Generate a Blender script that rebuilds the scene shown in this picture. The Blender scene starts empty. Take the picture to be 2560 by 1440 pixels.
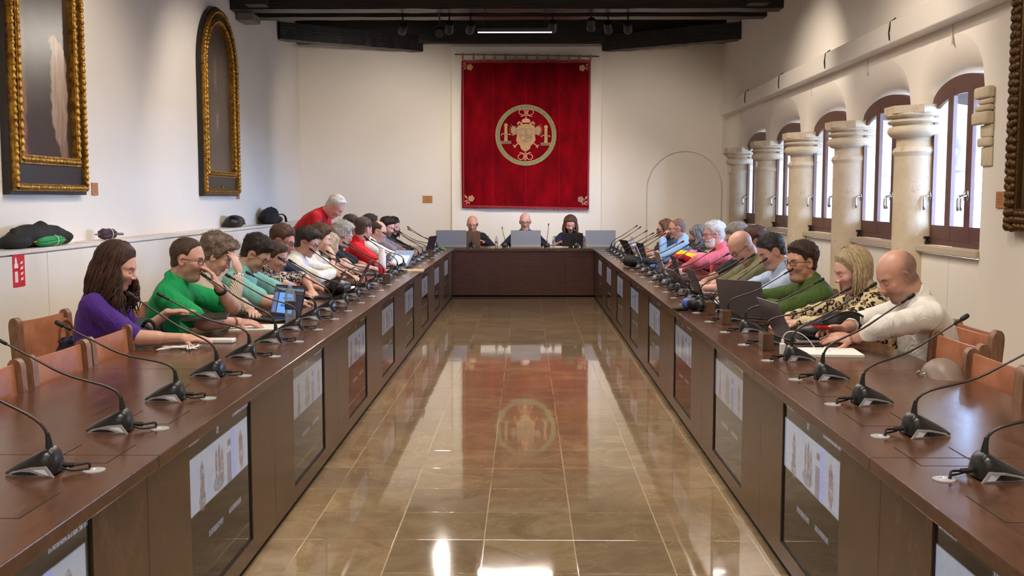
import bpy, bmesh, math, random
import numpy as np
from mathutils import Vector, Matrix, Quaternion
S = bpy.context.scene
COL = S.collection
PI = math.pi
R = math.radians

# ------------------------------------------------------------------ camera
F_PX, VPX, VPY, EYE = 2600.0, 1315.0, 496.0, 1.5
_th = math.atan((720-VPY)/F_PX)
_yaw = math.atan((VPX-1280)/math.hypot(F_PX, 720-VPY))
FW = np.array([-math.sin(_yaw)*math.cos(_th), math.cos(_yaw)*math.cos(_th), -math.sin(_th)])
RT = np.array([math.cos(_yaw), math.sin(_yaw), 0.0])
UP = np.cross(RT, FW)
CAMP = np.array([0, 0, EYE])
cam_d = bpy.data.cameras.new('camera')
cam_d.sensor_width = 36.0
cam_d.lens = F_PX/2560*36.0
cam_d.clip_start = 0.05
cam = bpy.data.objects.new('camera', cam_d)
COL.objects.link(cam)
m3 = Matrix(((RT[0], UP[0], -FW[0]), (RT[1], UP[1], -FW[1]), (RT[2], UP[2], -FW[2])))
cam.matrix_world = Matrix.Translation(CAMP) @ m3.to_4x4()
S.camera = cam
def ray(x, y): return FW+RT*(x-1280)/F_PX+UP*(720-y)/F_PX
def atY(x, y, Y): r = ray(x, y); return CAMP+r*(Y/r[1])
def atZ(x, y, Z): r = ray(x, y); return CAMP+r*((Z-EYE)/r[2])
def atX(x, y, X): r = ray(x, y); return CAMP+r*(X/r[0])

# ------------------------------------------------------------------ world, exposure
S.view_settings.view_transform = 'Standard'
S.view_settings.look = 'None'
S.view_settings.gamma = 1.0
S.view_settings.exposure = 0.58
S.view_settings.use_curve_mapping = False
w = bpy.data.worlds.new('daylight')
S.world = w
w.use_nodes = True
bg = w.node_tree.nodes['Background']
bg.inputs[0].default_value = (0.54, 0.71, 1.0, 1)
bg.inputs[1].default_value = 38.0

LEDY = (-2.2, 1.3, 4.7, 8.1, 11.5, 14.05)
def area_light(name, loc, sx, sy, power, color, rot=(0, 0, 0)):
    l = bpy.data.lights.new(name, 'AREA'); l.shape = 'RECTANGLE'; l.size = sx; l.size_y = sy
    l.energy = power; l.color = color
    o = bpy.data.objects.new(name, l); COL.objects.link(o); o.location = loc; o.rotation_euler = rot
    return o
def spot_light(name, loc, target, power, color, ang=70, blend=0.8, rad=0.05):
    l = bpy.data.lights.new(name, 'SPOT'); l.energy = power; l.color = color
    l.spot_size = R(ang); l.spot_blend = blend; l.shadow_soft_size = rad
    o = bpy.data.objects.new(name, l); COL.objects.link(o); o.location = loc
    d = Vector(target)-Vector(loc)
    o.rotation_euler = d.to_track_quat('-Z', 'Y').to_euler()
    return o
WARM = (1.0, 0.88, 0.75)
LED_P, SPOT_P = 46, 122
for k, y in enumerate(LEDY):  # all but the last strip are unseen, added for soft even light
    area_light('led_light', (-0.15 if k == 5 else 0.0, y, 3.68 if k == 5 else 3.845), 1.0 if k == 5 else 2.6, 0.05, LED_P*(0.3 if k == 5 else 1), (1.0, 0.90, 0.80))
SPOTS = []   # (location, target) ; the fixtures are built further down
for y in (1.5, 4.9, 8.3, 11.7):  # unseen nearer spots, added to light the walls and tables
    SPOTS.append(((-1.6, y, 3.95), (-3.9, y+0.9, 2.2)))
    SPOTS.append(((1.5, y, 3.95), (3.4, y+0.9, 2.4)))
    SPOTS.append(((-0.9, y+0.1, 3.95), (-1.9, y+0.7, 0.8)))
    SPOTS.append(((0.9, y+0.1, 3.95), (1.9, y+0.7, 0.8)))
for x, t in ((-1.75, (-2.9, 18.4, 2.2)), (-1.22, (-1.4, 7.0, 0.5)), (-0.80, (-1.6, 18.4, 1.7)), (1.42, (1.9, 18.4, 1.8)), (0.35, (0.0, 18.4, 1.2)), (0.9, (0.9, 17.2, 0.9))):
    SPOTS.append(((x, 14.75, 3.78), t))
for a, b in SPOTS:
    spot_light('spot_light', a, b, SPOT_P, WARM, 75)

# ------------------------------------------------------------------ helpers
def lin(c):
    return tuple(((v/255)/12.92 if v/255 <= 0.04045 else ((v/255+0.055)/1.055)**2.4) for v in c)
def rgba(c): return (*lin(c), 1)
class N:
    """small node-tree writer"""
    def __init__(s, mat): s.nt = mat.node_tree; s.n = s.nt.nodes
    def new(s, t, **k):
        n = s.n.new(t)
        for a, v in k.items():
            if a.startswith('_'): setattr(n, a[1:], v)
        return n
    def set(s, sock, v):
        if isinstance(v, bpy.types.NodeSocket): s.nt.links.new(v, sock)
        elif v is not None:
            if isinstance(v, (tuple, list)) and len(v) == 3 and sock.type == 'RGBA': v = (*v, 1)
            sock.default_value = v
    def math(s, op, a, b=0.0, c=None, clamp=False):
        n = s.n.new('ShaderNodeMath'); n.operation = op; n.use_clamp = clamp
        s.set(n.inputs[0], a); s.set(n.inputs[1], b)
        if c is not None: s.set(n.inputs[2], c)
        return n.outputs[0]
    def mix(s, f, a, b, blend='MIX'):
        n = s.n.new('ShaderNodeMix'); n.data_type = 'RGBA'; n.blend_type = blend
        s.set(n.inputs[0], f); s.set(n.inputs[6], a); s.set(n.inputs[7], b)
        return n.outputs[2]
    def coord(s, which='Object'): return s.n.new('ShaderNodeTexCoord').outputs[which]
    def attr(s, name):
        n = s.n.new('ShaderNodeAttribute'); n.attribute_name = name; return n.outputs['Vector']
    def scale(s, vec, sc=(1, 1, 1), loc=(0, 0, 0), rot=(0, 0, 0)):
        n = s.n.new('ShaderNodeMapping'); s.nt.links.new(vec, n.inputs[0])
        n.inputs[1].default_value = loc; n.inputs[2].default_value = rot; n.inputs[3].default_value = sc
        return n.outputs[0]
    def noise(s, vec, scale=5, detail=4, rough=0.5, dist=0.0):
        n = s.n.new('ShaderNodeTexNoise'); s.nt.links.new(vec, n.inputs['Vector'])
        n.inputs['Scale'].default_value = scale; n.inputs['Detail'].default_value = detail
        n.inputs['Roughness'].default_value = rough; n.inputs['Distortion'].default_value = dist
        return n.outputs[0]
    def voro(s, vec, scale=5, feature='F1'):
        n = s.n.new('ShaderNodeTexVoronoi'); n.feature = feature
        s.nt.links.new(vec, n.inputs['Vector']); n.inputs['Scale'].default_value = scale
        return n
    def wave(s, vec, scale=5, dist=0, detail=2, dir='X', dscale=1.0):
        n = s.n.new('ShaderNodeTexWave'); n.bands_direction = dir
        s.nt.links.new(vec, n.inputs['Vector']); n.inputs['Scale'].default_value = scale
        n.inputs['Distortion'].default_value = dist; n.inputs['Detail'].default_value = detail
        n.inputs['Detail Scale'].default_value = dscale
        return n.outputs[1]
    def ramp(s, v, lo, hi):   # smooth step 0..1
        n = s.n.new('ShaderNodeMapRange'); n.interpolation_type = 'SMOOTHSTEP'
        s.set(n.inputs[0], v); n.inputs[1].default_value = lo; n.inputs[2].default_value = hi
        return n.outputs[0]
    def sep(s, vec):
        n = s.n.new('ShaderNodeSeparateXYZ'); s.nt.links.new(vec, n.inputs[0]); return n.outputs
    def bump(s, h, strength=0.3, dist=0.01):
        n = s.n.new('ShaderNodeBump'); n.inputs['Strength'].default_value = strength
        n.inputs['Distance'].default_value = dist; s.nt.links.new(h, n.inputs['Height']); return n.outputs[0]
MATS = {}
def new_mat(name):
    m = bpy.data.materials.new(name); m.use_nodes = True
    b = m.node_tree.nodes['Principled BSDF']
    return m, b, N(m)
def setb(b, color=None, rough=None, metal=None, **k):
    if color is not None: b.inputs['Base Color'].default_value = (*color, 1)
    if rough is not None: b.inputs['Roughness'].default_value = rough
    if metal is not None: b.inputs['Metallic'].default_value = metal
    for a, v in k.items(): b.inputs[a.replace('_', ' ')].default_value = v
def flat(name, c, rough=0.6, metal=0.0, var=0.08, nscale=30, bump=0.0, bdist=0.003, **k):
    """plain procedural material: colour with a little noise, optional bump"""
    if name in MATS: return MATS[name]
    m, b, n = new_mat(name)
    c = lin(c)
    setb(b, c, rough, metal, **k)
    nz = n.noise(n.coord('Object'), nscale, 3)
    lo = tuple(v*(1-var) for v in c); hi = tuple(min(1, v*(1+var)) for v in c)
    n.set(b.inputs['Base Color'], n.mix(nz, lo, hi))
    if bump: n.set(b.inputs['Normal'], n.bump(n.noise(n.coord('Object'), nscale*2, 4), bump, bdist))
    MATS[name] = m
    return m

class MB:
    def __init__(s): s.v = []; s.f = []; s.m = []; s.cm = 0
    def add(s, vs, fs):
        o = len(s.v); s.v += [tuple(map(float, p)) for p in vs]
        s.f += [tuple(i+o for i in f) for f in fs]; s.m += [s.cm]*len(fs); return s
    def box(s, x0, x1, y0, y1, z0, z1, M=None):
        vs = [(x, y, z) for z in (z0, z1) for y in (y0, y1) for x in (x0, x1)]
        if M is not None: vs = [tuple(M @ Vector(p)) for p in vs]
        return s.add(vs, [(0, 2, 3, 1), (4, 5, 7, 6), (0, 1, 5, 4), (2, 6, 7, 3), (0, 4, 6, 2), (1, 3, 7, 5)])
    def rbox(s, x0, x1, y0, y1, z0, z1, r=0.01, M=None, seg=3):
        """box with rounded edges (superellipse rings)"""
        bm = bmesh.new()
        bmesh.ops.create_cube(bm, size=1.0)
        for v in bm.verts:
            v.co = Vector(((x0+x1)/2+v.co.x*(x1-x0), (y0+y1)/2+v.co.y*(y1-y0), (z0+z1)/2+v.co.z*(z1-z0)))
        r = min(r, 0.49*min(x1-x0, y1-y0, z1-z0))
        bmesh.ops.bevel(bm, geom=bm.edges[:], offset=r, segments=seg, profile=0.5, affect='EDGES')
        bm.verts.index_update()
        vs = [(M @ v.co if M is not None else v.co) for v in bm.verts]
        fs = [tuple(v.index for v in f.verts) for f in bm.faces]
        bm.free()
        return s.add(vs, fs)
    def tube(s, pts, rad, n=10, cap=True, flatz=1.0):
        pts = [Vector(p) for p in pts]
        if not hasattr(rad, '__len__'): rad = [rad]*len(pts)
        up = None; rings = []
        for i, p in enumerate(pts):
            t = (pts[min(i+1, len(pts)-1)]-pts[max(i-1, 0)]).normalized()
            if up is None:
                a = Vector((0, 0, 1)) if abs(t.z) < 0.9 else Vector((1, 0, 0))
                up = (a-t*a.dot(t)).normalized()
            else:
                up = (up-t*up.dot(t)).normalized()
            sd = t.cross(up)
            rings.append([p+(up*math.cos(2*PI*k/n)*flatz+sd*math.sin(2*PI*k/n))*rad[i] for k in range(n)])
        vs = [q for r_ in rings for q in r_]
        fs = []
        for i in range(len(rings)-1):
            for k in range(n):
                a = i*n+k; b = i*n+(k+1) % n
                fs.append((a, b, b+n, a+n))
        if cap:
            fs.append(tuple(range(n-1, -1, -1))); o = (len(rings)-1)*n
            fs.append(tuple(o+k for k in range(n)))
        return s.add(vs, fs)
    def lathe(s, prof, n=24, c=(0, 0, 0), M=None, cap=True, poly=None):
        vs = []; fs = []
        for (r, z) in prof:
            for k in range(n):
                a = 2*PI*(k+0.5)/n
                p = Vector((c[0]+r*math.cos(a), c[1]+r*math.sin(a), c[2]+z))
                vs.append(M @ p if M is not None else p)
        for i in range(len(prof)-1):
            for k in range(n):
                a = i*n+k; b = i*n+(k+1) % n
                fs.append((a, b, b+n, a+n))
        if cap:
            fs.append(tuple(range(n-1, -1, -1))); o = (len(prof)-1)*n
            fs.append(tuple(o+k for k in range(n)))
        return s.add(vs, fs)
    def prism(s, poly, a0, a1, axis='y', M=None):
        """poly = 2D outline (ccw) extruded along axis from a0 to a1"""
        def P(u, v, w_):
            p = {'y': (u, w_, v), 'x': (w_, u, v), 'z': (u, v, w_)}[axis]
            return M @ Vector(p) if M is not None else p
        n = len(poly)
        vs = [P(u, v, a0) for u, v in poly]+[P(u, v, a1) for u, v in poly]
        fs = [tuple(range(n)), tuple(range(2*n-1, n-1, -1))]
        for i in range(n):
            j = (i+1) % n; fs.append((i, i+n, j+n, j))
        return s.add(vs, fs)
    def grid(s, P, nu, nv, closed=False):
        vs = [P(i/(nu-1), j/(nv-1)) for j in range(nv) for i in range(nu)]
        fs = [(j*nu+i, j*nu+i+1, (j+1)*nu+i+1, (j+1)*nu+i) for j in range(nv-1) for i in range(nu-1)]
        return s.add(vs, fs)
    def ball(s, c, r, nu=16, nv=10, M=None):
        if not hasattr(r, '__len__'): r = (r, r, r)
        vs = []; fs = []
        for j in range(nv+1):
            t = PI*j/nv
            for i in range(nu):
                p = Vector((c[0]+r[0]*math.sin(t)*math.cos(2*PI*i/nu), c[1]+r[1]*math.sin(t)*math.sin(2*PI*i/nu), c[2]+r[2]*math.cos(t)))
                vs.append(M @ p if M is not None else p)
        for j in range(nv):
            for i in range(nu):
                a = j*nu+i; b = j*nu+(i+1) % nu
                fs.append((a, a+nu, b+nu, b))
        return s.add(vs, fs)
    def build(s, name, mats, parent=None, smooth=False, loc=None, angle=None, recalc=True):
        me = bpy.data.meshes.new(name)
        me.from_pydata(s.v, [], s.f)
        if not isinstance(mats, (list, tuple)): mats = [mats]
        for m in mats: me.materials.append(m)
        if len(mats) > 1: me.polygons.foreach_set('material_index', s.m)
        if recalc:
            bm = bmesh.new(); bm.from_mesh(me)
            bmesh.ops.remove_doubles(bm, verts=bm.verts, dist=1e-6)
            bmesh.ops.recalc_face_normals(bm, faces=bm.faces)
            bm.to_mesh(me); bm.free()
        if smooth or angle:
            me.polygons.foreach_set('use_smooth', [True]*len(me.polygons))
            if angle is not None:
                try: me.set_sharp_from_angle(angle=R(angle))
                except Exception: pass
        me.update()
        o = bpy.data.objects.new(name, me); COL.objects.link(o)
        if parent is not None: o.parent = parent
        if loc is not None: o.location = loc
        return o
def thing(name, label, cat, loc=(0, 0, 0), rz=0.0, group=None):
    o = bpy.data.objects.new(name, None); COL.objects.link(o)
    o.empty_display_size = 0.1
    o.location = loc; o.rotation_euler = (0, 0, rz)
    o['label'] = label; o['category'] = cat
    if group: o['group'] = group
    return o
def tag(o, label, cat, group=None):
    o['label'] = label; o['category'] = cat
    if group: o['group'] = group
    return o
def struct(o): o['kind'] = 'structure'; return o
def dup(root, loc, rz, label=None, group=None):
    r = root.copy(); COL.objects.link(r); r.location = loc; r.rotation_euler = (0, 0, rz)
    if label: r['label'] = label
    if group: r['group'] = group
    for ch in list(root.children):
        c = ch.copy(); COL.objects.link(c); c.parent = r
        for g in list(ch.children):
            d = g.copy(); COL.objects.link(d); d.parent = c
    return r
def bez(p0, p1, p2, p3, n=16):
    out = []
    p0, p1, p2, p3 = map(Vector, (p0, p1, p2, p3))
    for i in range(n+1):
        t = i/n; u = 1-t
        out.append(p0*u**3+p1*3*u*u*t+p2*3*u*t*t+p3*t**3)
    return out
# ------------------------------------------------------------------ materials of the room
XL, XLC, XR, YB, YN, ZC = -4.0, -3.74, 3.45, 18.5, -3.0, 4.95
def plaster(name, c, bump=0.25, sc=1.0):
    m, b, n = new_mat(name)
    co = n.coord('Object')
    big = n.noise(co, 0.9*sc, 4, 0.6); fine = n.noise(co, 60, 5, 0.7)
    c = lin(c)
    col = n.mix(big, tuple(v*0.93 for v in c), tuple(min(1, v*1.05) for v in c))
    n.set(b.inputs['Base Color'], col)
    setb(b, rough=0.85)
    n.set(b.inputs['Normal'], n.bump(n.math('ADD', n.math('MULTIPLY', fine, 0.4), n.noise(co, 9, 4, 0.6)), bump, 0.006))
    return m
M_WALL = plaster('wall_plaster', (226, 217, 204))
M_WALLW = plaster('white_plaster', (232, 226, 214), 0.15)
M_PANELW = flat('white_lacquer', (226, 220, 208), 0.45, var=0.02)
M_LEDGE = flat('white_ledge_top', (222, 216, 206), 0.3, var=0.03)
def stone_mat():
    m, b, n = new_mat('pale_limestone')
    co = n.coord('Object')
    a = n.noise(co, 3.0, 5, 0.65); f_ = n.noise(co, 70, 4, 0.6)
    pit = n.voro(co, 55).outputs['Distance']
    col = n.mix(n.ramp(a, 0.3, 0.7), lin((186, 168, 138)), lin((204, 188, 162)))
    col = n.mix(n.math('MULTIPLY', n.ramp(n.noise(co, 6, 6, 0.7), 0.58, 0.72), 0.55), col, lin((152, 118, 88)))
    n.set(b.inputs['Base Color'], col); setb(b, rough=0.9)
    n.set(b.inputs['Normal'], n.bump(n.math('ADD', f_, n.math('MULTIPLY', n.ramp(pit, 0, 0.3), 0.5)), 0.45, 0.006))
    return m
M_STONE = stone_mat()
def dark_wood():
    m, b, n = new_mat('black_stained_timber')
    co = n.coord('Object')
    g = n.noise(n.scale(co, (1.2, 14, 14)), 2.5, 6, 0.65)
    col = n.mix(n.ramp(g, 0.35, 0.75), lin((16, 13, 12)), lin((44, 34, 29)))
    n.set(b.inputs['Base Color'], col); setb(b, rough=0.42)
    n.set(b.inputs['Normal'], n.bump(g, 0.5, 0.01))
    return m
M_BEAM = dark_wood()
def floor_mat():
    m, b, n = new_mat('polished_stone_tiles')
    co = n.coord('Object')
    mp = n.scale(co, (1/0.394, 1/0.407, 1), loc=(0.465, 0.02, 0))
    x, y, z = n.sep(mp)
    fx = n.math('FRACT', n.math('ADD', x, 100)); fy = n.math('FRACT', n.math('ADD', y, 100))
    ix = n.math('FLOOR', n.math('ADD', x, 100)); iy = n.math('FLOOR', n.math('ADD', y, 100))
    comb = n.n.new('ShaderNodeCombineXYZ'); n.set(comb.inputs[0], ix); n.set(comb.inputs[1], iy)
    wn = n.n.new('ShaderNodeTexWhiteNoise'); n.nt.links.new(comb.outputs[0], wn.inputs[0])
    rnd = wn.outputs[0]
    offs = n.n.new('ShaderNodeVectorMath'); offs.operation = 'MULTIPLY_ADD'
    n.nt.links.new(wn.outputs[1], offs.inputs[0]); offs.inputs[1].default_value = (9, 9, 9); n.nt.links.new(co, offs.inputs[2])
    tex = n.noise(offs.outputs[0], 3.2, 7, 0.62, 1.2)
    vein = n.noise(offs.outputs[0], 1.7, 8, 0.6, 2.5)
    base = n.mix(n.ramp(tex, 0.25, 0.8), lin((142, 119, 88)), lin((190, 165, 126)))
    base = n.mix(n.math('MULTIPLY', rnd, 0.55), base, lin((132, 112, 92)))
    warm = n.noise(co, 1.1, 3)
    base = n.mix(n.math('MULTIPLY', n.ramp(warm, 0.5, 0.75), 0.35), base, lin((166, 132, 74)))
    vl = n.math('SUBTRACT', 1.0, n.ramp(n.math('ABSOLUTE', n.math('SUBTRACT', vein, 0.5)), 0.0, 0.006))
    base = n.mix(n.math('MULTIPLY', vl, 0.45), base, lin((205, 186, 158)))
    # grout: brighter on the lengthwise joints
    ex = n.math('MINIMUM', fx, n.math('SUBTRACT', 1.0, fx)); ey = n.math('MINIMUM', fy, n.math('SUBTRACT', 1.0, fy))
    gx = n.math('SUBTRACT', 1.0, n.ramp(ex, 0.004, 0.010)); gy = n.math('SUBTRACT', 1.0, n.ramp(ey, 0.003, 0.008))
    part = n.ramp(n.noise(n.scale(co, (2, 0.7, 1)), 2.0, 2), 0.32, 0.52)
    base = n.mix(n.math('MULTIPLY', gx, n.math('MULTIPLY', part, 0.85)), base, lin((214, 194, 160)))
    base = n.mix(n.math('MULTIPLY', gy, 0.4), base, lin((196, 172, 138)))
    n.set(b.inputs['Base Color'], base)
    rough = n.math('MULTIPLY_ADD', n.noise(co, 5, 3), 0.035, 0.035)
    n.set(b.inputs['Roughness'], rough)
    setb(b, Specular_IOR_Level=0.8, Coat_Weight=0.55, Coat_Roughness=0.03, Coat_IOR=1.7)
    hgt = n.math('ADD', n.math('MULTIPLY', rnd, 0.0), n.noise(n.scale(co, (1, 1, 1)), 2.0, 2, 0.5))
    bp = n.bump(n.math('ADD', n.math('MULTIPLY', hgt, 0.5), n.math('MULTIPLY', n.math('MAXIMUM', gx, gy), -0.12)), 0.10, 0.02)
    n.set(b.inputs['Normal'], bp); n.set(b.inputs['Coat Normal'], bp)
    return m
M_FLOOR = floor_mat()

# ------------------------------------------------------------------ floor, walls, ceiling
struct(MB().box(-4.4, 4.6, YN-0.3, YB+0.3, -0.2, 0).build('floor', M_FLOOR))
struct(MB().box(-4.4, 4.6, YN-0.3, YB+0.3, ZC, ZC+0.2).build('ceiling', M_BEAM))
struct(MB().box(XL-0.3, XL, YN-0.3, YB+0.3, 0, ZC).build('wall_left', M_WALL))
struct(MB().box(XL-0.3, 4.6, YN-0.3, YN, 0, ZC).build('wall_rear', M_WALL))
# back wall with the thin arched groove on the right
def back_wall():
    mb = MB(); y = YB
    cx, rad = (atY(1612, 450, YB)[0]+atY(1812, 450, YB)[0])/2, 0.66
    zs = atY(1712, 380, YB)[2]-rad
    path = [(cx-rad, 0.0), (cx-rad, zs)]+[(cx-rad*math.cos(PI*i/28), zs+rad*math.sin(PI*i/28)) for i in range(1, 28)]+[(cx+rad, zs), (cx+rad, 0.0)]
    g = 0.012
    def off(d):
        return [(cx-(rad+d), 0.0), (cx-(rad+d), zs)]+[(cx-(rad+d)*math.cos(PI*i/28), zs+(rad+d)*math.sin(PI*i/28)) for i in range(1, 28)]+[(cx+rad+d, zs), (cx+rad+d, 0.0)]
    A, B = off(-g), off(g)
    n = len(A)
    # inner plane
    mb.add([(p[0], y, p[1]) for p in A], [tuple(range(n))])
    # groove
    vs = [(p[0], y, p[1]) for p in A]+[(p[0], y+0.03, p[1]) for p in A]+[(p[0], y+0.03, p[1]) for p in B]+[(p[0], y, p[1]) for p in B]
    fs = []
    for i in range(n-1):
        for k in range(3): fs.append((k*n+i, k*n+i+1, (k+1)*n+i+1, (k+1)*n+i))
    mb.add(vs, fs)
    # outside of the groove
    top = [(p[0], y, 4.2) for p in B]
    top[0] = (B[0][0], y, 4.2)
    mb.add([(p[0], y, p[1]) for p in B]+top, [(i, i+1, n+i+1, n+i) for i in range(1, n-2)])
    mb.add([(XL, y, 0), (B[0][0], y, 0), (B[0][0], y, 4.2), (XL, y, 4.2)], [(0, 1, 2, 3)])
    mb.add([(B[-1][0], y, 0), (4.2, y, 0), (4.2, y, 4.2), (B[-1][0], y, 4.2)], [(0, 1, 2, 3)])
    mb.add([(XL, y, 4.2), (4.2, y, 4.2), (4.2, y, ZC), (XL, y, ZC)], [(0, 1, 2, 3)])
    mb.box(XL-0.3, 4.6, y+0.04, y+0.3, 0, ZC)
    return mb.build('wall_back', M_WALL, recalc=False)
struct(back_wall())
x0, x1 = atY(1128, 117, 18.42)[0], atY(1505, 117, 18.42)[0]
struct(MB().box(x0, x1, 18.42, YB, 0, 4.14).build('trim_1', M_WALLW))       # raised white panel behind the hanging
# black wall plate along the top of the back wall
struct(MB().box(XL, 3.6, 18.30, YB, 4.19, ZC).build('trim_2', M_BEAM))

# ------------------------------------------------------------------ right wall: arcade of windows between stone columns
XW, XCOL = 3.56, 3.555
COLY = [7.52, 9.40, 11.27, 13.15, 15.05, 16.98]
ZSP = 2.31
def arch(t, z0, rise):   # t in 0..1
    return z0+rise*math.sqrt(max(0, 1-(2*t-1)**2))**0.9
def right_wall():
    mb = MB(); soff = MB()
    n = 24
    ys = [YN, COLY[0]+0.22]
    mb.add([(XR, YN, 0), (XR, COLY[0]+0.44, 0), (XR, COLY[0]+0.44, ZC), (XR, YN, ZC)], [(0, 1, 2, 3)])
    mb.add([(XR, COLY[0]+0.44, 0), (XW+0.14, COLY[0]+0.44, 0), (XW+0.14, COLY[0]+0.44, ZC), (XR, COLY[0]+0.44, ZC)], [(0, 1, 2, 3)])
    for b_ in range(5):
        ya, yb = COLY[b_]+0.07, COLY[b_+1]-0.07
        ya2, yb2 = COLY[b_]+0.20, COLY[b_+1]-0.20
        if b_ == 0: ya = ya2 = COLY[0]+0.44
        K_ = 7; rings = []
        for k in range(K_+1):
            s_ = k/K_; w_ = math.sin(s_*PI/2); dx = (XW+0.14-XR)*(1-math.cos(s_*PI/2))**0.8
            y0_, y1_ = ya+(ya2-ya)*w_, yb+(yb2-yb)*w_
            rings.append([(XR+dx, y0_+(y1_-y0_)*i/n, arch(i/n, ZSP-0.02-0.04*w_, 0.54-0.30*w_)) for i in range(n+1)])
        prof_f, prof_b = rings[0], rings[-1]
        tops = [(XR, p[1], ZC) for p in prof_f]
        mb.add(prof_f+tops, [(i, i+1, n+2+i, n+1+i) for i in range(n)])
        soff.add([p for r_ in rings for p in r_], [(k*(n+1)+i, k*(n+1)+i+1, (k+1)*(n+1)+i+1, (k+1)*(n+1)+i) for k in range(K_) for i in range(n)])
        # outer thickness above the window
        mb.add([(XW+0.14, p[1], p[2]) for p in prof_b]+[(XW+0.14, p[1], ZC) for p in prof_b], [(i, n+1+i, n+2+i, i+1) for i in range(n)])
        # pier above the column
        y2 = (COLY[b_+1]+0.07) if b_ < 4 else YB
        mb.add([(XR, yb, ZSP-0.02), (XR, y2, ZSP-0.02), (XR, y2, ZC), (XR, yb, ZC)], [(0, 1, 2, 3)])
        mb.add([(XR, yb, ZSP-0.02), (XW+0.14, yb-0.13, ZSP-0.06), (XW+0.14, y2+0.13, ZSP-0.06), (XR, y2, ZSP-0.02)], [(0, 1, 2, 3)])
    # wall behind the last column up to the corner, lower wall under the windows
    mb.box(XR+0.1, XW+0.14, COLY[5]+0.2, YB, 0, ZSP)
    mb.box(XR+0.11, XW+0.14, COLY[0]+0.44, YB, 0, 1.04)
    ns = len(mb.f); mb.add(soff.v, soff.f)
    o = mb.build('wall_right', M_WALL, recalc=False)
    o.data.polygons.foreach_set('use_smooth', [i >= ns for i in range(len(o.data.polygons))])
    return o
struct(right_wall())
M_SILL = plaster('sill_stone', (178, 162, 140), 0.4)
M_OUT = plaster('outer_render', (150, 142, 136)); M_OUTST = plaster('darkened_gallery_stone', (138, 130, 128), 0.6)  # outer colours darkened so the gallery does not wash out white
for b_ in range(5):   # white panels with a stone sill under each window
    ya, yb = COLY[b_]+0.30, COLY[b_+1]-0.22
    if b_ == 0: ya = COLY[0]+0.45
    mb = MB(); ym = (ya+yb)/2
    mb.box(XR+0.02, XR+0.11, ya, ym-0.003, 0, 1.03); mb.box(XR+0.02, XR+0.11, ym+0.003, yb, 0, 1.03)
    struct(mb.build('trim_%d' % (3+b_), M_PANELW))
    mb = MB(); mb.rbox(XR-0.03, XW-0.03, ya-0.02, yb+0.02, 1.04, 1.10, 0.008)
    struct(mb.build('trim_%d' % (8+b_), M_SILL))
def col_prof():
    return [(0.255, 0), (0.255, 1.87), (0.262, 1.885), (0.275, 1.91), (0.262, 1.94), (0.24, 1.955), (0.24, 2.03),
            (0.285, 2.045), (0.315, 2.075), (0.32, 2.10), (0.305, 2.13), (0.272, 2.14), (0.272, 2.15), (0.31, 2.16), (0.32, 2.175), (0.31, 2.19),
            (0.285, 2.195), (0.285, 2.205), (0.325, 2.215), (0.335, 2.23), (0.325, 2.243)]
def make_column():
    t = thing('stone_column', 'x', 'column', (XCOL, COLY[1], 0))
    pr = col_prof()
    MB().lathe(pr[:2], 40).build('shaft', M_STONE, t, angle=40)
    MB().lathe(pr[1:], 40).build('capital', M_STONE, t, angle=50)
    a = []
    for k in range(8):
        an = PI/8+k*PI/4; a.append((0.35*math.cos(an), 0.35*math.sin(an)))
    mb = MB(); mb.prism(a, 2.243, 2.31, 'z')
    mb.prism([(p[0]*0.95, p[1]*0.95) for p in a], 2.236, 2.25, 'z')
    mb.build('abacus', M_STONE, t)
    return t
c0 = make_column()
c0['label'] = 'thick pale stone column nearest the camera, left of the largest window'
CL = ['', '', 'stone column second from the camera, between the first and second window', 'stone column third from the camera, right of the third window from the front',
      'stone column fourth from the camera, near the far end', 'stone column in the far right corner, against the back wall']
for k in (2, 3, 4, 5):
    dup(c0, (XCOL, COLY[k], 0), 0, CL[k], None)
# the corbel-like end capital at the near end of the arcade
t = thing('corbel_capital', 'moulded stone end capital without a shaft, at the near edge of the windows', 'capital', (XR, COLY[0]+0.36, 0))
mb = MB()
for z0, z1, d in ((2.243, 2.33, 0.11), (2.20, 2.245, 0.075), (2.15, 2.195, 0.10), (2.05, 2.145, 0.125), (1.955, 2.05, 0.045), (1.885, 1.955, 0.07), (1.74, 1.885, 0.03)):
    mb.rbox(-d*0.55, -0.001, -0.10, 0.06+d*0.8, z0, z1, 0.018)
mb.build('moulding', M_STONE, t, angle=40)

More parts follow.
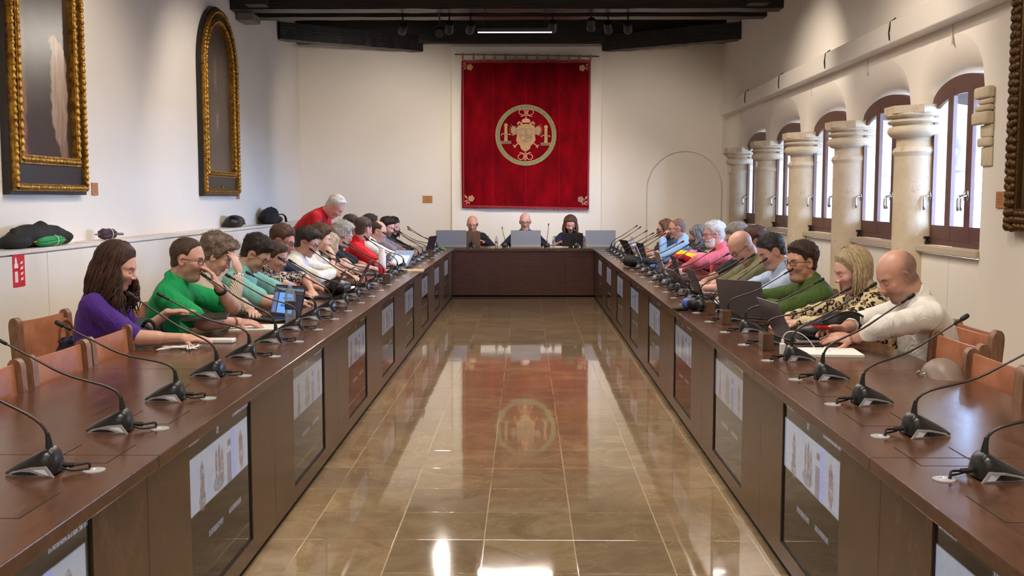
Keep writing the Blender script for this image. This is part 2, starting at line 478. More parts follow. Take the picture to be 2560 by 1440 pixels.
# windows
M_FRAME = flat('brown_window_frame', (86, 52, 42), 0.42, var=0.08, nscale=20)
m, b, n = new_mat('window_glass'); 
_tr = n.n.new('ShaderNodeBsdfTransparent'); _tr.inputs[0].default_value = (0.86, 0.90, 0.97, 1)
_gl = n.n.new('ShaderNodeBsdfGlossy'); _gl.inputs['Roughness'].default_value = 0.01
_mx = n.n.new('ShaderNodeMixShader'); _mx.inputs[0].default_value = 0.09
n.nt.links.new(_tr.outputs[0], _mx.inputs[1]); n.nt.links.new(_gl.outputs[0], _mx.inputs[2])
n.nt.links.new(_mx.outputs[0], n.n['Material Output'].inputs[0])
M_GLASS = m
M_CHROME = flat('polished_steel', (200, 200, 205), 0.22, 1.0, 0.03)
M_BLACK = flat('black_plastic', (18, 18, 19), 0.45, var=0.1)
def make_window(idx, ya, yb, ztop, zarc):
    """three arched casements; the frame follows the soffit"""
    z0 = 1.10; n = 24
    def zt(y, dz=0.0):
        t = (y-ya)/(yb-ya); t = min(1, max(0, t))
        return arch(t, ZSP-0.10, 0.24)-dz
    root = bpy.data.objects.new('window_%d' % idx, None); COL.objects.link(root); root['kind'] = 'structure'
    root.location = (XW, (ya+yb)/2, z0); yo = (ya+yb)/2
    def strip(mb, y0, y1, zlo, lo_f, up_f, x0, x1, k=10):
        vs = []; 
        for i in range(k+1):
            y = y0+(y1-y0)*i/k
            vs += [(x0, y-yo, lo_f(y)-z0), (x1, y-yo, lo_f(y)-z0), (x1, y-yo, up_f(y)-z0), (x0, y-yo, up_f(y)-z0)]
        fs = []
        for i in range(k):
            a = i*4
            for j in range(4): fs.append((a+j, a+(j+1) % 4, a+4+(j+1) % 4, a+4+j))
        fs += [(3, 2, 1, 0), (k*4, k*4+1, k*4+2, k*4+3)]
        mb.add(vs, fs)
    mb = MB()
    strip(mb, ya, yb, 0, lambda y: zt(y)-0.04, lambda y: zt(y)+0.05, -0.03, 0.03, 24)
    mb.box(-0.029, 0.029, ya-yo, ya-yo+0.045, 0, zt(ya)-z0+0.02); mb.box(-0.029, 0.029, yb-yo-0.045, yb-yo, 0, zt(yb)-z0+0.02)
    mb.box(-0.028, 0.028, ya-yo, yb-yo, 0, 0.05)
    mb.build('window_frame', M_FRAME, root)
    w3 = (yb-ya-0.09)/3
    for k in range(3):
        y0 = ya+0.045+k*w3+0.001; y1 = y0+w3-0.002
        mb = MB(); s = 0.055
        fx0, fx1 = -0.034, -0.002
        mb.box(fx0+0.002, fx1, y0-yo+0.03, y1-yo-0.03, 0.052, 0.17)
        strip(mb, y0, y0+s, 0, lambda y: 1.15, lambda y: zt(y)-0.035, fx0, fx1, 3)
        strip(mb, y1-s, y1, 0, lambda y: 1.15, lambda y: zt(y)-0.035, fx0, fx1, 3)
        strip(mb, y0+0.03, y1-0.03, 0, lambda y: zt(y)-0.10, lambda y: zt(y)-0.036, fx0+0.002, fx1, 8)
        f = mb.build('casement', M_FRAME, root)
        mb = MB(); strip(mb, y0+s-0.004, y1-s+0.004, 0, lambda y: 1.265, lambda y: zt(y)-0.09, -0.016, -0.010, 8)
        mb.build('pane', M_GLASS, f)
        mb = MB(); hy = y1-yo-0.03 if k != 1 else y0-yo+0.03
        if k == 0: hy = y1-yo-0.03
        hz = 1.52-z0
        mb.box(fx0-0.012, fx0, hy-0.014, hy+0.014, hz-0.04, hz+0.04)
        mb.tube(bez((fx0-0.01, hy, hz), (fx0-0.07, hy, hz+0.005), (fx0-0.065, hy, hz-0.02), (fx0-0.06, hy, hz-0.12), 8), 0.010, 8)
        mb.build('handle', M_CHROME, f, smooth=True)
    return root
for b_ in range(5):
    ya, yb = COLY[b_]+0.19, COLY[b_+1]-0.19
    if b_ == 0: ya = COLY[0]+0.44
    make_window(b_+1, ya, yb, 0, 0)
    # little black window stop standing on the sill
    o = MB().rbox(-0.022, 0.022, -0.02, 0.02, 0, 0.03, 0.004).box(-0.012, 0.012, -0.010, 0.010, 0.03, 0.05).rbox(-0.03, 0.02, -0.018, 0.018, 0.048, 0.07, 0.004).build('window_stop', M_BLACK, loc=(XR+0.06, yb-0.06, 1.10))
    tag(o, ['small black window stop on the sill of the largest, nearest window', 'small black window stop on the sill of the second window', 'small black window stop on the sill of the middle window',
            'small black window stop on the sill of the fourth window', 'small black window stop on the sill of the farthest window'][b_], 'window stop')

# outside: gallery with a second row of slender stone columns, parapet and roofs beyond
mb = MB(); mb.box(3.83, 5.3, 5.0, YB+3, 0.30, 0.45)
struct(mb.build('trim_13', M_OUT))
struct(MB().box(3.83, 5.3, 5.0, YB+3, 3.1, 3.3).build('trim_15', M_OUT))   # gallery roof, added so sky light enters the windows low
m, b, n = new_mat('light_blocking_ground'); n.set(b.inputs['Base Color'], n.mix(n.noise(n.coord(), 0.3, 4), lin((120, 112, 104)), lin((150, 142, 132)))); setb(b, rough=0.9)
o = MB().box(5.4, 260, -120, 260, -9.3, -9.0).build('light_blocking_ground', m); o['kind'] = 'stuff'; tag(o, 'ground added far below the gallery to block light from beneath', 'ground')  # ground plane added to keep world light off the soffits from below
def make_outer():
    t = thing('gallery_column', 'slender stone column of the outer gallery, seen through the windows', 'column', (5.0, 8.3, 0.45), 0, 'gallery columns outside the windows')
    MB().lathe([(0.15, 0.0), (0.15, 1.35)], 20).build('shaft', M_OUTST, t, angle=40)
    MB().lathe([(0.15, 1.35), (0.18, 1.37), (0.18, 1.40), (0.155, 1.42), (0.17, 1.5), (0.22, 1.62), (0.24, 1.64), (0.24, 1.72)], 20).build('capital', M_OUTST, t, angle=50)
    return t
oc = make_outer()
ocy = tuple(8.3+1.3*k for k in range(1, 10))
for y in ocy: dup(oc, (5.0, y, 0.45), 0)
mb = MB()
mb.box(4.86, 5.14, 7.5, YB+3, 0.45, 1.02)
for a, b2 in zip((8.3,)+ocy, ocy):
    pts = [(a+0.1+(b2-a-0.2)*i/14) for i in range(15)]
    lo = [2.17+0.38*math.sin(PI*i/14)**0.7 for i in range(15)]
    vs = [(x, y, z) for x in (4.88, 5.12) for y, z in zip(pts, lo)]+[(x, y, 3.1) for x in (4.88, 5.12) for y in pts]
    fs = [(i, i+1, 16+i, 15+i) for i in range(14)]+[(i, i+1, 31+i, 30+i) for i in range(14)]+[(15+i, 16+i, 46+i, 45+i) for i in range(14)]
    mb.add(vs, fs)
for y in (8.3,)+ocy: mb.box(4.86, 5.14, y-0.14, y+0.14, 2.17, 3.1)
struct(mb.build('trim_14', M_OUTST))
m, b, n = new_mat('distant_rooftops')
col = n.mix(n.ramp(n.voro(n.scale(n.coord(), (1, 1, 2)), 0.35).outputs['Color'], 0.2, 0.8), lin((190, 180, 172)), lin((150, 150, 150)))
n.set(b.inputs['Base Color'], col)
mb = MB(); random.seed(3)
for k in range(26):
    y = 20+k*3.4; h = random.uniform(-6.5, 0.8)
    mb.box(38+random.uniform(0, 8), 52, y, y+3.2, -9, h)
    mb.prism([(y-0.3, h), (y+3.5, h), (y+1.6, h+1.1)], 38, 52, 'x')
o = mb.build('town_houses', m); tag(o, 'pale row of town roofs far outside the windows', 'houses'); o['kind'] = 'stuff'

# ------------------------------------------------------------------ white duct along the right wall
t = thing('cable_duct', 'long white boxed duct running along the right wall above the windows', 'duct', (XR, 0, 0))
M_DUCT = flat('white_duct', (214, 206, 194), 0.4, var=0.02)
ys = [18.0, 15.9, 13.8, 11.7, 9.65, 7.6, 5.5, 3.4]
for a, b2 in zip(ys[1:], ys[:-1]):
    mb = MB(); mb.rbox(-0.15, -0.001, a+0.004, b2-0.004, 2.90, 3.10, 0.012)
    mb.build('duct_length', M_DUCT, t)
for y in (16.95, 14.85, 12.75, 10.7, 8.6): MB().box(-0.014, -0.001, y-0.012, y+0.012, 2.74, 2.905).build('support', M_DUCT, t)
for y in ys[1:-1]:
    MB().tube([(-0.152, y, 2.93), (-0.157, y+0.01, 3.0), (-0.152, y-0.01, 3.09), (-0.1, y, 3.13)], 0.006, 6).build('cable', M_BLACK, t)

# ------------------------------------------------------------------ left: low white cupboards with a ledge
t = thing('wall_cupboard', 'long low run of flat white cupboards with a pale ledge along the left wall', 'cupboard', ((XL+XLC)/2, 0, 0))
hx = (XLC-XL)/2
mb = MB(); mb.box(-hx, hx-0.03, YN, YB, 0, 1.085); mb.build('body', M_WALLW, t)
mb = MB(); mb.rbox(-hx, hx+0.012, YN, YB, 1.09, 1.12, 0.004); mb.build('ledge_top', M_LEDGE, t)
seams = [8.07+1.56*k for k in range(-7, 7)]
for a, b2 in zip(seams[:-1], seams[1:]):
    MB().rbox(hx-0.029, hx, a+0.004, min(b2, YB)-0.004, 0.06, 1.08, 0.002).build('door_panel', M_PANELW, t)

# ------------------------------------------------------------------ roof timbers
def beam(name, label, p0, p1, w_, h, grp=None, cat='beam'):
    """timber from p0 to p1 (bottom centre line)"""
    p0, p1 = Vector(p0), Vector(p1); d = p1-p0; L = d.length
    ang = math.atan2(d.y, d.x)
    mb = MB(); k = 24; vs = []; fs = []
    rnd = random.Random(len(label)*7+int(p0.y*3))
    for i in range(k+1):
        x = L*i/k; j = [rnd.uniform(-0.006, 0.006) for _ in range(4)]
        vs += [(x, -w_/2+j[0], j[1]), (x, w_/2+j[2], j[3]), (x, w_/2, h), (x, -w_/2, h)]
    for i in range(k):
        a = i*4
        for q in range(4): fs.append((a+q, a+(q+1) % 4, a+4+(q+1) % 4, a+4+q))
    fs += [(3, 2, 1, 0), (k*4, k*4+1, k*4+2, k*4+3)]
    mb.add(vs, fs)
    o = mb.build(name, M_BEAM, loc=p0); o.rotation_euler = (0, 0, ang)
    tag(o, label, cat, grp); return o
XB = 3.45
beam('roof_beam', 'dark timber cross beam nearest the wall hanging, with lamps in front of it', (XL, 15.35, 4.10), (XB, 15.35, 4.10), 0.26, 0.26)
beam('roof_beam', 'heavy dark timber cross beam along the top edge of the photo', (XL, 14.40, 4.04), (XB, 14.40, 4.04), 0.30, 0.34)
beam('roof_beam', 'dark upper timber lying over the heavy cross beam', (XL, 14.2, 4.42), (XB, 14.2, 4.42), 0.34, 0.3)
for k, y in enumerate((10.6, 6.8, 3.0, -0.8)):
    beam('roof_beam', 'dark timber cross beam over the nearer part of the room, out of view', (XL, y, 4.05), (XB, y, 4.05), 0.28, 0.36, 'nearer cross beams')
beam('brace_beam', 'dark diagonal corner beam from the left wall to the back wall', (-4.0, 17.0, 4.05), (-1.86, 18.45, 4.05), 0.24, 0.27)
beam('brace_beam', 'dark diagonal corner beam from the right wall to the back wall', (3.50, 17.1, 4.05), (1.38, 18.45, 4.05), 0.24, 0.27)
for k in range(13):
    x = -3.6+0.58*k
    beam('roof_joist', 'dark narrow roof joist running lengthwise above the beams', (x, YN+0.05, 4.74), (x, 18.28, 4.74), 0.10, 0.16, 'lengthwise roof joists', 'joist')
M_GREYB = flat('grey_painted_metal', (120, 112, 104), 0.5)
o = MB().rbox(-0.11, 0.11, -0.2, 0.2, 0, 0.10, 0.006).build('beam_bracket', M_GREYB, loc=(XL+0.14, 14.7, 3.94)); tag(o, 'small grey block on the left wall under the beam end', 'bracket')
def loudspeaker(x, y, z, sgn, label):
    t = thing('ceiling_speaker', label, 'speaker', (x, y, z), 0)
    mb = MB(); mb.prism([(-0.15*sgn, 0), (0.12*sgn, 0.0), (0.16*sgn, 0.26), (-0.19*sgn, 0.26)], -0.12, 0.12, 'y'); mb.build('housing', flat('dark_speaker_case', (30, 28, 27), 0.45), t)
    mb = MB(); M2 = Matrix.Translation((0, -0.121, 0.12)) @ Matrix.Rotation(PI/2, 4, 'X')
    mb.lathe([(0.055, 0), (0.06, 0.004), (0.05, 0.008), (0.0, 0.006)], 24, M=M2); mb.build('cone', M_BLACK, t, smooth=True)
loudspeaker(XL+0.42, 14.1, 4.06, 1, 'black wedge-shaped loudspeaker under the beams at the left wall')
loudspeaker(XB-0.40, 14.1, 4.06, -1, 'black wedge-shaped loudspeaker under the beams at the right wall')

# lamps: LED strips and track spots
m, b, n = new_mat('led_emitter'); setb(b, (1, 1, 1)); b.inputs['Emission Color'].default_value = (1.0, 0.86, 0.95, 1); b.inputs['Emission Strength'].default_value = 5; M_LED = m
m, b, n = new_mat('spot_emitter'); setb(b, (1, 1, 1)); b.inputs['Emission Color'].default_value = (1.0, 0.86, 0.66, 1); b.inputs['Emission Strength'].default_value = 14; M_SPE = m
for k, y in enumerate(LEDY):  # only the far strip is in view, the longer ones are added fill
    L = 0.50 if k == 5 else 1.3
    xo = 0.0 if k == 5 else 0
    t = thing('led_strip_lamp', 'slim white glowing strip lamp hanging between the black spotlights' if k == 5 else 'slim strip lamp added unseen over the nearer room for soft even light', 'lamp', (-0.15 if k == 5 else 0, y, 3.70 if k == 5 else 3.87), 0, None if k == 5 else 'added nearer strip lamps')
    MB().rbox(-L, L, -0.03, 0.03, 0.0, 0.05, 0.004).build('housing', M_BLACK, t)
    MB().box(-L+0.01, L-0.01, -0.022, 0.022, -0.006, 0.001).build('diffuser', M_LED, t)
    for sx in (-L*0.8, L*0.8): MB().tube([(sx, 0, 0.04), (sx, 0, 4.96-(3.70 if k == 5 else 3.87))], 0.004, 6).build('hanger', M_BLACK, t)
def track_spot(loc, target, label, grp=None, lit=True):
    loc = Vector(loc); d = (Vector(target)-loc).normalized()
    t = thing('track_spotlight', label, 'spotlight', loc, 0, grp)
    q = d.to_track_quat('-Z', 'Y').to_matrix().to_4x4()
    mb = MB(); mb.lathe([(0.058, 0.02), (0.062, 0.03), (0.062, 0.15), (0.05, 0.19), (0.02, 0.2)], 20, M=q); 
    mb.build('housing', M_BLACK, t, angle=40)
    MB().lathe([(0.054, 0.032), (0.0, 0.034)], 20, M=q, cap=False).build('lens', M_SPE if lit else M_CHROME, t)
    mb = MB(); c = q @ Vector((0, 0, 0.12)); ty = 14.75-loc.y if abs(loc.y-14.75) < 0.3 else 0.0; mb.tube([c, c+Vector((0, 0, 0.14)), (0, ty, (4.125 if ty or not grp else 4.96)-loc.z)], 0.012, 8); mb.build('stem', M_BLACK, t)
for i, (a, b2) in enumerate(SPOTS):
    near = i < 16
    lab = 'black track spotlight added unseen over the nearer part of the room for its light' if near else \
        ['black spotlight leftmost of the row in front of the far beam', 'brightly lit spotlight pointing at the camera side', 'small black spotlight just left of the strip lamp', 'black spotlight rightmost of the row near the diagonal beam', 'black spotlight above the middle of the hanging', 'black spotlight right of the strip lamp'][i-16]
    d = (Vector(b2)-Vector(a)).normalized()
    track_spot(Vector(a)-d*0.045, b2, lab, 'added nearer track spotlights' if near else None)
for x, lab in ((-1.08, 'unlit black spotlight second right of the bright one'), (1.15, 'unlit black spotlight left of the rightmost spot')):
    track_spot((x, 14.75, 3.80), (x*1.5, 18, 1.5), lab, None, False)
t = thing('lighting_track', 'thin black lighting track carrying the row of spotlights', 'lighting track', (0, 14.75, 4.12))
MB().rbox(-2.1, 1.7, -0.02, 0.02, 0, 0.03, 0.003).build('rail', M_BLACK, t)
for x in (-1.9, -0.2, 1.5): MB().tube([(x, 0, 0.02), (x, 0, 0.84)], 0.006, 6).build('hanger', M_BLACK, t)
# ------------------------------------------------------------------ tables
def table_wood():
    m, b, n = new_mat('dark_walnut_veneer')
    co = n.coord('Object')
    g = n.noise(n.scale(co, (3, 0.6, 1)), 9, 7, 0.7, 0.6)
    big = n.noise(co, 1.6, 3)
    col = n.mix(n.ramp(g, 0.3, 0.75), lin((72, 45, 33)), lin((108, 70, 48)))
    col = n.mix(n.math('MULTIPLY', big, 0.4), col, lin((80, 56, 42)))
    n.set(b.inputs['Base Color'], col)
    n.set(b.inputs['Roughness'], n.math('MULTIPLY_ADD', g, 0.08, 0.17))
    n.set(b.inputs['Normal'], n.bump(g, 0.12, 0.002))
    return m
def panel_wood():
    m, b, n = new_mat('brown_satin_panel')
    co = n.coord('Object')
    g = n.noise(n.scale(co, (1, 1, 0.5)), 14, 6, 0.7)
    fine = n.noise(n.scale(co, (8, 8, 50)), 10, 3, 0.7)
    col = n.mix(n.ramp(g, 0.3, 0.75), lin((82, 60, 44)), lin((104, 78, 56)))
    n.set(b.inputs['Base Color'], n.mix(n.math('MULTIPLY', fine, 0.25), col, lin((70, 48, 38))))
    setb(b, rough=0.27, Specular_IOR_Level=0.6)
    return m
M_TOP, M_PAN = table_wood(), panel_wood()
M_GAP = flat('black_gap', (12, 10, 9), 0.8)
def screen_mat(strength=0.34):
    """dark glass with a video-call picture: u = local x 0..0.78, v = local z 0..0.61"""
    m, b, n = new_mat('screen_picture')
    x, y, z = n.sep(n.coord('Object'))
    u = n.math('DIVIDE', x, 0.76); v = n.math('SUBTRACT', 1.0, n.math('DIVIDE', z, 0.61))   # v from the top
    def box(u0, u1, v0, v1, s=0.006):
        a = n.math('MULTIPLY', n.ramp(u, u0-s, u0+s), n.math('SUBTRACT', 1.0, n.ramp(u, u1-s, u1+s)))
        c = n.math('MULTIPLY', n.ramp(v, v0-s, v0+s), n.math('SUBTRACT', 1.0, n.ramp(v, v1-s, v1+s)))
        return n.math('MULTIPLY', a, c)
    def ell(u0, v0, ru, rv, s=0.3):
        d = n.math('ADD', n.math('POWER', n.math('ABSOLUTE', n.math('DIVIDE', n.math('SUBTRACT', u, u0), ru)), 2), n.math('POWER', n.math('ABSOLUTE', n.math('DIVIDE', n.math('SUBTRACT', v, v0), rv)), 2))
        return n.math('SUBTRACT', 1.0, n.ramp(d, 1-s, 1+s))
    nz = n.noise(n.coord('Object'), 16, 5, 0.7); nz2 = n.noise(n.coord('Object'), 38, 4, 0.7)
    bg_ = lin((30, 27, 26))
    pale = n.mix(nz, lin((168, 176, 200)), lin((205, 208, 218)))
    col = n.mix(box(-0.1, 0.965, 0.165, 0.49), bg_, pale)
    col = n.mix(box(0.66, 0.725, 0.165, 0.49), col, lin((176, 184, 250)))
    for (e, c) in ((ell(0.19, 0.345, 0.035, 0.12), (120, 96, 92)), (ell(0.19, 0.45, 0.05, 0.06), (130, 112, 104)), (ell(0.41, 0.31, 0.018, 0.09), (110, 84, 70)), (ell(0.455, 0.30, 0.02, 0.10), (104, 80, 70)),
                   (ell(0.50, 0.34, 0.03, 0.10), (138, 108, 92)), (ell(0.45, 0.43, 0.09, 0.05), (130, 122, 122)), (ell(0.83, 0.27, 0.03, 0.05), (120, 92, 96)), (ell(0.84, 0.36, 0.04, 0.12), (148, 112, 122))):
        k = n.math('MULTIPLY', e, n.ramp(nz2, 0.25, 0.6)); col = n.mix(n.math('MULTIPLY', k, 0.8), col, lin(c))
    col = n.mix(n.math('MULTIPLY', box(0.60, 0.655, 0.22, 0.26), 0.8), col, lin((120, 100, 70)))
    col = n.mix(n.math('MULTIPLY', box(0.585, 0.66, 0.30, 0.49), 0.6), col, lin((110, 92, 72)))
    # illegible lines of small lettering
    tick = n.math('GREATER_THAN', n.noise(n.scale(n.coord('Object'), (160, 160, 40)), 1.0, 2, 0.7), 0.46)
    for (a_, b2, c_, d_) in ((0.27, 0.50, 0.665, 0.70), (0.60, 0.82, 0.655, 0.69), (0.70, 0.99, 0.055, 0.10), (0.01, 0.16, 0.045, 0.09), (0.42, 0.46, 0.09, 0.13)):
        col = n.mix(n.math('MULTIPLY', n.math('MULTIPLY', box(a_, b2, c_, d_, 0.003), tick), 0.75), col, lin((170, 172, 196)))
    n.set(b.inputs['Base Color'], (0.02, 0.018, 0.016)); setb(b, rough=0.04, Specular_IOR_Level=0.55)
    n.set(b.inputs['Emission Color'], col); b.inputs['Emission Strength'].default_value = strength
    return m
M_SCREEN = screen_mat(); M_SCREEND = screen_mat(0.15)
def add_screen(parent, x, yc, side, dark=False):
    """side=+1: faces +X (left table); side=-1: faces -X"""
    W2, H = 0.385, 0.61
    mb = MB()
    for a in ((-W2, -W2+0.008, 0, H), (W2-0.008, W2, 0, H), (-W2, W2, 0, 0.008), (-W2, W2, H-0.008, H)):
        mb.box(a[0], a[1], -0.004, 0.012, a[2], a[3])
    o = mb.build('screen', M_BLACK, parent, loc=(x, yc, 0.105))
    o.rotation_euler = (0, 0, PI/2 if side > 0 else -PI/2)
    mb = MB(); mb.box(0, 0.754, 0.0, 0.004, 0, H-0.016)
    g = mb.build('glass', M_SCREEND if yc > 4.6 else M_SCREEN, o, loc=(-0.377, 0, 0.008))
    return o
YT0 = 1.45
def side_table(side, xin_p, xin_t, xout, label):
    t = thing('conference_table', label, 'table', ((xin_p+xout)/2, 8.6, 0))
    ox, oy = t.location.x, t.location.y
    sg = side    # +1 left table: inner face looks to +X
    seams = [1.45, 3.0]+[3.0+1.55*k for k in range(1, 9)]+[15.75]
    for a, b2 in zip(seams[:-1], seams[1:]):
        mb = MB(); mb.rbox(min(xin_t, xout)-ox, max(xin_t, xout)-ox, a+0.0008-oy, b2-0.0008-oy, 0.705, 0.745, 0.003, seg=2)
        mb.build('tabletop', M_TOP, t)
        yc = (a+b2)/2
        if b2-a > 1.2:
            # front panel with a screen opening: two stiles, bottom and top rails
            x0, x1 = sorted((xin_p, xin_p-0.02*sg))
            mb = MB(); s0, s1 = 0.105, 0.715
            mb.box(x0-ox, x1-ox, a+0.0015-oy, yc-0.387-oy, 0.03, 0.704); mb.box(x0-ox, x1-ox, yc+0.387-oy, b2-0.0015-oy, 0.03, 0.704)
            mb.box(x0-ox, x1-ox, yc-0.387-oy, yc+0.387-oy, 0.03, 0.103)
            mb.build('front_panel', M_PAN, t)
            o = add_screen(t, xin_p-0.008*sg-ox, yc, side); o.location.y = yc-oy
        else:
            x0, x1 = sorted((xin_p, xin_p-0.02*sg))
            mb = MB(); mb.box(x0-ox, x1-ox, a+0.0015-oy, b2-0.0015-oy, 0.03, 0.704); mb.build('front_panel', M_PAN, t)
    # carcass: dark back of the panels, plinth, cross walls
    mb = MB()
    x0, x1 = sorted((xin_p-0.03*sg, xin_p-0.06*sg)); mb.box(x0-ox, x1-ox, YT0-oy, 15.75-oy, 0.0, 0.70)
    x0, x1 = sorted((xin_p-0.012*sg, xin_p-0.03*sg)); mb.box(x0-ox, x1-ox, YT0-oy, 15.75-oy, 0.0, 0.03)
    mb.build('carcass', M_GAP, t)
    mb = MB()
    for y in seams:
        x0, x1 = sorted((xin_p-0.06*sg, xout+0.12*sg)); yy = min(max(y, 1.47), 15.72)
        MB().box(x0-ox, x1-ox, yy-0.018-oy, yy+0.018-oy, 0, 0.705).build('side_panel', M_PAN, t)
    for k in range(26):
        yh = 2.50+0.517*k
        if yh > 15.2: break
        cx = xin_t-0.20*sg
        mb = MB(); zt = 0.7453
        hx_, hy_ = 0.085, 0.11
        mb.box(cx-hx_-ox, cx-hx_+0.003-ox, yh-hy_-oy, yh+hy_-oy, zt-0.001, zt+0.0004); mb.box(cx+hx_-0.003-ox, cx+hx_-ox, yh-hy_-oy, yh+hy_-oy, zt-0.001, zt+0.0004)
        mb.box(cx-hx_-ox, cx+hx_-ox, yh-hy_-oy, yh-hy_+0.0015-oy, zt-0.001, zt+0.0003)
        mb.build('hatch', M_GAP, t)
    return t
TL = side_table(1, -1.12, -1.083, -1.955, 'long dark wooden conference table on the left with screens in its front')
TR = side_table(-1, 1.04, 1.005, 1.865, 'long dark wooden conference table on the right with screens in its front')
def head_panel():
    m, b, n = new_mat('dark_red_walnut_panel')
    co = n.coord('Object')
    g = n.noise(n.scale(co, (1.5, 1, 14)), 6, 6, 0.7)
    col = n.mix(n.ramp(g, 0.3, 0.75), lin((66, 34, 30)), lin((88, 50, 42)))
    n.set(b.inputs['Base Color'], col); setb(b, rough=0.3)
    return m
M_HEADP = head_panel()
t = thing('conference_table', 'dark red-brown head table closing the far end under the red hanging', 'table', (-0.04, 16.2, 0))
xs = [-1.12, -0.56, 0.60, 1.04]
mb = MB()
for a, b2 in ((-1.955, -0.68), (-0.68, 0.60), (0.60, 1.865)):
    MB().rbox(a+0.001+0.04, b2-0.001+0.04, 15.752-16.2, 16.62-16.2, 0.705, 0.745, 0.003, seg=2).build('tabletop', M_TOP, t)
for a, b2 in zip(xs[:-1], xs[1:]):
    MB().box(a+0.001+0.04, b2-0.001+0.04, 15.79-16.2, 15.81-16.2, 0.03, 0.704).build('front_panel', M_HEADP, t)
mb = MB(); mb.box(-1.90+0.04, 1.80+0.04, 15.83-16.2, 15.86-16.2, 0.0, 0.704); mb.build('carcass', M_GAP, t)
for x in (-1.93, -0.7, 0.6, 1.81): MB().box(x+0.02, x+0.06, 15.86-16.2, 16.55-16.2, 0, 0.704).build('side_panel', M_HEADP, t)

# ------------------------------------------------------------------ microphones
M_MBODY = flat('mic_black_shell', (26, 26, 28), 0.33, var=0.1)
M_STEM = flat('mic_stem_grey', (66, 58, 54), 0.35, 0.4, 0.05)
M_RIM = flat('mic_silver_rim', (165, 165, 168), 0.35, 0.25, 0.04)
M_SIDE = flat('mic_pale_side', (214, 218, 232), 0.22, 0.0, 0.04)  # pale panel, blue-white window reflection put into its colour
M_RUB = flat('black_rubber', (14, 14, 16), 0.6)
M_WHITE = flat('white_plastic', (232, 232, 230), 0.35, var=0.02)
M_CLEARRING = flat('frosted_ring', (205, 208, 210), 0.15, 0.3, 0.03)
def mic_parts(variant):
    """local frame: +x towards the speaker; returns list of (name, mb, mat, smooth)"""
    rnd = random.Random(variant*7+1)
    P = []
    mb = MB(); n = 13; xs = [0.088, 0.072, 0.046, 0.014, -0.014, -0.030, -0.042, -0.050]
    hs = [0.012, 0.024, 0.040, 0.056, 0.070, 0.073, 0.062, 0.036]
    ws = [0.026, 0.036, 0.045, 0.050, 0.050, 0.047, 0.042, 0.034]
    vs = []
    for x, h, w_ in zip(xs, hs, ws):
        for k in range(n):
            a = PI*k/(n-1); c, s_ = math.cos(a), math.sin(a)
            vs.append((x, w_*(abs(c)**0.55)*(1 if c > 0 else -1), 0.006+(h-0.006)*(s_**0.6)))
    fs = [(i*n+k, i*n+k+1, (i+1)*n+k+1, (i+1)*n+k) for i in range(len(xs)-1) for k in range(n-1)]
    fs += [tuple(range(n)), tuple((len(xs)-1)*n+k for k in reversed(range(n)))]
    fs += [(i*n, (i+1)*n, (i+1)*n+n-1, i*n+n-1) for i in range(len(xs)-1)]
    mb.add(vs, fs); P.append(('base', mb, M_MBODY, 45))
    for sgn in (-1, 1):
        mb = MB(); y = 0.0545*sgn
        out = [(0.088, 0.0), (-0.050, 0.0), (-0.030, 0.030), (0.012, 0.028), (0.066, 0.015)]
        inn = [(0.080, 0.004), (-0.039, 0.004), (-0.026, 0.0245), (0.010, 0.0225), (0.062, 0.011)]
        tp = lambda x: 1.0-0.42*max(0, (x-0.02)/0.068)
        vs = [(p[0], y*tp(p[0]), p[1]) for p in out]+[(p[0], y*tp(p[0]), p[1]) for p in inn]+[(p[0], y*tp(p[0])*0.88, p[1]) for p in out]
        fs = [(i, (i+1) % 5, 5+(i+1) % 5, 5+i) for i in range(5)]+[(i, 10+i, 10+(i+1) % 5, (i+1) % 5) for i in range(5)]
        mb.add(vs, fs); P.append(('side_rim', mb, M_RIM, None))
        mb = MB(); vs = [(p[0], y*tp(p[0])*0.985, p[1]) for p in inn]+[(p[0], y*tp(p[0])*0.9, p[1]) for p in inn]
        mb.add(vs, [tuple(range(5)), (5, 9, 8, 7, 6)]+[(i, 5+i, 5+(i+1) % 5, (i+1) % 5) for i in range(5)])
        P.append(('side_panel', mb, M_SIDE, None))
        if sgn == -1:
            mb = MB(); mb.box(0.006, 0.024, -0.0560, -0.050, 0.010, 0.018); P.append(('button', mb, M_BLACK, None))
    root = (-0.022, 0, 0.052)
    mb = MB(); mb.tube([(-0.022, 0, 0.06), (-0.021, 0, 0.085), (-0.018, 0, 0.112)], [0.012, 0.009, 0.0055], 10); P.append(('stem_boot', mb, M_RUB, 60))
    dx, dz, dy = 0.345+rnd.uniform(-0.03, 0.03), 0.315+rnd.uniform(-0.03, 0.035), rnd.uniform(-0.03, 0.03)
    p0 = Vector((-0.018, 0, 0.10)); p3 = Vector((dx, dy, dz))
    dirn = Vector((dx*0.86, dy, 0.185+0.3*(dz-0.315))).normalized()
    q = p3-dirn*0.19
    pts = bez(p0, (p0.x+0.004, 0, p0.z+0.062), q-dirn*0.105, q, 9)
    pts += [q+dirn*(0.19*k/3) for k in (1, 2, 3)]
    mb = MB(); mb.tube(pts, [0.0048]*10+[0.0036]*3, 8); P.append(('stem', mb, M_STEM, 60))
    mb = MB(); q = p3+dirn*0.0
    mb.tube([q-dirn*0.03, q-dirn*0.028, q, q+dirn*0.002], [0.004, 0.0058, 0.0058, 0.005], 10)
    mb.tube([q, q+dirn*0.004, q+dirn*0.022, q+dirn*0.032, q+dirn*0.036], [0.0065, 0.0088, 0.0096, 0.0082, 0.003], 12)
    P.append(('microphone_head', mb, M_RUB, 60))
    mb = MB(); mb.tube([(-0.055, 0, 0.022), (-0.085, 0, 0.020)], 0.007, 8)
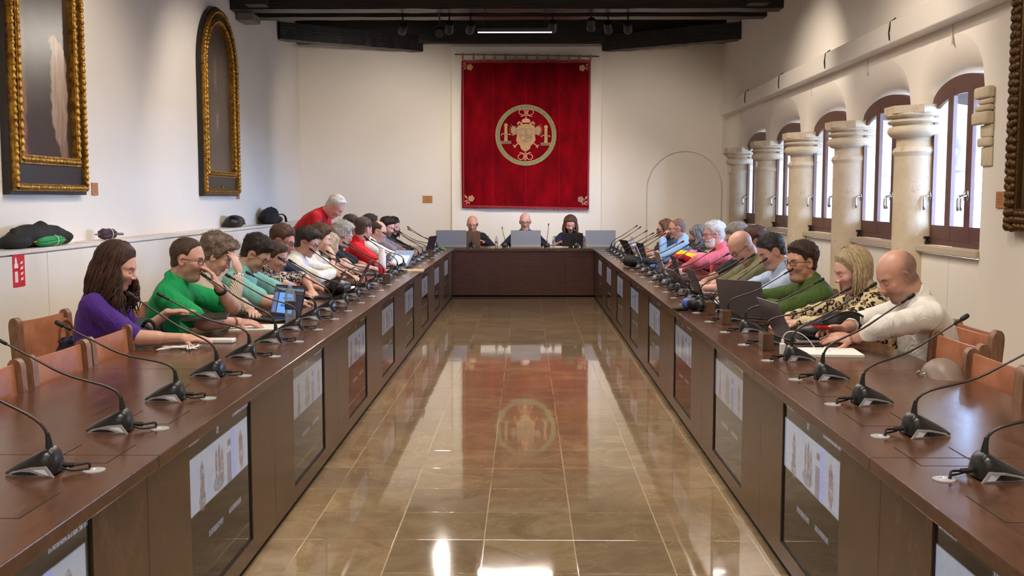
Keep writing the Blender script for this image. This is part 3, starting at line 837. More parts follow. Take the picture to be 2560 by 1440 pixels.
    mb.tube(bez((-0.085, 0, 0.020), (-0.115, 0.0, 0.02), (-0.125, -0.03, 0.03), (-0.12, -0.022, 0.004), 8), 0.0035, 6)
    mb.tube(bez((-0.055, 0.012, 0.018), (-0.09, 0.02, 0.0), (-0.11, 0.0, 0.012), (-0.122, -0.015, 0.005), 8), 0.003, 6)
    P.append(('cable', mb, M_RUB, 60))
    mb = MB(); M2 = Matrix.Translation((-0.135, -0.015, 0))
    mb.lathe([(0.030, 0), (0.030, 0.0025), (0.026, 0.0035), (0.015, 0.0035), (0.014, 0.001)], 24, M=M2); P.append(('grommet', mb, M_CLEARRING, 50))
    return P
MICV = []
def make_mic(v):
    t = thing('gooseneck_microphone', 'x', 'microphone', (0, 0, -50))
    for nm, mb, mt, ang in mic_parts(v): mb.build(nm, mt, t, angle=ang)
    return t
for v in range(5): MICV.append(make_mic(v))
used = set()
def place_mic(v, loc, rz, label, grp):
    if v not in used:
        used.add(v); r = MICV[v]; r.location = loc; r.rotation_euler = (0, 0, rz); r['label'] = label; r['group'] = grp; return r
    return dup(MICV[v], loc, rz, label, grp)
ORD = ['nearest the camera', 'second', 'third', 'fourth', 'fifth', 'sixth', 'seventh', 'eighth', 'ninth', 'tenth', 'eleventh', 'twelfth', 'thirteenth', 'fourteenth', 'fifteenth', 'sixteenth',
       'seventeenth', 'eighteenth', 'nineteenth', 'twentieth', 'twenty-first', 'twenty-second', 'twenty-third', 'twenty-fourth', 'twenty-fifth']
rnd = random.Random(5)
def ordlab(i, side): return ('black gooseneck microphone nearest the camera on the %s table' % side) if i == 0 else ('black gooseneck microphone, %s from the camera on the %s table' % (ORD[i], side))
for i in range(25):
    y = 2.80+0.521*i
    place_mic([0, 1, 2, 3, 4][(i*3+1) % 5], (-1.335, y, 0.745), PI+rnd.uniform(-0.10, 0.10)+(0.06 if i < 8 else rnd.uniform(-0.2, 0.2)), ordlab(i, 'left'), 'microphones on the left table')
    y = 2.78+0.514*i
    place_mic([2, 0, 3, 1, 4][(i*2) % 5], (1.262, y, 0.745), rnd.uniform(-0.10, 0.10)+(-0.04 if i < 8 else rnd.uniform(-0.25, 0.2)), ordlab(i, 'right'), 'microphones on the right table')
for px, lab in ((1180, 'black gooseneck microphone before the leftmost man at the head table'), (1262, 'black gooseneck microphone left of the middle monitor on the head table'),
                (1368, 'black gooseneck microphone right of the middle monitor on the head table'), (1441, 'black gooseneck microphone before the woman at the head table')):
    place_mic(rnd.choice([0, 1, 2]), (atY(px, 617, 16.05)[0], 16.05, 0.745), PI/2+rnd.uniform(-0.4, 0.4), lab, 'microphones on the head table')
# ------------------------------------------------------------------ chairs
def leather():
    m, b, n = new_mat('tan_saddle_leather')
    co = n.coord('Object')
    a = n.noise(co, 7, 4, 0.6); g = n.noise(co, 160, 3, 0.6)
    n.set(b.inputs['Base Color'], n.mix(n.ramp(a, 0.25, 0.8), lin((158, 98, 68)), lin((192, 130, 98))))
    n.set(b.inputs['Roughness'], n.math('MULTIPLY_ADD', a, 0.2, 0.30))
    n.set(b.inputs['Normal'], n.bump(g, 0.25, 0.002))
    return m
def chair_wood():
    m, b, n = new_mat('worn_brown_chair_wood')
    co = n.coord('Object')
    g = n.noise(n.scale(co, (6, 6, 1)), 9, 6, 0.7)
    n.set(b.inputs['Base Color'], n.mix(n.ramp(g, 0.3, 0.75), lin((104, 72, 52)), lin((152, 112, 84))))
    setb(b, rough=0.42); n.set(b.inputs['Normal'], n.bump(g, 0.2, 0.003))
    return m
M_LEA, M_CWOOD = leather(), chair_wood()
def make_chair():
    t = thing('leather_chair', 'x', 'chair', (0, 0, -60))
    W = 0.235
    for s in (-1, 1):
        # rear post: slab with a rounded top, leaning back a little
        out = [(-0.022, 0.0), (0.028, 0.0), (0.028, 0.44), (0.004, 0.82), (0.003, 0.842), (-0.004, 0.860), (-0.015, 0.870), (-0.027, 0.872), (-0.039, 0.868), (-0.048, 0.856), (-0.053, 0.838), (-0.053, 0.81), (-0.022, 0.42)]
        mb = MB(); mb.prism([(x-0.20, z) for x, z in out], s*W-0.021, s*W+0.021, 'y'); mb.build('rear_leg', M_CWOOD, t, angle=30)
        mb = MB(); mb.rbox(0.17, 0.215, s*W-0.02, s*W+0.02, 0, 0.43, 0.006); mb.build('front_leg', M_CWOOD, t)
        mb = MB(); mb.rbox(-0.18, 0.18, s*W-0.014, s*W+0.014, 0.14, 0.18, 0.004); mb.build('side_stretcher', M_CWOOD, t)
    mb = MB()
    def P(u, v):
        y = (u-0.5)*2*(W-0.014); z = 0.54+v*0.30+0.012*(2*u-1)**2*v
        bow = 0.030*(1-(2*u-1)**2)
        x = -0.20-0.004-(z-0.44)*0.07-bow+0.012
        return (x, y, z)
    n1, n2 = 12, 8
    fr = [P(i/(n1-1), j/(n2-1)) for j in range(n2) for i in range(n1)]
    bk = [(p[0]-0.012, p[1], p[2]) for p in fr]
    fs = [(j*n1+i, j*n1+i+1, (j+1)*n1+i+1, (j+1)*n1+i) for j in range(n2-1) for i in range(n1-1)]
    o = len(fr); fs2 = [tuple(k+o for k in reversed(f)) for f in fs]
    edge = [i for i in range(n1)]+[j*n1+n1-1 for j in range(1, n2)]+[(n2-1)*n1+i for i in range(n1-2, -1, -1)]+[j*n1 for j in range(n2-2, 0, -1)]
    fs3 = [(edge[k], edge[k]+o, edge[(k+1) % len(edge)]+o, edge[(k+1) % len(edge)]) for k in range(len(edge))]
    mb.add(fr+bk, fs+fs2+fs3); mb.build('backrest', M_LEA, t, angle=50)
    mb = MB(); mb.rbox(-0.19, 0.225, -W-0.015, W+0.015, 0.43, 0.465, 0.012); mb.build('seat', M_LEA, t, angle=50)
    mb = MB(); mb.rbox(0.18, 0.205, -W, W, 0.30, 0.36, 0.004); mb.build('front_stretcher', M_CWOOD, t)
    return t
CHAIR0 = make_chair(); _cu = []
def place_chair(x, y, rz, label, grp=None):
    if not _cu:
        _cu.append(1); r = CHAIR0; r.location = (x, y, 0); r.rotation_euler = (0, 0, rz); r['label'] = label
        if grp: r['group'] = grp
        return r
    return dup(CHAIR0, (x, y, 0), rz, label, grp)
G1, G2 = 'empty chairs at the near left', 'empty chairs at the near right'
place_chair(-1.775, 3.80, 0.03, 'empty tan leather chair at the left table, cut by the left edge of the photo', G1)
place_chair(-1.77, 4.35, -0.04, 'empty tan leather chair at the left table, between the edge-cut one and the purple-shirted woman', G1)
place_chair(-1.77, 4.91, 0.0, 'empty tan leather chair tucked right in front of the woman in purple', G1)
place_chair(-2.44, 5.62, -0.12, 'empty tan leather chair by the left wall holding the navy handbag', G1)
place_chair(1.97, 5.10, PI+0.06, 'empty tan leather chair at the right, standing farthest back from the table', G2)
place_chair(1.745, 4.72, PI+0.03, 'empty tan leather chair right beside the bald man in the white shirt', G2)
place_chair(1.655, 4.14, PI, 'empty tan leather chair at the right table, third from the camera there', G2)
place_chair(1.65, 3.64, PI-0.02, 'empty tan leather chair at the right table, cut by the right edge of the photo', G2)
place_chair(1.69, 6.74, PI, 'empty tan leather chair between the blonde woman and the man in the green shirt')
place_chair(1.68, 9.45, PI, 'empty tan leather chair between the bald man in olive and the white-bearded man in pink')
place_chair(-1.75, 15.0, 0, 'empty tan leather chair at the far end of the left table')
place_chair(1.70, 14.9, PI, 'empty tan leather chair at the far end of the right table')
# ------------------------------------------------------------------ people: signed-distance bodies turned into one mesh each
f32 = np.float32
def smin(a, b, k):
    h = np.maximum(k-np.abs(a-b), 0)/k
    return np.minimum(a, b)-h*h*k*0.25
def smax(a, b, k): return -smin(-a, -b, k)
def cap(p, a, b, ra, rb):
    a = np.asarray(a, f32); b = np.asarray(b, f32); ab = b-a
    t = np.clip(((p-a)@ab)/max(float(ab@ab), 1e-9), 0, 1)
    q = p-a-t[:, None]*ab
    return np.sqrt((q*q).sum(1))-(ra+(rb-ra)*t)
def ell(p, c, r, M=None):
    q = p-np.asarray(c, f32)
    if M is not None: q = q@M
    r = np.asarray(r, f32); k0 = np.sqrt(((q/r)**2).sum(1)); k1 = np.sqrt(((q/(r*r))**2).sum(1))
    return k0*(k0-1)/np.maximum(k1, 1e-6)
def polygonize(sdf, lo, hi, h):
    B = 6
    lo = np.asarray(lo, f32); n = (np.ceil((np.asarray(hi)-lo)/h/B).astype(int))*B
    nb = n//B
    gi = np.stack(np.meshgrid(*[np.arange(k) for k in nb], indexing='ij'), -1).reshape(-1, 3)
    c = (lo+(gi*B+(B-1)/2.0)*h).astype(f32)
    d = sdf(c)
    R_ = h*B*0.87+0.006
    act = np.abs(d) < R_*1.55
    V = np.where(d < 0, -1.0, 1.0).astype(f32).reshape(nb)
    V = np.repeat(np.repeat(np.repeat(V, B, 0), B, 1), B, 2)
    ga = gi[act]*B
    loc = np.stack(np.meshgrid(*[np.arange(B)]*3, indexing='ij'), -1).reshape(-1, 3)
    idx = (ga[:, None, :]+loc[None]).reshape(-1, 3)
    out = np.empty(len(idx), f32); CH = 400000
    for s in range(0, len(idx), CH): out[s:s+CH] = sdf((lo+idx[s:s+CH]*h).astype(f32))
    V[idx[:, 0], idx[:, 1], idx[:, 2]] = out
    ins = V < 0
    cnt = np.zeros(np.array(V.shape)-1, np.int8)
    for dx in (0, 1):
        for dy in (0, 1):
            for dz in (0, 1): cnt += ins[dx:V.shape[0]-1+dx, dy:V.shape[1]-1+dy, dz:V.shape[2]-1+dz]
    mix = (cnt > 0) & (cnt < 8)
    ci = np.argwhere(mix)
    vid = np.full(mix.shape, -1, np.int32); vid[mix] = np.arange(len(ci))
    cor = np.array([(a, b, c_) for a in (0, 1) for b in (0, 1) for c_ in (0, 1)])
    vals = np.stack([V[ci[:, 0]+o[0], ci[:, 1]+o[1], ci[:, 2]+o[2]] for o in cor], 1)
    acc = np.zeros((len(ci), 3)); cn = np.zeros(len(ci))
    for i in range(8):
        for j in range(i+1, 8):
            if np.abs(cor[i]-cor[j]).sum() != 1: continue
            a, b = vals[:, i], vals[:, j]; m = (a < 0) != (b < 0)
            t = np.where(m, a/np.where(np.abs(a-b) < 1e-9, 1, a-b), 0)
            acc += np.where(m[:, None], cor[i]+(cor[j]-cor[i])*t[:, None], 0); cn += m
    P = lo+(ci+acc/np.maximum(cn, 1)[:, None])*h
    F = []
    for ax in range(3):
        o1 = [(0, 0, 0)]*4
        sl = [slice(1, -1)]*3; sl[ax] = slice(0, -1); sl2 = list(sl); sl2[ax] = slice(1, None)
        a = ins[tuple(sl)]; b = ins[tuple(sl2)]
        u, v = [k for k in range(3) if k != ax]
        e = np.argwhere(a != b); base = np.zeros_like(e); base[:, u] = e[:, u]; base[:, v] = e[:, v]; base[:, ax] = e[:, ax]
        q = []
        for du, dv in ((0, 0), (1, 0), (1, 1), (0, 1)):
            k = base.copy(); k[:, u] += du; k[:, v] += dv; q.append(vid[k[:, 0], k[:, 1], k[:, 2]])
        q = np.stack(q, 1); fl = a[e[:, 0], e[:, 1], e[:, 2]]
        if ax == 1: fl = ~fl
        q[~fl] = q[~fl][:, ::-1]
        F.append(q)
    F = np.concatenate(F); F = F[(F >= 0).all(1)]
    return P, F
def np_mesh(name, P, F, mat, parent, attr=None, smooth=True):
    me = bpy.data.meshes.new(name)
    me.vertices.add(len(P)); me.vertices.foreach_set('co', np.asarray(P, f32).ravel())
    me.loops.add(len(F)*4); me.loops.foreach_set('vertex_index', np.asarray(F, np.int32).ravel())
    me.polygons.add(len(F)); me.polygons.foreach_set('loop_start', np.arange(0, len(F)*4, 4, dtype=np.int32))
    try: me.polygons.foreach_set('loop_total', np.full(len(F), 4, np.int32))
    except Exception: pass
    me.update(calc_edges=True); me.validate()
    me.polygons.foreach_set('use_smooth', np.ones(len(me.polygons), bool))
    me.materials.append(mat)
    if attr is not None and len(me.vertices) == len(attr):
        a = me.attributes.new('hl', 'FLOAT_VECTOR', 'POINT'); a.data.foreach_set('vector', np.asarray(attr, f32).ravel())
    o = bpy.data.objects.new(name, me); COL.objects.link(o)
    if parent is not None: o.parent = parent
    return o
def rotm(yaw, pitch=0, roll=0):
    """columns: forward, left, up; pitch>0 looks down; roll>0 tips towards own right"""
    cy, sy = math.cos(R(yaw)), math.sin(R(yaw)); cp, sp = math.cos(R(pitch)), math.sin(R(pitch)); cr, sr = math.cos(R(roll)), math.sin(R(roll))
    Rz = np.array([[cy, -sy, 0], [sy, cy, 0], [0, 0, 1]]); Ry = np.array([[cp, 0, sp], [0, 1, 0], [-sp, 0, cp]]); Rx = np.array([[1, 0, 0], [0, cr, -sr], [0, sr, cr]])
    return Rz@Ry@Rx
def nrm(v): v = np.asarray(v, float); return v/max(np.linalg.norm(v), 1e-9)

def head_sdf(q, A, neck=None):
    """q: head-local points (x forward, y left, z up), unit head about 0.235 tall"""
    fem = A.get('fem', 0); jw = A.get('jaw', 1.0); fat = A.get('fat', 0.0)
    y = np.abs(q[:, 1]); s = q.copy(); s[:, 1] = y
    d = ell(s, (-0.012, 0, 0.032), (0.099, 0.0775, 0.090))
    d = smin(d, ell(s, (0.022, 0, -0.018), (0.071, 0.060+0.006*fat, 0.086)), 0.03)
    d = smin(d, ell(s, (0.014, 0, -0.062), (0.062, (0.050-0.004*fem)*jw+0.008*fat, 0.046)), 0.03)
    d = smin(d, cap(s, (0.066, 0, -0.102), (0.062, 0.012, -0.100), 0.017-0.002*fem, 0.016), 0.028)
    if fat: d = smin(d, ell(s, (0.03, 0, -0.108), (0.045, 0.045, 0.028)), 0.03)
    d = smin(d, cap(s, (0.080, 0.010, 0.024), (0.064, 0.044, 0.022), 0.009-0.003*fem, 0.008), 0.022)
    d = smin(d, ell(s, (0.060, 0.038, -0.026), (0.026, 0.026, 0.024)), 0.022)
    d = smax(d, -ell(s, (0.100, 0.032, 0.000), (0.022, 0.021, 0.014)), 0.014)
    d = smin(d, ell(s, (0.0735, 0.0315, -0.001), (0.0135, 0.0135, 0.0115)), 0.003)
    ns = A.get('nose', 1.0)
    nt = (0.108+0.010*(ns-1), 0, -0.030)
    d = smin(d, cap(s, (0.086, 0, 0.012), nt, 0.0065, 0.0095*ns), 0.012)
    d = smin(d, ell(s, (0.097, 0.0115, -0.034), (0.012, 0.0075, 0.0075)), 0.007)
    d = smin(d, cap(s, (0.090, 0, -0.054), (0.078, 0.020, -0.059), 0.0065, 0.003), 0.008)
    d = smin(d, cap(s, (0.089, 0, -0.067), (0.078, 0.018, -0.066), 0.0072, 0.003), 0.008)
    d = smax(d, -cap(s, (0.101, 0, -0.0605), (0.084, 0.023, -0.0625), 0.0032, 0.002), 0.004)
    # ears
    e = s-np.array([-0.006, 0.0765, -0.008], f32)
    ca, sa = math.cos(0.28), math.sin(0.28)
    ex = e[:, 0]*ca-e[:, 2]*sa*0.5; ez = e[:, 2]*ca+e[:, 0]*sa*0.5; ey = e[:, 1]+e[:, 0]*0.35
    E_ = np.stack([ex, ey, ez], 1).astype(f32)
    de = smax(ell(E_, (0, 0, 0), (0.020, 0.009, 0.033)), -ell(E_, (0.004, 0.009, 0.003), (0.011, 0.008, 0.020)), 0.005)
    d = smin(d, de, 0.006)
    return d
def spine_pts(A):
    """skeleton in the person's frame (x forward, y left, z up; origin on the floor under the pelvis)"""
    pass
def arm_ik(S_, W_, l1, l2, pole):
    v = W_-S_; L = np.linalg.norm(v); L2 = min(L, (l1+l2)*0.998); d = v/L
    W_ = S_+d*L2
    a = (l1*l1-l2*l2+L2*L2)/(2*L2); h = math.sqrt(max(l1*l1-a*a, 0))
    pl = np.asarray(pole, float); pl = nrm(pl-d*(pl@d))
    return S_+d*a+pl*h, W_
def hand_prims(W_, d, n, side, curl, sc=1.0, spread=1.0):
    """W wrist, d finger direction, n palm normal (out of the palm); returns palm + finger capsules"""
    d = nrm(d); n = nrm(np.asarray(n)-d*(np.asarray(n)@d)); l = np.cross(n, d)*side   # l points to the thumb side
    P = []
    pw = W_+d*0.045*sc
    P.append(('palm', W_+d*0.012*sc, W_+d*0.080*sc, d, n, l))
    fl = [(0.028, 0.068, 0.0092), (0.010, 0.078, 0.0094), (-0.009, 0.072, 0.0090), (-0.027, 0.058, 0.0080)]
    for i, (o, L, r) in enumerate(fl):
        b = W_+d*(0.086-0.004*abs(i-1))*sc+l*o*sc
        ang = curl*(0.45+0.08*i); dirv = nrm(d+l*o*2.2*spread)
        p = b; rr = r*sc
        for k, fr in enumerate((0.45, 0.31, 0.24)):
            a = ang*(1+0.75*k)
            dv = nrm(dirv*math.cos(a)+n*math.sin(a))
            q = p+dv*L*fr*sc
            P.append(('f', p, q, rr, rr*0.93)); p = q; rr *= 0.93
    b = W_+d*0.022*sc+l*0.026*sc+n*0.006
    dv = nrm(d*0.72+l*0.72+n*0.30)
    q = b+dv*0.040*sc; P.append(('f', b, q, 0.0125*sc, 0.0105*sc))
    dv = nrm(d*0.92+l*0.34+n*(0.25+0.3*curl)); q2 = q+dv*0.030*sc; P.append(('f', q, q2, 0.0105*sc, 0.0092*sc))
    q3 = q2+nrm(d+n*0.3*curl)*0.022*sc; P.append(('f', q2, q3, 0.0092*sc, 0.0078*sc))
    return P
def build_skel(A):
    K = {}
    rz = A['rz']; sc = A.get('sc', 1.06)*0.875; fem = A.get('fem', 0)
    H = np.array(A['head'], float)
    Tz = rotm(rz)                 # torso facing
    HR = rotm(A.get('hyaw', rz), A.get('hp', 15), A.get('roll', 0))
    f = Tz[:, 0]; l = Tz[:, 1]
    N0 = H+HR@np.array([-0.030, 0, -0.075])*sc
    N1 = N0+(-f*0.045+np.array([0, 0, -0.085]))*sc*(1 if not A.get('bend') else 1)
    if A.get('bend'): N1 = N0+(-f*0.085+np.array([0, 0, -0.045]))*sc
    pz = A.get('pz', 0.535)
    dz = N1[2]-pz; dd = A.get('lean', 0.13)
    P0 = np.array([N1[0], N1[1], N1[2]-dz])-f*dd-l*A.get('side', 0)
    u = nrm(N1-P0)
    fw = nrm(f-u*(f@u))
    K.update(H=H, HR=HR, sc=sc, N0=N0, N1=N1, P0=P0, u=u, l=l, fw=fw, f=f, L=np.linalg.norm(N1-P0))
    sw = A.get('sw', 0.150 if fem else 0.172)
    K['S'] = {s: N1-u*0.050+l*s*sw+fw*0.015 for s in (1, -1)}
    l1, l2 = (0.265, 0.235) if fem else (0.29, 0.255)
    for s, key in ((1, 'lh'), (-1, 'rh')):
        a = A.get(key) or {}
        w_ = a.get('w')
        if w_ is None:
            w_ = H+f*0.26+l*s*0.12; w_[2] = 0.785
        else:
            w_ = H*np.array([1, 1, 0])+f*w_[0]+l*w_[1]+np.array([0, 0, w_[2]])
        pole = f*a.get('pole', (0, 0, 0))[0]+l*s*a.get('pole', (0, 0.5, 0))[1]+np.array([0, 0, a.get('pole', (0, 0, -1))[2]])
        if 'pole' not in a: pole = l*s*0.75+np.array([0, 0, -0.6])-f*0.25
        if w_[2] < 0.9 and a.get('w') is not None and not A.get('stand'): w_ = w_-f*a['w'][0]*0.30
        for up_ in (0, 0.5, 1.0, 1.6, 2.4):
            E_, W_ = arm_ik(K['S'][s], w_, l1, l2, pole+np.array([0, 0, up_])+l*s*up_*0.35)
            over = (-1.99 < E_[0] < 1.90) if E_[1] < 15.7 else E_[1] < 16.66
            if E_[2] > 0.792 or A.get('stand') or not over: break
        hd = a.get('d'); hn = a.get('n')
        hd = nrm(W_-E_) if hd is None else f*hd[0]+l*hd[1]+np.array([0, 0, hd[2]])
        hn = np.array([0, 0, -1.0])+l*(-s)*0.25 if hn is None else f*hn[0]+l*hn[1]+np.array([0, 0, hn[2]])
        K[key] = (E_, W_, hand_prims(W_, hd, hn, -s, a.get('curl', 0.55), 0.92 if fem else 1.0, a.get('spread', 1)))
    return K
def body_sdf_fn(A, K, cloth=None):
    """cloth None: skin; cloth = dict(t=thickness, sleeve=0..1 short / 2 long)"""
    sc = K['sc']; fem = A.get('fem', 0); fat = A.get('fat', 0.0)
    u, l, fw, P0, N1, L = K['u'], K['l'], K['fw'], K['P0'], K['N1'], K['L']
    Mt = np.stack([fw, l, u], 1).astype(f32)
    g = cloth['t'] if cloth else 0.0
    rs = np.random.RandomState(A.get('seed', 1))
    kv = (rs.randn(7, 3)*np.array([26, 26, 15])).astype(f32); ph = rs.rand(7).astype(f32)*6.28
    def torso(p):
        w = 0.93 if fem else 1.0; b = 1+0.30*fat
        d = ell(p, P0+u*L*0.66+fw*0.01, ((0.108+g)*(1+0.1*fat), 0.158*w+g, 0.185), Mt)
        d = smin(d, ell(p, P0+u*L*0.33+fw*0.02*(1+fat), ((0.105+g)*b, (0.150*w+g)*(1+0.12*fat), 0.17), Mt), 0.06)
        d = smin(d, ell(p, P0+u*0.02, (0.125+g, 0.172+g, 0.125), Mt), 0.06)
        Sh = K['S']
        d = smin(d, cap(p, Sh[1]-l*0.03, Sh[-1]+l*0.03, 0.052+g, 0.052+g), 0.05)
        d = smin(d, cap(p, N1-u*0.03, N1+(K['N0']-N1)*0.35, 0.062+g*0.7, 0.055+g*0.5), 0.05)
        if fem:
            for s in (1, -1): d = smin(d, ell(p, P0+u*L*0.62+fw*0.085+l*s*0.07, (0.055+g, 0.06+g, 0.06)), 0.04)
        return d
    def arms(p, frac):
        dd = None
        for s, key in ((1, 'lh'), (-1, 'rh')):
            E_, W_, hp = K[key]; S_ = K['S'][s]
            k = 0.9 if fem else 1.0
            if cloth and frac < 1.5:
                e2 = S_+(E_-S_)*frac*0.95
                d = cap(p, S_, e2, 0.050*k+g*0.8, 0.046*k+g*0.8+0.005)
            elif cloth:
                e3 = W_+(E_-W_)*cloth.get('roll', 0.08)
                ga = g*0.75; d = smin(cap(p, S_, E_, 0.048*k+ga, 0.039*k+ga), cap(p, E_, e3, 0.039*k+ga, 0.030*k+ga), 0.02)
            else:
                d = smin(cap(p, S_, E_, 0.047*k, 0.037*k), cap(p, E_, W_, 0.040*k, 0.0255*k), 0.015)
                d = smin(d, cap(p, E_+(W_-E_)*0.12, E_+(W_-E_)*0.45, 0.043*k, 0.037*k), 0.02)
            dd = d if dd is None else smin(dd, d, 0.01)
        return dd
    if cloth:
        N0 = K['N0']
        def fn(p):
            d = torso(p); a = arms(p, cloth['sleeve'])
            d = smin(d, a, 0.032)
            if cloth.get('collar'):
                c0 = N1+(N0-N1)*0.30; ax = nrm(N0-N1+fw*0.05)
                q = p-c0; hgt = q@ax.astype(f32); rad = np.sqrt(np.maximum((q*q).sum(1)-hgt*hgt, 0))
                ring = np.sqrt((rad-0.066*sc-0.004)**2+(np.maximum(np.abs(hgt)-0.022, 0))**2)-0.006
                d = smin(d, ring.astype(f32), 0.006)
            # neck opening
            ax = nrm(N0-N1)
            op = cap(p, N1+fw*0.085+u*0.04, N1+fw*0.165-u*0.20, 0.062, 0.012) if cloth.get('vneck') else None
            if op is not None: d = smax(d, -op, 0.006)
            w = np.zeros(len(p), f32)
            for i in range(7): w += np.abs(np.sin(p@kv[i]+ph[i]))
            d = d+(w/7-0.63)*cloth.get('fold', 0.012)
            return d
        return fn
    H, HR = K['H'], K['HR']; HRi = HR.astype(f32)
    hb = {}
    for key in ('lh', 'rh'):
        pr = K[key][2]; pts = np.array([q for x in pr for q in (x[1], x[2])]); hb[key] = (pts.min(0)-0.03, pts.max(0)+0.03)
    def fn(p):
        d = torso(p)+0.012
        d = smin(d, arms(p, 2), 0.02)
        d = smin(d, cap(p, N1-u*0.02, K['N0']+HR[:, 2]*0.02*sc, (0.058 if not fem else 0.050)*sc, (0.056 if not fem else 0.048)*sc*(1+0.12*fat)), 0.02)
        m = ((p-H.astype(f32))**2).sum(1) < 0.25**2
        if m.any():
            q = ((p[m]-H.astype(f32))@HRi)/f32(sc)
            d[m] = smin(d[m], head_sdf(q, A)*sc, 0.016)
        for key in ('lh', 'rh'):
            lo, hi = hb[key]; m = ((p > lo) & (p < hi)).all(1)
            if not m.any(): continue
            pm = p[m]; dm = d[m]; hd = None
            for x in K[key][2]:
                if x[0] == 'palm':
                    _, a, b, dv, nv, lv = x
                    Mh = np.stack([dv, lv, nv], 1).astype(f32)
                    hd = ell(pm, (a+b)/2, (0.054, 0.040, 0.0165), Mh)
                    dm = smin(dm, hd, 0.018)
                else:
                    dm = smin(dm, cap(pm, x[1], x[2], x[3], x[4]), 0.0045)
            d[m] = dm
        return d
    return fn
def bbox(K, pad=0.12, head=True):
    pts = [K['P0'], K['N1'], K['S'][1], K['S'][-1]]
    for key in ('lh', 'rh'):
        pts += [K[key][0], K[key][1]]
        if head: pts += [x[2] for x in K[key][2]]
    pts = np.array(pts); lo, hi = pts.min(0)-0.115, pts.max(0)+0.115
    c = K['P0']; lo = np.minimum(lo, c-0.23); hi = np.maximum(hi, c+0.23)
    lo = np.minimum(lo, K['N1']-0.2); hi = np.maximum(hi, K['N1']+np.array([0.2, 0.2, 0.06]))
    if head: lo = np.minimum(lo, K['H']-0.16*K['sc']); hi = np.maximum(hi, K['H']+0.16*K['sc'])
    lo[2] = max(lo[2], K['P0'][2]-0.13)
    return lo, hi

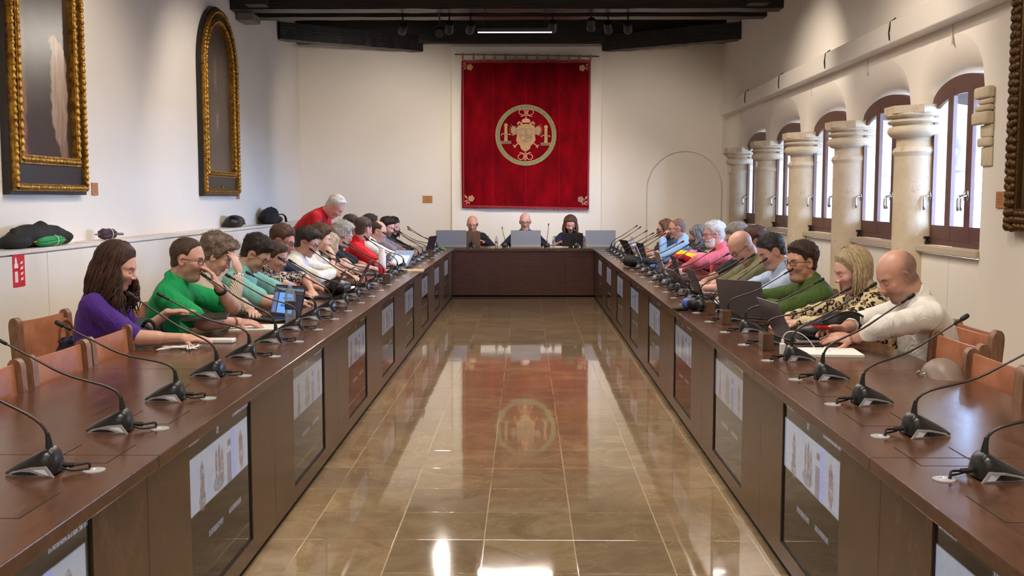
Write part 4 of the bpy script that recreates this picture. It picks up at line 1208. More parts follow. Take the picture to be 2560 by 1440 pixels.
def skin_mat(i, A):
    m, b, n = new_mat('skin_%02d' % i); m.name = 'skin'
    base = A.get('skin', (205, 150, 122)); base = lin((base[0]*0.985, base[1]*1.0+4, base[2]+8))
    hl = n.attr('hl'); x, y, z = n.sep(hl); ay = n.math('ABSOLUTE', y)
    co = n.coord('Object')
    nz = n.noise(co, 14, 4, 0.6); fine = n.noise(co, 120, 3, 0.6)
    col = n.mix(n.ramp(nz, 0.3, 0.75), tuple(v*0.88 for v in base), tuple(min(1, v*1.08) for v in base))
    red = (min(1, base[0]*1.02), base[1]*0.70, base[2]*0.66)
    def blob(cx, cy, cz, rx, ry, rz_, s=0.6):
        t = n.math('ADD', n.math('ADD', n.math('POWER', n.math('DIVIDE', n.math('SUBTRACT', x, cx), rx), 2), n.math('POWER', n.math('DIVIDE', n.math('SUBTRACT', ay, cy), ry), 2)), n.math('POWER', n.math('DIVIDE', n.math('SUBTRACT', z, cz), rz_), 2))
        return n.math('SUBTRACT', 1.0, n.ramp(t, 1-s, 1+s))
    col = n.mix(n.math('MULTIPLY', blob(0.06, 0.042, -0.03, 0.04, 0.026, 0.026, 0.9), 0.35), col, red)
    col = n.mix(n.math('MULTIPLY', blob(0.108, 0, -0.03, 0.016, 0.016, 0.016, 0.8), 0.35), col, red)
    col = n.mix(n.math('MULTIPLY', blob(-0.006, 0.082, -0.008, 0.025, 0.014, 0.036, 0.6), 0.35), col, red)
    st = A.get('stubble')
    if st:
        k, c = st
        t = blob(0.06, 0.0, -0.085, 0.075, 0.075, 0.045, 0.25)
        t2 = n.math('MULTIPLY', t, n.math('MULTIPLY_ADD', n.noise(hl, 320, 2, 0.7), 0.9, 0.35))
        col = n.mix(n.math('MULTIPLY', t2, k), col, lin(c))
    bz = A.get('buzz')
    if bz:
        k, c = bz
        t = n.math('MULTIPLY', n.math('SUBTRACT', 1.0, n.ramp(n.math('ADD', x, n.math('MULTIPLY', n.math('MAXIMUM', n.math('SUBTRACT', z, 0.02), 0.0), 0.9)), -0.035, 0.045)), n.math('MULTIPLY', n.ramp(z, -0.075, -0.045), n.math('SUBTRACT', 1.0, n.ramp(z, 0.075, 0.115))))
        col = n.mix(n.math('MULTIPLY', t, n.math('MULTIPLY_ADD', n.noise(hl, 340, 2, 0.7), 0.7*k, 0.5*k)), col, lin(c))
    lip = lin(A.get('lip', (170, 92, 84)))
    col = n.mix(n.math('MULTIPLY', blob(0.088, 0, -0.0605, 0.022, 0.023, 0.0115, 0.35), 0.75 if A.get('fem') else 0.5), col, lip)
    # eye: white and iris, or a lowered lid with lashes
    open_ = A.get('eye', 0.5)
    if open_ > 0.1:
        hh = 0.0028+0.0035*open_
        col = n.mix(blob(0.09, 0.0315, -0.002, 0.025, 0.0115, hh, 0.15), col, lin((206, 196, 188)))
        col = n.mix(blob(0.09, 0.0315, -0.0025, 0.025, 0.0052, hh, 0.15), col, lin((50, 34, 26)))
    col = n.mix(blob(0.09, 0.032, 0.0005+0.0035*open_ if open_ > 0.1 else -0.006, 0.025, 0.0130, 0.0019, 0.4), col, lin((46, 32, 28)))
    bc = A.get('brow', (74, 54, 42))
    zb = n.math('SUBTRACT', z, n.math('MULTIPLY', n.math('ABSOLUTE', n.math('SUBTRACT', ay, 0.036)), -0.22))
    t = n.math('ADD', n.math('POWER', n.math('DIVIDE', n.math('SUBTRACT', ay, 0.033), 0.0195), 2), n.math('POWER', n.math('DIVIDE', n.math('SUBTRACT', zb, 0.0245), 0.0040 if A.get('fem') else 0.0052), 2))
    br = n.math('MULTIPLY', n.math('MULTIPLY', n.math('SUBTRACT', 1.0, n.ramp(t, 0.5, 1.3)), n.math('GREATER_THAN', x, 0.04)), n.math('MULTIPLY_ADD', n.noise(hl, 260, 2), 0.6, 0.45))
    col = n.mix(br, col, lin(bc))
    n.set(b.inputs['Base Color'], col)
    setb(b, rough=0.46, Subsurface_Weight=0.12, Subsurface_Scale=0.01)
    b.inputs['Subsurface Radius'].default_value = (1.0, 0.35, 0.2)
    n.set(b.inputs['Normal'], n.bump(n.math('ADD', fine, n.math('MULTIPLY', n.noise(n.scale(hl, (1, 1, 1.6)), 46, 4, 0.6), 1.6)), 0.14, 0.003))
    return m
def hair_mat(c, c2=None, part=None):
    key = 'hair%s%s' % (c, c2)
    if key in MATS: return MATS[key]
    m, b, n = new_mat('hair')
    hl = n.attr('hl'); co = n.coord('Object')
    a = n.noise(n.scale(hl, (1.2, 7, 1.0)), 55, 4, 0.7); g = n.noise(co, 16, 3, 0.6)
    c = lin(c); c2 = lin(c2) if c2 else tuple(min(1, v*1.9+0.01) for v in c)
    col = n.mix(n.ramp(n.math('ADD', n.math('MULTIPLY', a, 0.7), n.math('MULTIPLY', g, 0.4)), 0.35, 0.8), c, c2)
    n.set(b.inputs['Base Color'], col); setb(b, rough=0.50, Specular_IOR_Level=0.35)
    n.set(b.inputs['Normal'], n.bump(a, 0.9, 0.006))
    MATS[key] = m; return m
def cloth_mat(A):
    c = A['shirt']; pat = A.get('pat'); key = 'cloth%s%s' % (c, pat)
    if key in MATS: return MATS[key]
    m, b, n = new_mat(A.get('mname', 'shirt_fabric'))
    co = n.coord('Object'); x, y, z = n.sep(co)
    wv = n.noise(co, 380, 2, 0.6); big = n.noise(co, 5, 3, 0.6)
    cl = lin(c); col = n.mix(big, tuple(v*0.90 for v in cl), tuple(min(1, v*1.06) for v in cl))
    if pat == 'leopard':
        w = n.noise(co, 20, 2); vv = n.n.new('ShaderNodeVectorMath'); vv.operation = 'MULTIPLY_ADD'
        nn = n.n.new('ShaderNodeTexNoise'); nn.inputs['Scale'].default_value = 12; n.nt.links.new(co, nn.inputs['Vector'])
        n.nt.links.new(nn.outputs[1], vv.inputs[0]); vv.inputs[1].default_value = (0.03, 0.03, 0.03); n.nt.links.new(co, vv.inputs[2])
        d = n.voro(vv.outputs[0], 27).outputs['Distance']
        ring = n.math('MULTIPLY', n.ramp(d, 0.22, 0.28), n.math('SUBTRACT', 1.0, n.ramp(d, 0.50, 0.55)))
        brk = n.ramp(n.noise(co, 36, 2), 0.36, 0.42)
        inner = n.math('SUBTRACT', 1.0, n.ramp(d, 0.24, 0.32))
        col = n.mix(n.math('MULTIPLY', inner, 0.75), col, lin((158, 112, 62))); col = n.mix(n.math('MULTIPLY', ring, brk), col, lin((26, 18, 15)))
    elif pat == 'pinstripe':
        s = n.math('FRACT', n.math('MULTIPLY', n.math('ADD', n.math('ADD', x, y), n.math('MULTIPLY', z, 0.15)), 75)); col = n.mix(n.ramp(s, 0.55, 0.75), col, lin((120, 98, 84)))
    elif pat == 'fleck':
        t = n.noise(n.scale(co, (1, 1, 1)), 48, 2, 0.6, 1.5); col = n.mix(n.ramp(t, 0.50, 0.54), lin((30, 24, 26)), lin((214, 204, 196)))
    elif pat == 'check':
        a = n.math('FRACT', n.math('MULTIPLY', x, 45)); c2 = n.math('FRACT', n.math('MULTIPLY', n.math('ADD', z, y), 45))
        col = n.mix(n.math('MULTIPLY_ADD', n.math('GREATER_THAN', a, 0.5), 0.35, n.math('MULTIPLY', n.math('GREATER_THAN', c2, 0.5), 0.45)), col, lin((50, 42, 56)))
    elif pat == 'bands':
        s = n.math('FRACT', n.math('ADD', n.math('MULTIPLY', n.math('ADD', z, n.math('MULTIPLY', x, 0.35)), 3.0), n.math('MULTIPLY', big, 0.3)))
        r = n.n.new('ShaderNodeValToRGB'); r.color_ramp.interpolation = 'CONSTANT'; n.set(r.inputs[0], s)
        E_ = [(0, (224, 120, 140)), (0.2, (30, 24, 34)), (0.27, (200, 30, 50)), (0.42, (238, 214, 40)), (0.58, (236, 140, 160)), (0.74, (40, 30, 40)), (0.8, (170, 200, 110)), (0.92, (220, 60, 70))]
        for i, (q, cc) in enumerate(E_):
            e = r.color_ramp.elements[i] if i < 2 else r.color_ramp.elements.new(q)
            e.position = q; e.color = rgba(cc)
        col = r.outputs[0]
    n.set(b.inputs['Base Color'], col)
    setb(b, rough=0.75, Specular_IOR_Level=0.25)
    if not A.get('shiny'): b.inputs['Sheen Weight'].default_value = 0.04
    fold = n.noise(n.scale(co, (1, 1, 0.6)), 13, 3, 0.55, 1.4)
    n.set(b.inputs['Normal'], n.bump(n.math('ADD', fold, n.math('MULTIPLY', wv, 0.04)), 0.55, 0.025))
    MATS[key] = m; return m
M_TROU = flat('dark_trousers', (34, 36, 46), 0.8); M_SHOE = flat('black_shoes', (22, 18, 16), 0.4)
M_GLS = flat('glasses_frame', (30, 24, 24), 0.3); M_LENS = M_GLASS
HB = {   # hairline height zb as function of head-local x
 'full': [(-0.12, -0.075), (-0.07, -0.075), (-0.035, -0.050), (-0.012, -0.02), (0.012, -0.018), (0.030, 0.010), (0.045, 0.045), (0.068, 0.062), (0.09, 0.070), (0.12, 0.085)],
 'recede': [(-0.12, -0.07), (-0.07, -0.07), (-0.035, -0.045), (-0.012, -0.015), (0.012, -0.010), (0.024, 0.030), (0.034, 0.066), (0.055, 0.082), (0.08, 0.098), (0.12, 0.13)],
 'low': [(-0.12, -0.11), (-0.07, -0.11), (-0.03, -0.085), (0.0, -0.06), (0.018, -0.035), (0.036, 0.008), (0.050, 0.042), (0.070, 0.076), (0.088, 0.090), (0.12, 0.115)],
}
def hair_fn(A, K):
    st = A['hair']; sc = K['sc']; H = K['H'].astype(f32); HR = K['HR'].astype(f32)
    line = HB[st.get('line', 'full')]; xs = [a for a, _ in line]; zs = [b for _, b in line]
    t0 = st.get('t', 0.012); top = st.get('top', 0.012); crown = st.get('bald', 0)
    rs = np.random.RandomState(A.get('seed', 1)+50); kv = (rs.randn(6, 3)*st.get('freq', 60)).astype(f32); ph = rs.rand(6).astype(f32)*6.28
    amp = st.get('amp', 0.004)
    def local(p): return ((p-H)@HR)/f32(sc)
    def fn(p):
        q = local(p)
        d = ell(q, (-0.012, 0, 0.032), (0.099, 0.0775, 0.090))
        d = smin(d, ell(q, (0.022, 0, -0.018), (0.071, 0.060, 0.086)), 0.03)
        d = smin(d, ell(q, (-0.030, 0, -0.035), (0.066, 0.060, 0.060)), 0.015)
        zb = np.interp(q[:, 0]-0.012*(np.abs(q[:, 1]) < 0.03)*0, xs, zs).astype(f32)
        reg = (zb-q[:, 2])*0.75
        # the hairline sits a little further back at the temples
        ear = 0.031-np.sqrt((q[:, 0]+0.004)**2+((q[:, 2]+0.008)*0.85)**2)
        if st.get('line') != 'low' and not st.get('over'):
            ear = np.where(np.abs(q[:, 1]) > 0.045, ear, -1).astype(f32)
            reg = smax(reg.astype(f32), ear, 0.006)
        if crown:   # bare crown
            c = crown-np.sqrt((q[:, 0]-0.030)**2*0.55+(q[:, 1]*1.15)**2+((q[:, 2]-0.14)*0.9)**2)
            reg = smax(reg.astype(f32), c.astype(f32), 0.01)
        tt = t0+top*np.clip((q[:, 2]-0.01)/0.08, 0, 1)
        if st.get('quiff'): tt = tt+st['quiff']*np.clip((q[:, 0]-0.02)/0.06, 0, 1)*np.clip((q[:, 2]-0.05)/0.05, 0, 1)
        tt = tt*(1-0.55*np.clip((q[:, 0]-0.035)/0.05, 0, 1)*np.clip((0.115-q[:, 2])/0.03, 0, 1)) if not st.get('fringe') else tt
        w = np.zeros(len(q), f32)
        for i in range(6): w += np.sin(q@kv[i]+ph[i])
        tt = tt*np.clip(0.12-reg/st.get('taper', 0.048 if st.get('line') == 'low' else 0.030), 0.0, 1)
        d = d-tt+w*amp/3
        d = smax(d, reg.astype(f32), 0.010)
        for (a, b, ra, rb) in st.get('vol', ()):   # extra volumes in head space (buns, bob sides)
            v = cap(q, a, b, ra, rb)+w*amp/3
            if abs(a[1]) > 0.001:
                v = smin(v, cap(q, (a[0], -a[1], a[2]), (b[0], -b[1], b[2]), ra, rb)+w*amp/3, 0.01)
            d = smin(d, v, 0.02)
        if st.get('vol'):
            d = smax(d, -ell(q, (0.075, 0, -0.045), (0.062, st.get('face', 0.052), 0.098)), 0.010)
        return d*f32(sc)
    return fn, local
def strands(A, K, st, hmat, parent):
    """long hair: tapered locks that leave the crown, hug the head and fall"""
    sc = K['sc']; H = K['H']; HR = K['HR']; rs = np.random.RandomState(A.get('seed', 1)+9)
    L = st['long']; n = st.get('n', 90); wave = st.get('wave', 0.010); mb = MB(); hl = []
    u, fw, l = K['u'], K['fw'], K['l']
    for i in range(n):
        side = 1 if i % 2 else -1
        ph = R(rs.uniform(st.get('front', 62), 180))*side    # azimuth from the face
        lay = rs.uniform(0.0, 1.0)
        pts = []; rad = []
        a0 = R(rs.uniform(4, 26))
        ch, s_ = math.cos(ph), math.sin(ph)
        off = 0.012+0.016*lay+st.get('puff', 0.0)
        for k in range(7):
            el = a0+(PI/2-a0+0.15)*k/6
            pts.append(np.array([-0.012+(0.099+off)*math.sin(el)*ch, (0.0775+off)*math.sin(el)*s_, 0.032+(0.090+off)*math.cos(el)]))
        P3 = [H+HR@(p*sc) for p in pts]
        down = np.array([0, 0, -1.0]); out = HR@np.array([ch, s_, 0]); out[2] = 0; out = nrm(out)
        Lk = L*rs.uniform(0.72, 1.05)*(1.0 if abs(ph) > R(95) else st.get('fl', 0.85)); m = 11; w0 = rs.uniform(0, 6.28); fr = rs.uniform(2.0, 3.4)
        tang = np.cross(down, out); p = P3[-1].copy()
        for k in range(1, m):
            t = k/(m-1)
            q = p+down*Lk*t+out*(st.get('flare', 0.02)*math.sin(t*2.4))-out*st.get('tuck', 0.0)*t+tang*math.sin(w0+fr*t*2.6)*wave*(0.4+t)+out*math.cos(w0+fr*t*2.6)*wave*0.6
            P3.append(q)
        r0 = st.get('r', 0.0075)*rs.uniform(0.8, 1.25)
        rad = [r0*0.5]+[r0]*(len(P3)-4)+[r0*0.8, r0*0.5, r0*0.15]
        P3 = [Vector(q) for q in P3]
        mb.tube(P3, rad, 6, flatz=0.7)
    o = mb.build('hair_locks', hmat, parent, smooth=True, recalc=False)
    P = np.array([v.co for v in o.data.vertices]); q = ((P-H)@HR)/sc; q[:, 2] *= 0.25
    a = o.data.attributes.new('hl', 'FLOAT_VECTOR', 'POINT'); a.data.foreach_set('vector', q.astype(f32).ravel())
def tufts(A, K, P, F, hmat, parent, n, ln, r, comb):
    """short tapered tufts that break up the hair outline"""
    rs = np.random.RandomState(A.get('seed', 1)+3); H, HR, sc = K['H'], K['HR'], K['sc']
    fi = rs.randint(0, len(F), n); mb = MB()
    for f in fi:
        a, b, c, d = P[F[f]]; ctr = (a+b+c+d)/4; nr = nrm(np.cross(c-a, d-b))
        if nr@(ctr-H) < 0: nr = -nr
        q = ((ctr-H)@HR)
        cd = HR@nrm(np.array(comb)+rs.randn(3)*0.35); cd = nrm(cd-nr*(cd@nr))
        l_ = ln*rs.uniform(0.6, 1.2)
        p1 = ctr+cd*l_*0.5+nr*l_*0.10; p2 = ctr+cd*l_+nr*l_*rs.uniform(-0.08, 0.16)
        mb.tube([Vector(ctr-nr*0.002), Vector(p1), Vector(p2)], [r, r*0.8, r*0.1], 4, cap=False)
    o = mb.build('hair_tufts', hmat, parent, smooth=True, recalc=False)
    PP = np.array([v.co for v in o.data.vertices]); q = ((PP-H)@HR)/sc
    at = o.data.attributes.new('hl', 'FLOAT_VECTOR', 'POINT'); at.data.foreach_set('vector', q.astype(f32).ravel())
def make_glasses(A, K, parent, mat=None):
    H, HR, sc = K['H'], K['HR'], K['sc']
    W = lambda x, y, z: Vector(H+HR@(np.array([x, y, z])*sc))
    mb = MB(); r = A.get('gr', 0.0019)
    hw, hh = 0.0235, 0.0145
    for s in (1, -1):
        loop = []
        for k in range(17):
            a = 2*PI*k/16; c_, s2 = math.cos(a), math.sin(a)
            c_ = abs(c_)**0.7*(1 if c_ > 0 else -1); s2 = abs(s2)**0.7*(1 if s2 > 0 else -1)
            y = s*(0.034+hw*c_); loop.append(W(0.101-0.0045*(abs(y)/0.03)**2, y, 0.000+hh*s2))
        mb.tube(loop, r, 6, cap=False)
        mb.tube([W(0.093, s*0.060, 0.008), W(0.085, s*0.074, 0.008), W(0.02, s*0.0835, 0.006), W(-0.012, s*0.085, 0.004), W(-0.026, s*0.082, -0.016)], r, 6)
    mb.tube([W(0.102, 0.009, 0.004), W(0.105, 0.0, 0.007), W(0.102, -0.009, 0.004)], r, 6)
    g = mb.build('glasses', mat or M_GLS, parent, smooth=True)
    return g
def make_legs(A, K, parent):
    P0, f, l = K['P0'], K['f'], K['l']
    mb = MB(); sh = []
    for s in (1, -1):
        hip = P0+l*s*0.09-np.array([0, 0, 0.02])
        if A.get('stand'):
            kn = hip+f*0.03-np.array([0, 0, 0.43]); an = np.array([kn[0], kn[1], 0.10])-f*0.03
        else:
            kn = hip+f*0.40+l*s*0.04; kn[2] = 0.50; an = kn+f*0.02; an[2] = 0.10
        mb.tube([Vector(hip-f*0.05), Vector(hip+(kn-hip)*0.3), Vector(kn)], [0.10, 0.09, 0.062], 14)
        mb.tube([Vector(kn), Vector(kn*0.6+an*0.4), Vector(an)], [0.062, 0.055, 0.05], 14)
        m2 = MB(); Mx = Matrix.Translation(Vector((an[0], an[1], 0))) @ Matrix.Rotation(R(A['rz']), 4, 'Z')
        m2.rbox(-0.07, 0.19, -0.045, 0.045, 0.0, 0.09, 0.03, M=Mx); m2.build('shoe', M_SHOE, parent, smooth=True)
    mb.ball(tuple(P0-np.array([0, 0, 0.02])), (0.15, 0.15, 0.11), 16, 10)
    mb.build('trousers', A.get('trou', M_TROU), parent, smooth=True)
PERSON_I = [0]
def person(A):
    i = PERSON_I[0]; PERSON_I[0] += 1
    A.setdefault('seed', i*13+2)
    D = A['head'][1]
    h = min(0.0085, max(0.0040, D*0.00062)); hc = min(0.011, max(0.0062, D*0.0009))
    if A.get('h'): h = A['h']
    K = build_skel(A)
    root = thing('person', A['label'], 'person', (K['P0'][0], K['P0'][1], 0), 0, A.get('group'))
    o3 = np.array([K['P0'][0], K['P0'][1], 0.0])
    lo, hi = bbox(K)
    P, F = polygonize(body_sdf_fn(A, K), lo, hi, h)
    hl = ((P-K['H'])@K['HR'])/K['sc']
    np_mesh('body', P-o3, F, skin_mat(i, A), root, hl)
    cl = dict(t=0.012, sleeve=0.75, fold=0.012); cl.update(A.get('cl', {}))
    lo, hi = bbox(K, head=False)
    P, F = polygonize(body_sdf_fn(A, K, cl), lo, hi, hc)
    np_mesh(A.get('cname', 'shirt'), P-o3, F, cloth_mat(A), root)
    if A.get('jacket'):
        J = dict(A['jacket']); A2 = dict(A); A2['shirt'] = J['c']; A2['pat'] = None
        c2 = dict(t=0.022, sleeve=2, fold=0.010, vneck=True); c2.update(J.get('cl', {}))
        P, F = polygonize(body_sdf_fn(A, K, c2), lo-0.02, hi+0.02, hc)
        np_mesh('jacket', P-o3, F, cloth_mat(A2), root)
    # everything below is modelled in room coordinates, then moved under the person
    kids = []
    class Holder: pass
    pre = set(o.name for o in COL.objects)
    st = A.get('hair')
    if st:
        hm = hair_mat(st['c'], st.get('c2'))
        fn, local = hair_fn(A, K)
        ext = 0.16*K['sc']; ex = np.array([ext, ext, ext]); lo = K['H']-ex; hi = K['H']+ex
        if st.get('vol'): lo = lo-0.10; hi = hi+0.06
        P, F = polygonize(fn, lo, hi, min(h, 0.006))
        if len(P):
            np_mesh('hair', P, F, hm, None, local(P.astype(f32)))
            if st.get('tuft', 1) and D < 14:
                tufts(A, K, P, F, hm, None, int(st.get('tn', 700)*(1 if D < 10 else 0.5)), st.get('tl', 0.022), st.get('tr', 0.0016 if D < 10 else 0.003), st.get('comb', (-0.6, 0, 0.15)))
        if st.get('long'): strands(A, K, st, hm, None)
    if A.get('beard'):
        c, t = A['beard']; bm_ = hair_mat(c)
        H_, HR_ = K['H'].astype(f32), K['HR'].astype(f32); sc = K['sc']
        def bf(p):
            q = ((p-H_)@HR_)/f32(sc)
            d = head_sdf(q, A)-t-0.003*np.sin(q[:, 0]*300+q[:, 2]*260)*np.sin(q[:, 1]*280)
            reg = np.maximum(q[:, 2]+0.045-0.35*np.maximum(-(q[:, 0]-0.05), 0), 0.004-q[:, 0])
            mouth = 0.014-np.sqrt((q[:, 2]+0.061)**2*1.8+(q[:, 1]*0.55)**2)
            nose = np.where(q[:, 0] > 0.08, 0.010-np.abs(q[:, 2]+0.036), -1)
            return smax(smax(d, reg.astype(f32), 0.008), mouth.astype(f32), 0.004)*f32(sc)
        P, F = polygonize(bf, K['H']-0.17, K['H']+0.15, min(h, 0.005))
        if len(P): np_mesh('beard', P, F, bm_, None, ((P-K['H'])@K['HR'])/sc)
    if A.get('glasses'): make_glasses(A, K, None, A.get('gm'))
    make_legs(A, K, None)
    if A.get('extra'): A['extra'](A, K)
    for o in list(COL.objects):
        if o.name not in pre and o.parent is None and o is not root:
            o.parent = root; o.location = Vector(o.location)-Vector(o3)
    return K
def hp(px, py, Y): return tuple(atY(px, py, Y))
KS = {}
def add(key, chair=None, **A):
    KS[key] = person(A)
    if chair:
        K = KS[key]; s = 1 if math.cos(R(A['rz'])) > 0.5 else -1
        if abs(math.cos(R(A['rz']))) < 0.5: place_chair(K['P0'][0], K['P0'][1]-0.06, -PI/2, chair)
        else: place_chair(K['P0'][0]+0.09*s, K['P0'][1]-(0.08 if key == 'purple' else 0), 0 if s > 0 else PI, chair)
BR, DK, GB, WH, BL = (70, 50, 37), (36, 26, 21), (92, 76, 64), (176, 170, 164), (172, 142, 98)
def table_hands(f1=0.36, f2=0.36, y1=0.13, y2=0.10, z=0.785, c=0.6):
    return dict(lh=dict(w=(f1, y1, z), curl=c), rh=dict(w=(f2, -y2, z), curl=c))
def face_hand(s, f=0.15, y=0.05, z=0.0):
    return dict(w=(f, s*y, z), pole=(0.4, 0.45, -1), d=(-0.42, -s*0.12, 1), n=(-1, -s*0.25, -0.3), curl=0.75)
# ---- left table
add('purple', label='woman with long wavy dark hair in a purple top, reaching over the left table', head=hp(294, 668, 5.35), rz=4, hyaw=2, hp=18, fem=1, sc=1.08, seed=3,
    skin=(212, 158, 132), lip=(176, 88, 82), eye=0.05, brow=(50, 34, 28), shirt=(74, 38, 128), cname='top', cl=dict(sleeve=0.95, t=0.014, fold=0.014), lean=0.05,
    rh=dict(w=(0.52, -0.16, 0.795), pole=(0, 0.3, -1), curl=0.25, d=(1, 0.0, -0.05)), lh=dict(w=(0.26, 0.24, 0.88), pole=(0, 0.5, -0.9), n=(0, 0, -1), curl=0.2, d=(1, -0.1, 0.12)),
    hair=dict(c=(34, 22, 17), c2=(92, 60, 42), line='low', t=0.012, top=0.008, amp=0.004, long=0.34, n=430, wave=0.020, r=0.0046, front=64, flare=0.04, tuft=0, fl=0.8,
              vol=[((-0.03, 0.05, -0.05), (-0.055, 0.06, -0.17), 0.045, 0.05)], face=0.058))
add('green', 'tan leather chair of the man in the green polo shirt', label='man with glasses in a bright green polo shirt, chin resting on his hand', head=hp(470, 648, 6.0), rz=0, hyaw=-2, hp=10, sc=1.10, jaw=1.05, fat=0.2, nose=1.1, seed=5,
    skin=(204, 150, 128), eye=0.3, brow=BR, stubble=(0.5, (110, 92, 84)), shirt=(18, 148, 84), cname='polo_shirt', cl=dict(sleeve=0.80, t=0.015, collar=1), lean=0.12, glasses=1,
    lh=face_hand(1, 0.165, 0.03, 0.985), rh=dict(w=(0.42, -0.05, 0.79), curl=0.5, d=(1, 0.1, -0.08)),
    hair=dict(c=(62, 44, 34), line='recede', t=0.003, top=0.006, amp=0.001, bald=0.0, tl=0.010, tr=0.0011, tn=1200))
add('stripe', 'tan leather chair of the person in the striped shirt', label='person with wavy grey-brown hair in a striped shirt, face propped on one hand', head=hp(541, 640, 6.55), rz=2, hyaw=12, hp=30, sc=1.08, fem=0.5, seed=8,
    skin=(208, 158, 138), eye=0.05, shirt=(222, 208, 190), pat='pinstripe', cl=dict(sleeve=2, t=0.017, collar=1, roll=0.25), lean=0.12,
    rh=dict(w=(0.155, -0.06, 1.045), pole=(0.5, 0.25, -1), d=(-0.35, 0.1, 1), n=(-1, 0.35, 0), curl=0.35), lh=dict(w=(0.30, -0.02, 0.79), curl=0.5),
    hair=dict(c=(80, 62, 52), c2=(156, 138, 122), line='full', t=0.016, top=0.022, amp=0.007, quiff=0.012, freq=50, tn=900, tl=0.030, over=1))
add('teal', 'tan leather chair of the man in the aqua polo shirt', label='dark-haired man with glasses in an aqua polo shirt, leaning down over the table', head=hp(640, 636, 7.25), rz=-4, hyaw=-4, hp=36, sc=1.10, nose=1.15, seed=11,
    skin=(200, 150, 126), eye=0.2, brow=DK, stubble=(0.35, (104, 84, 74)), shirt=(132, 194, 186), cname='polo_shirt', cl=dict(sleeve=0.85, t=0.016, collar=1), lean=0.16, glasses=1,
    rh=dict(w=(0.40, -0.04, 0.79), curl=0.5), lh=dict(w=(0.36, 0.10, 0.79), curl=0.5), hair=dict(c=(38, 27, 22), line='full', t=0.010, top=0.022, amp=0.003, quiff=0.008, tn=900, tl=0.03))
add('fleck', 'tan leather chair of the woman in the black-and-white flecked top', label='woman with tied-back brown hair in a black-and-white flecked top, looking down', head=hp(689, 642, 7.85), rz=-2, hyaw=-16, hp=22, fem=1, sc=1.04, seed=14,
    skin=(206, 150, 130), lip=(168, 92, 84), eye=0.05, shirt=(40, 34, 36), pat='fleck', cname='blouse', cl=dict(sleeve=0.95, t=0.014), lean=0.10,
    rh=dict(w=(0.34, -0.10, 0.79)), lh=dict(w=(0.36, 0.08, 0.79)), hair=dict(c=(66, 42, 32), line='full', t=0.006, top=0.008, amp=0.0015, tn=350, tl=0.02, over=1, vol=[((-0.10, 0, 0.0), (-0.115, 0, -0.03), 0.03, 0.025)]))
add('navy', 'tan leather chair of the man in the dark navy shirt', label='man with glasses and short reddish-brown hair in a dark navy shirt, left table', head=hp(706, 602, 8.35), rz=-2, hyaw=-8, hp=20, sc=1.12, jaw=1.08, nose=1.1, seed=17,
    skin=(196, 138, 114), eye=0.3, brow=BR, shirt=(30, 36, 54), cl=dict(sleeve=0.95, t=0.016, collar=1), lean=0.14, glasses=1, lh=dict(w=(0.36, 0.12, 0.79)), rh=dict(w=(0.44, -0.12, 0.79)),
    hair=dict(c=(74, 50, 36), line='full', t=0.007, top=0.014, amp=0.002, tn=800, tl=0.02))
add('white', 'tan leather chair of the dark-haired man in the white shirt', label='dark-haired man with glasses in a white long-sleeved shirt holding a phone', head=hp(768, 607, 8.95), rz=-2, hyaw=-6, hp=22, sc=1.10, seed=20,
    skin=(200, 146, 124), eye=0.2, brow=DK, shirt=(226, 222, 216), cl=dict(sleeve=2, t=0.018, collar=1), lean=0.14, glasses=1, rh=dict(w=(0.34, -0.06, 0.86), d=(1, 0.2, 0.2), curl=0.8), lh=dict(w=(0.34, 0.08, 0.86), d=(1, -0.2, 0.2), curl=0.8),
    hair=dict(c=(40, 28, 23), line='full', t=0.010, top=0.020, amp=0.003, quiff=0.010, tn=700, tl=0.028))
add('band', 'tan leather chair of the woman with the orange hairband', label='woman with brown updo and orange hairband resting her cheek on her hand', head=hp(801, 598, 9.5), rz=0, hyaw=10, hp=12, fem=1, sc=1.06, seed=23,
    skin=(214, 164, 140), eye=0.1, shirt=(232, 226, 220), cname='top', cl=dict(sleeve=0.45, t=0.012), lean=0.12,
    rh=dict(w=(0.13, -0.07, 0.955), pole=(0.5, 0.25, -1), d=(-0.35, 0.1, 1), n=(-1, 0.35, 0), curl=0.9), lh=dict(w=(0.40, 0.0, 0.79)),
    hair=dict(c=(52, 36, 28), c2=(120, 86, 60), line='full', t=0.016, top=0.026, amp=0.006, freq=60, over=1, tn=500, tl=0.03))
add('bob', 'tan leather chair of the woman with the pale blonde bob', label='woman with a pale blonde bob in a black top, head turned to the far end', head=hp(824, 616, 10.05), rz=6, hyaw=48, hp=14, fem=1, sc=1.06, seed=26,
    skin=(216, 170, 150), eye=0.1, shirt=(24, 22, 24), cname='top', cl=dict(sleeve=0.6, t=0.013), lean=0.12, rh=dict(w=(0.38, -0.10, 0.79)), lh=dict(w=(0.34, 0.12, 0.79)),
    hair=dict(c=(168, 146, 112), c2=(222, 208, 180), line='low', t=0.016, top=0.014, amp=0.004, tn=500, tl=0.05, comb=(-0.3, 0, -1), vol=[((0.0, 0.062, -0.02), (-0.005, 0.066, -0.10), 0.034, 0.030), ((-0.05, 0.03, -0.04), (-0.055, 0.035, -0.11), 0.05, 0.042)], face=0.05))
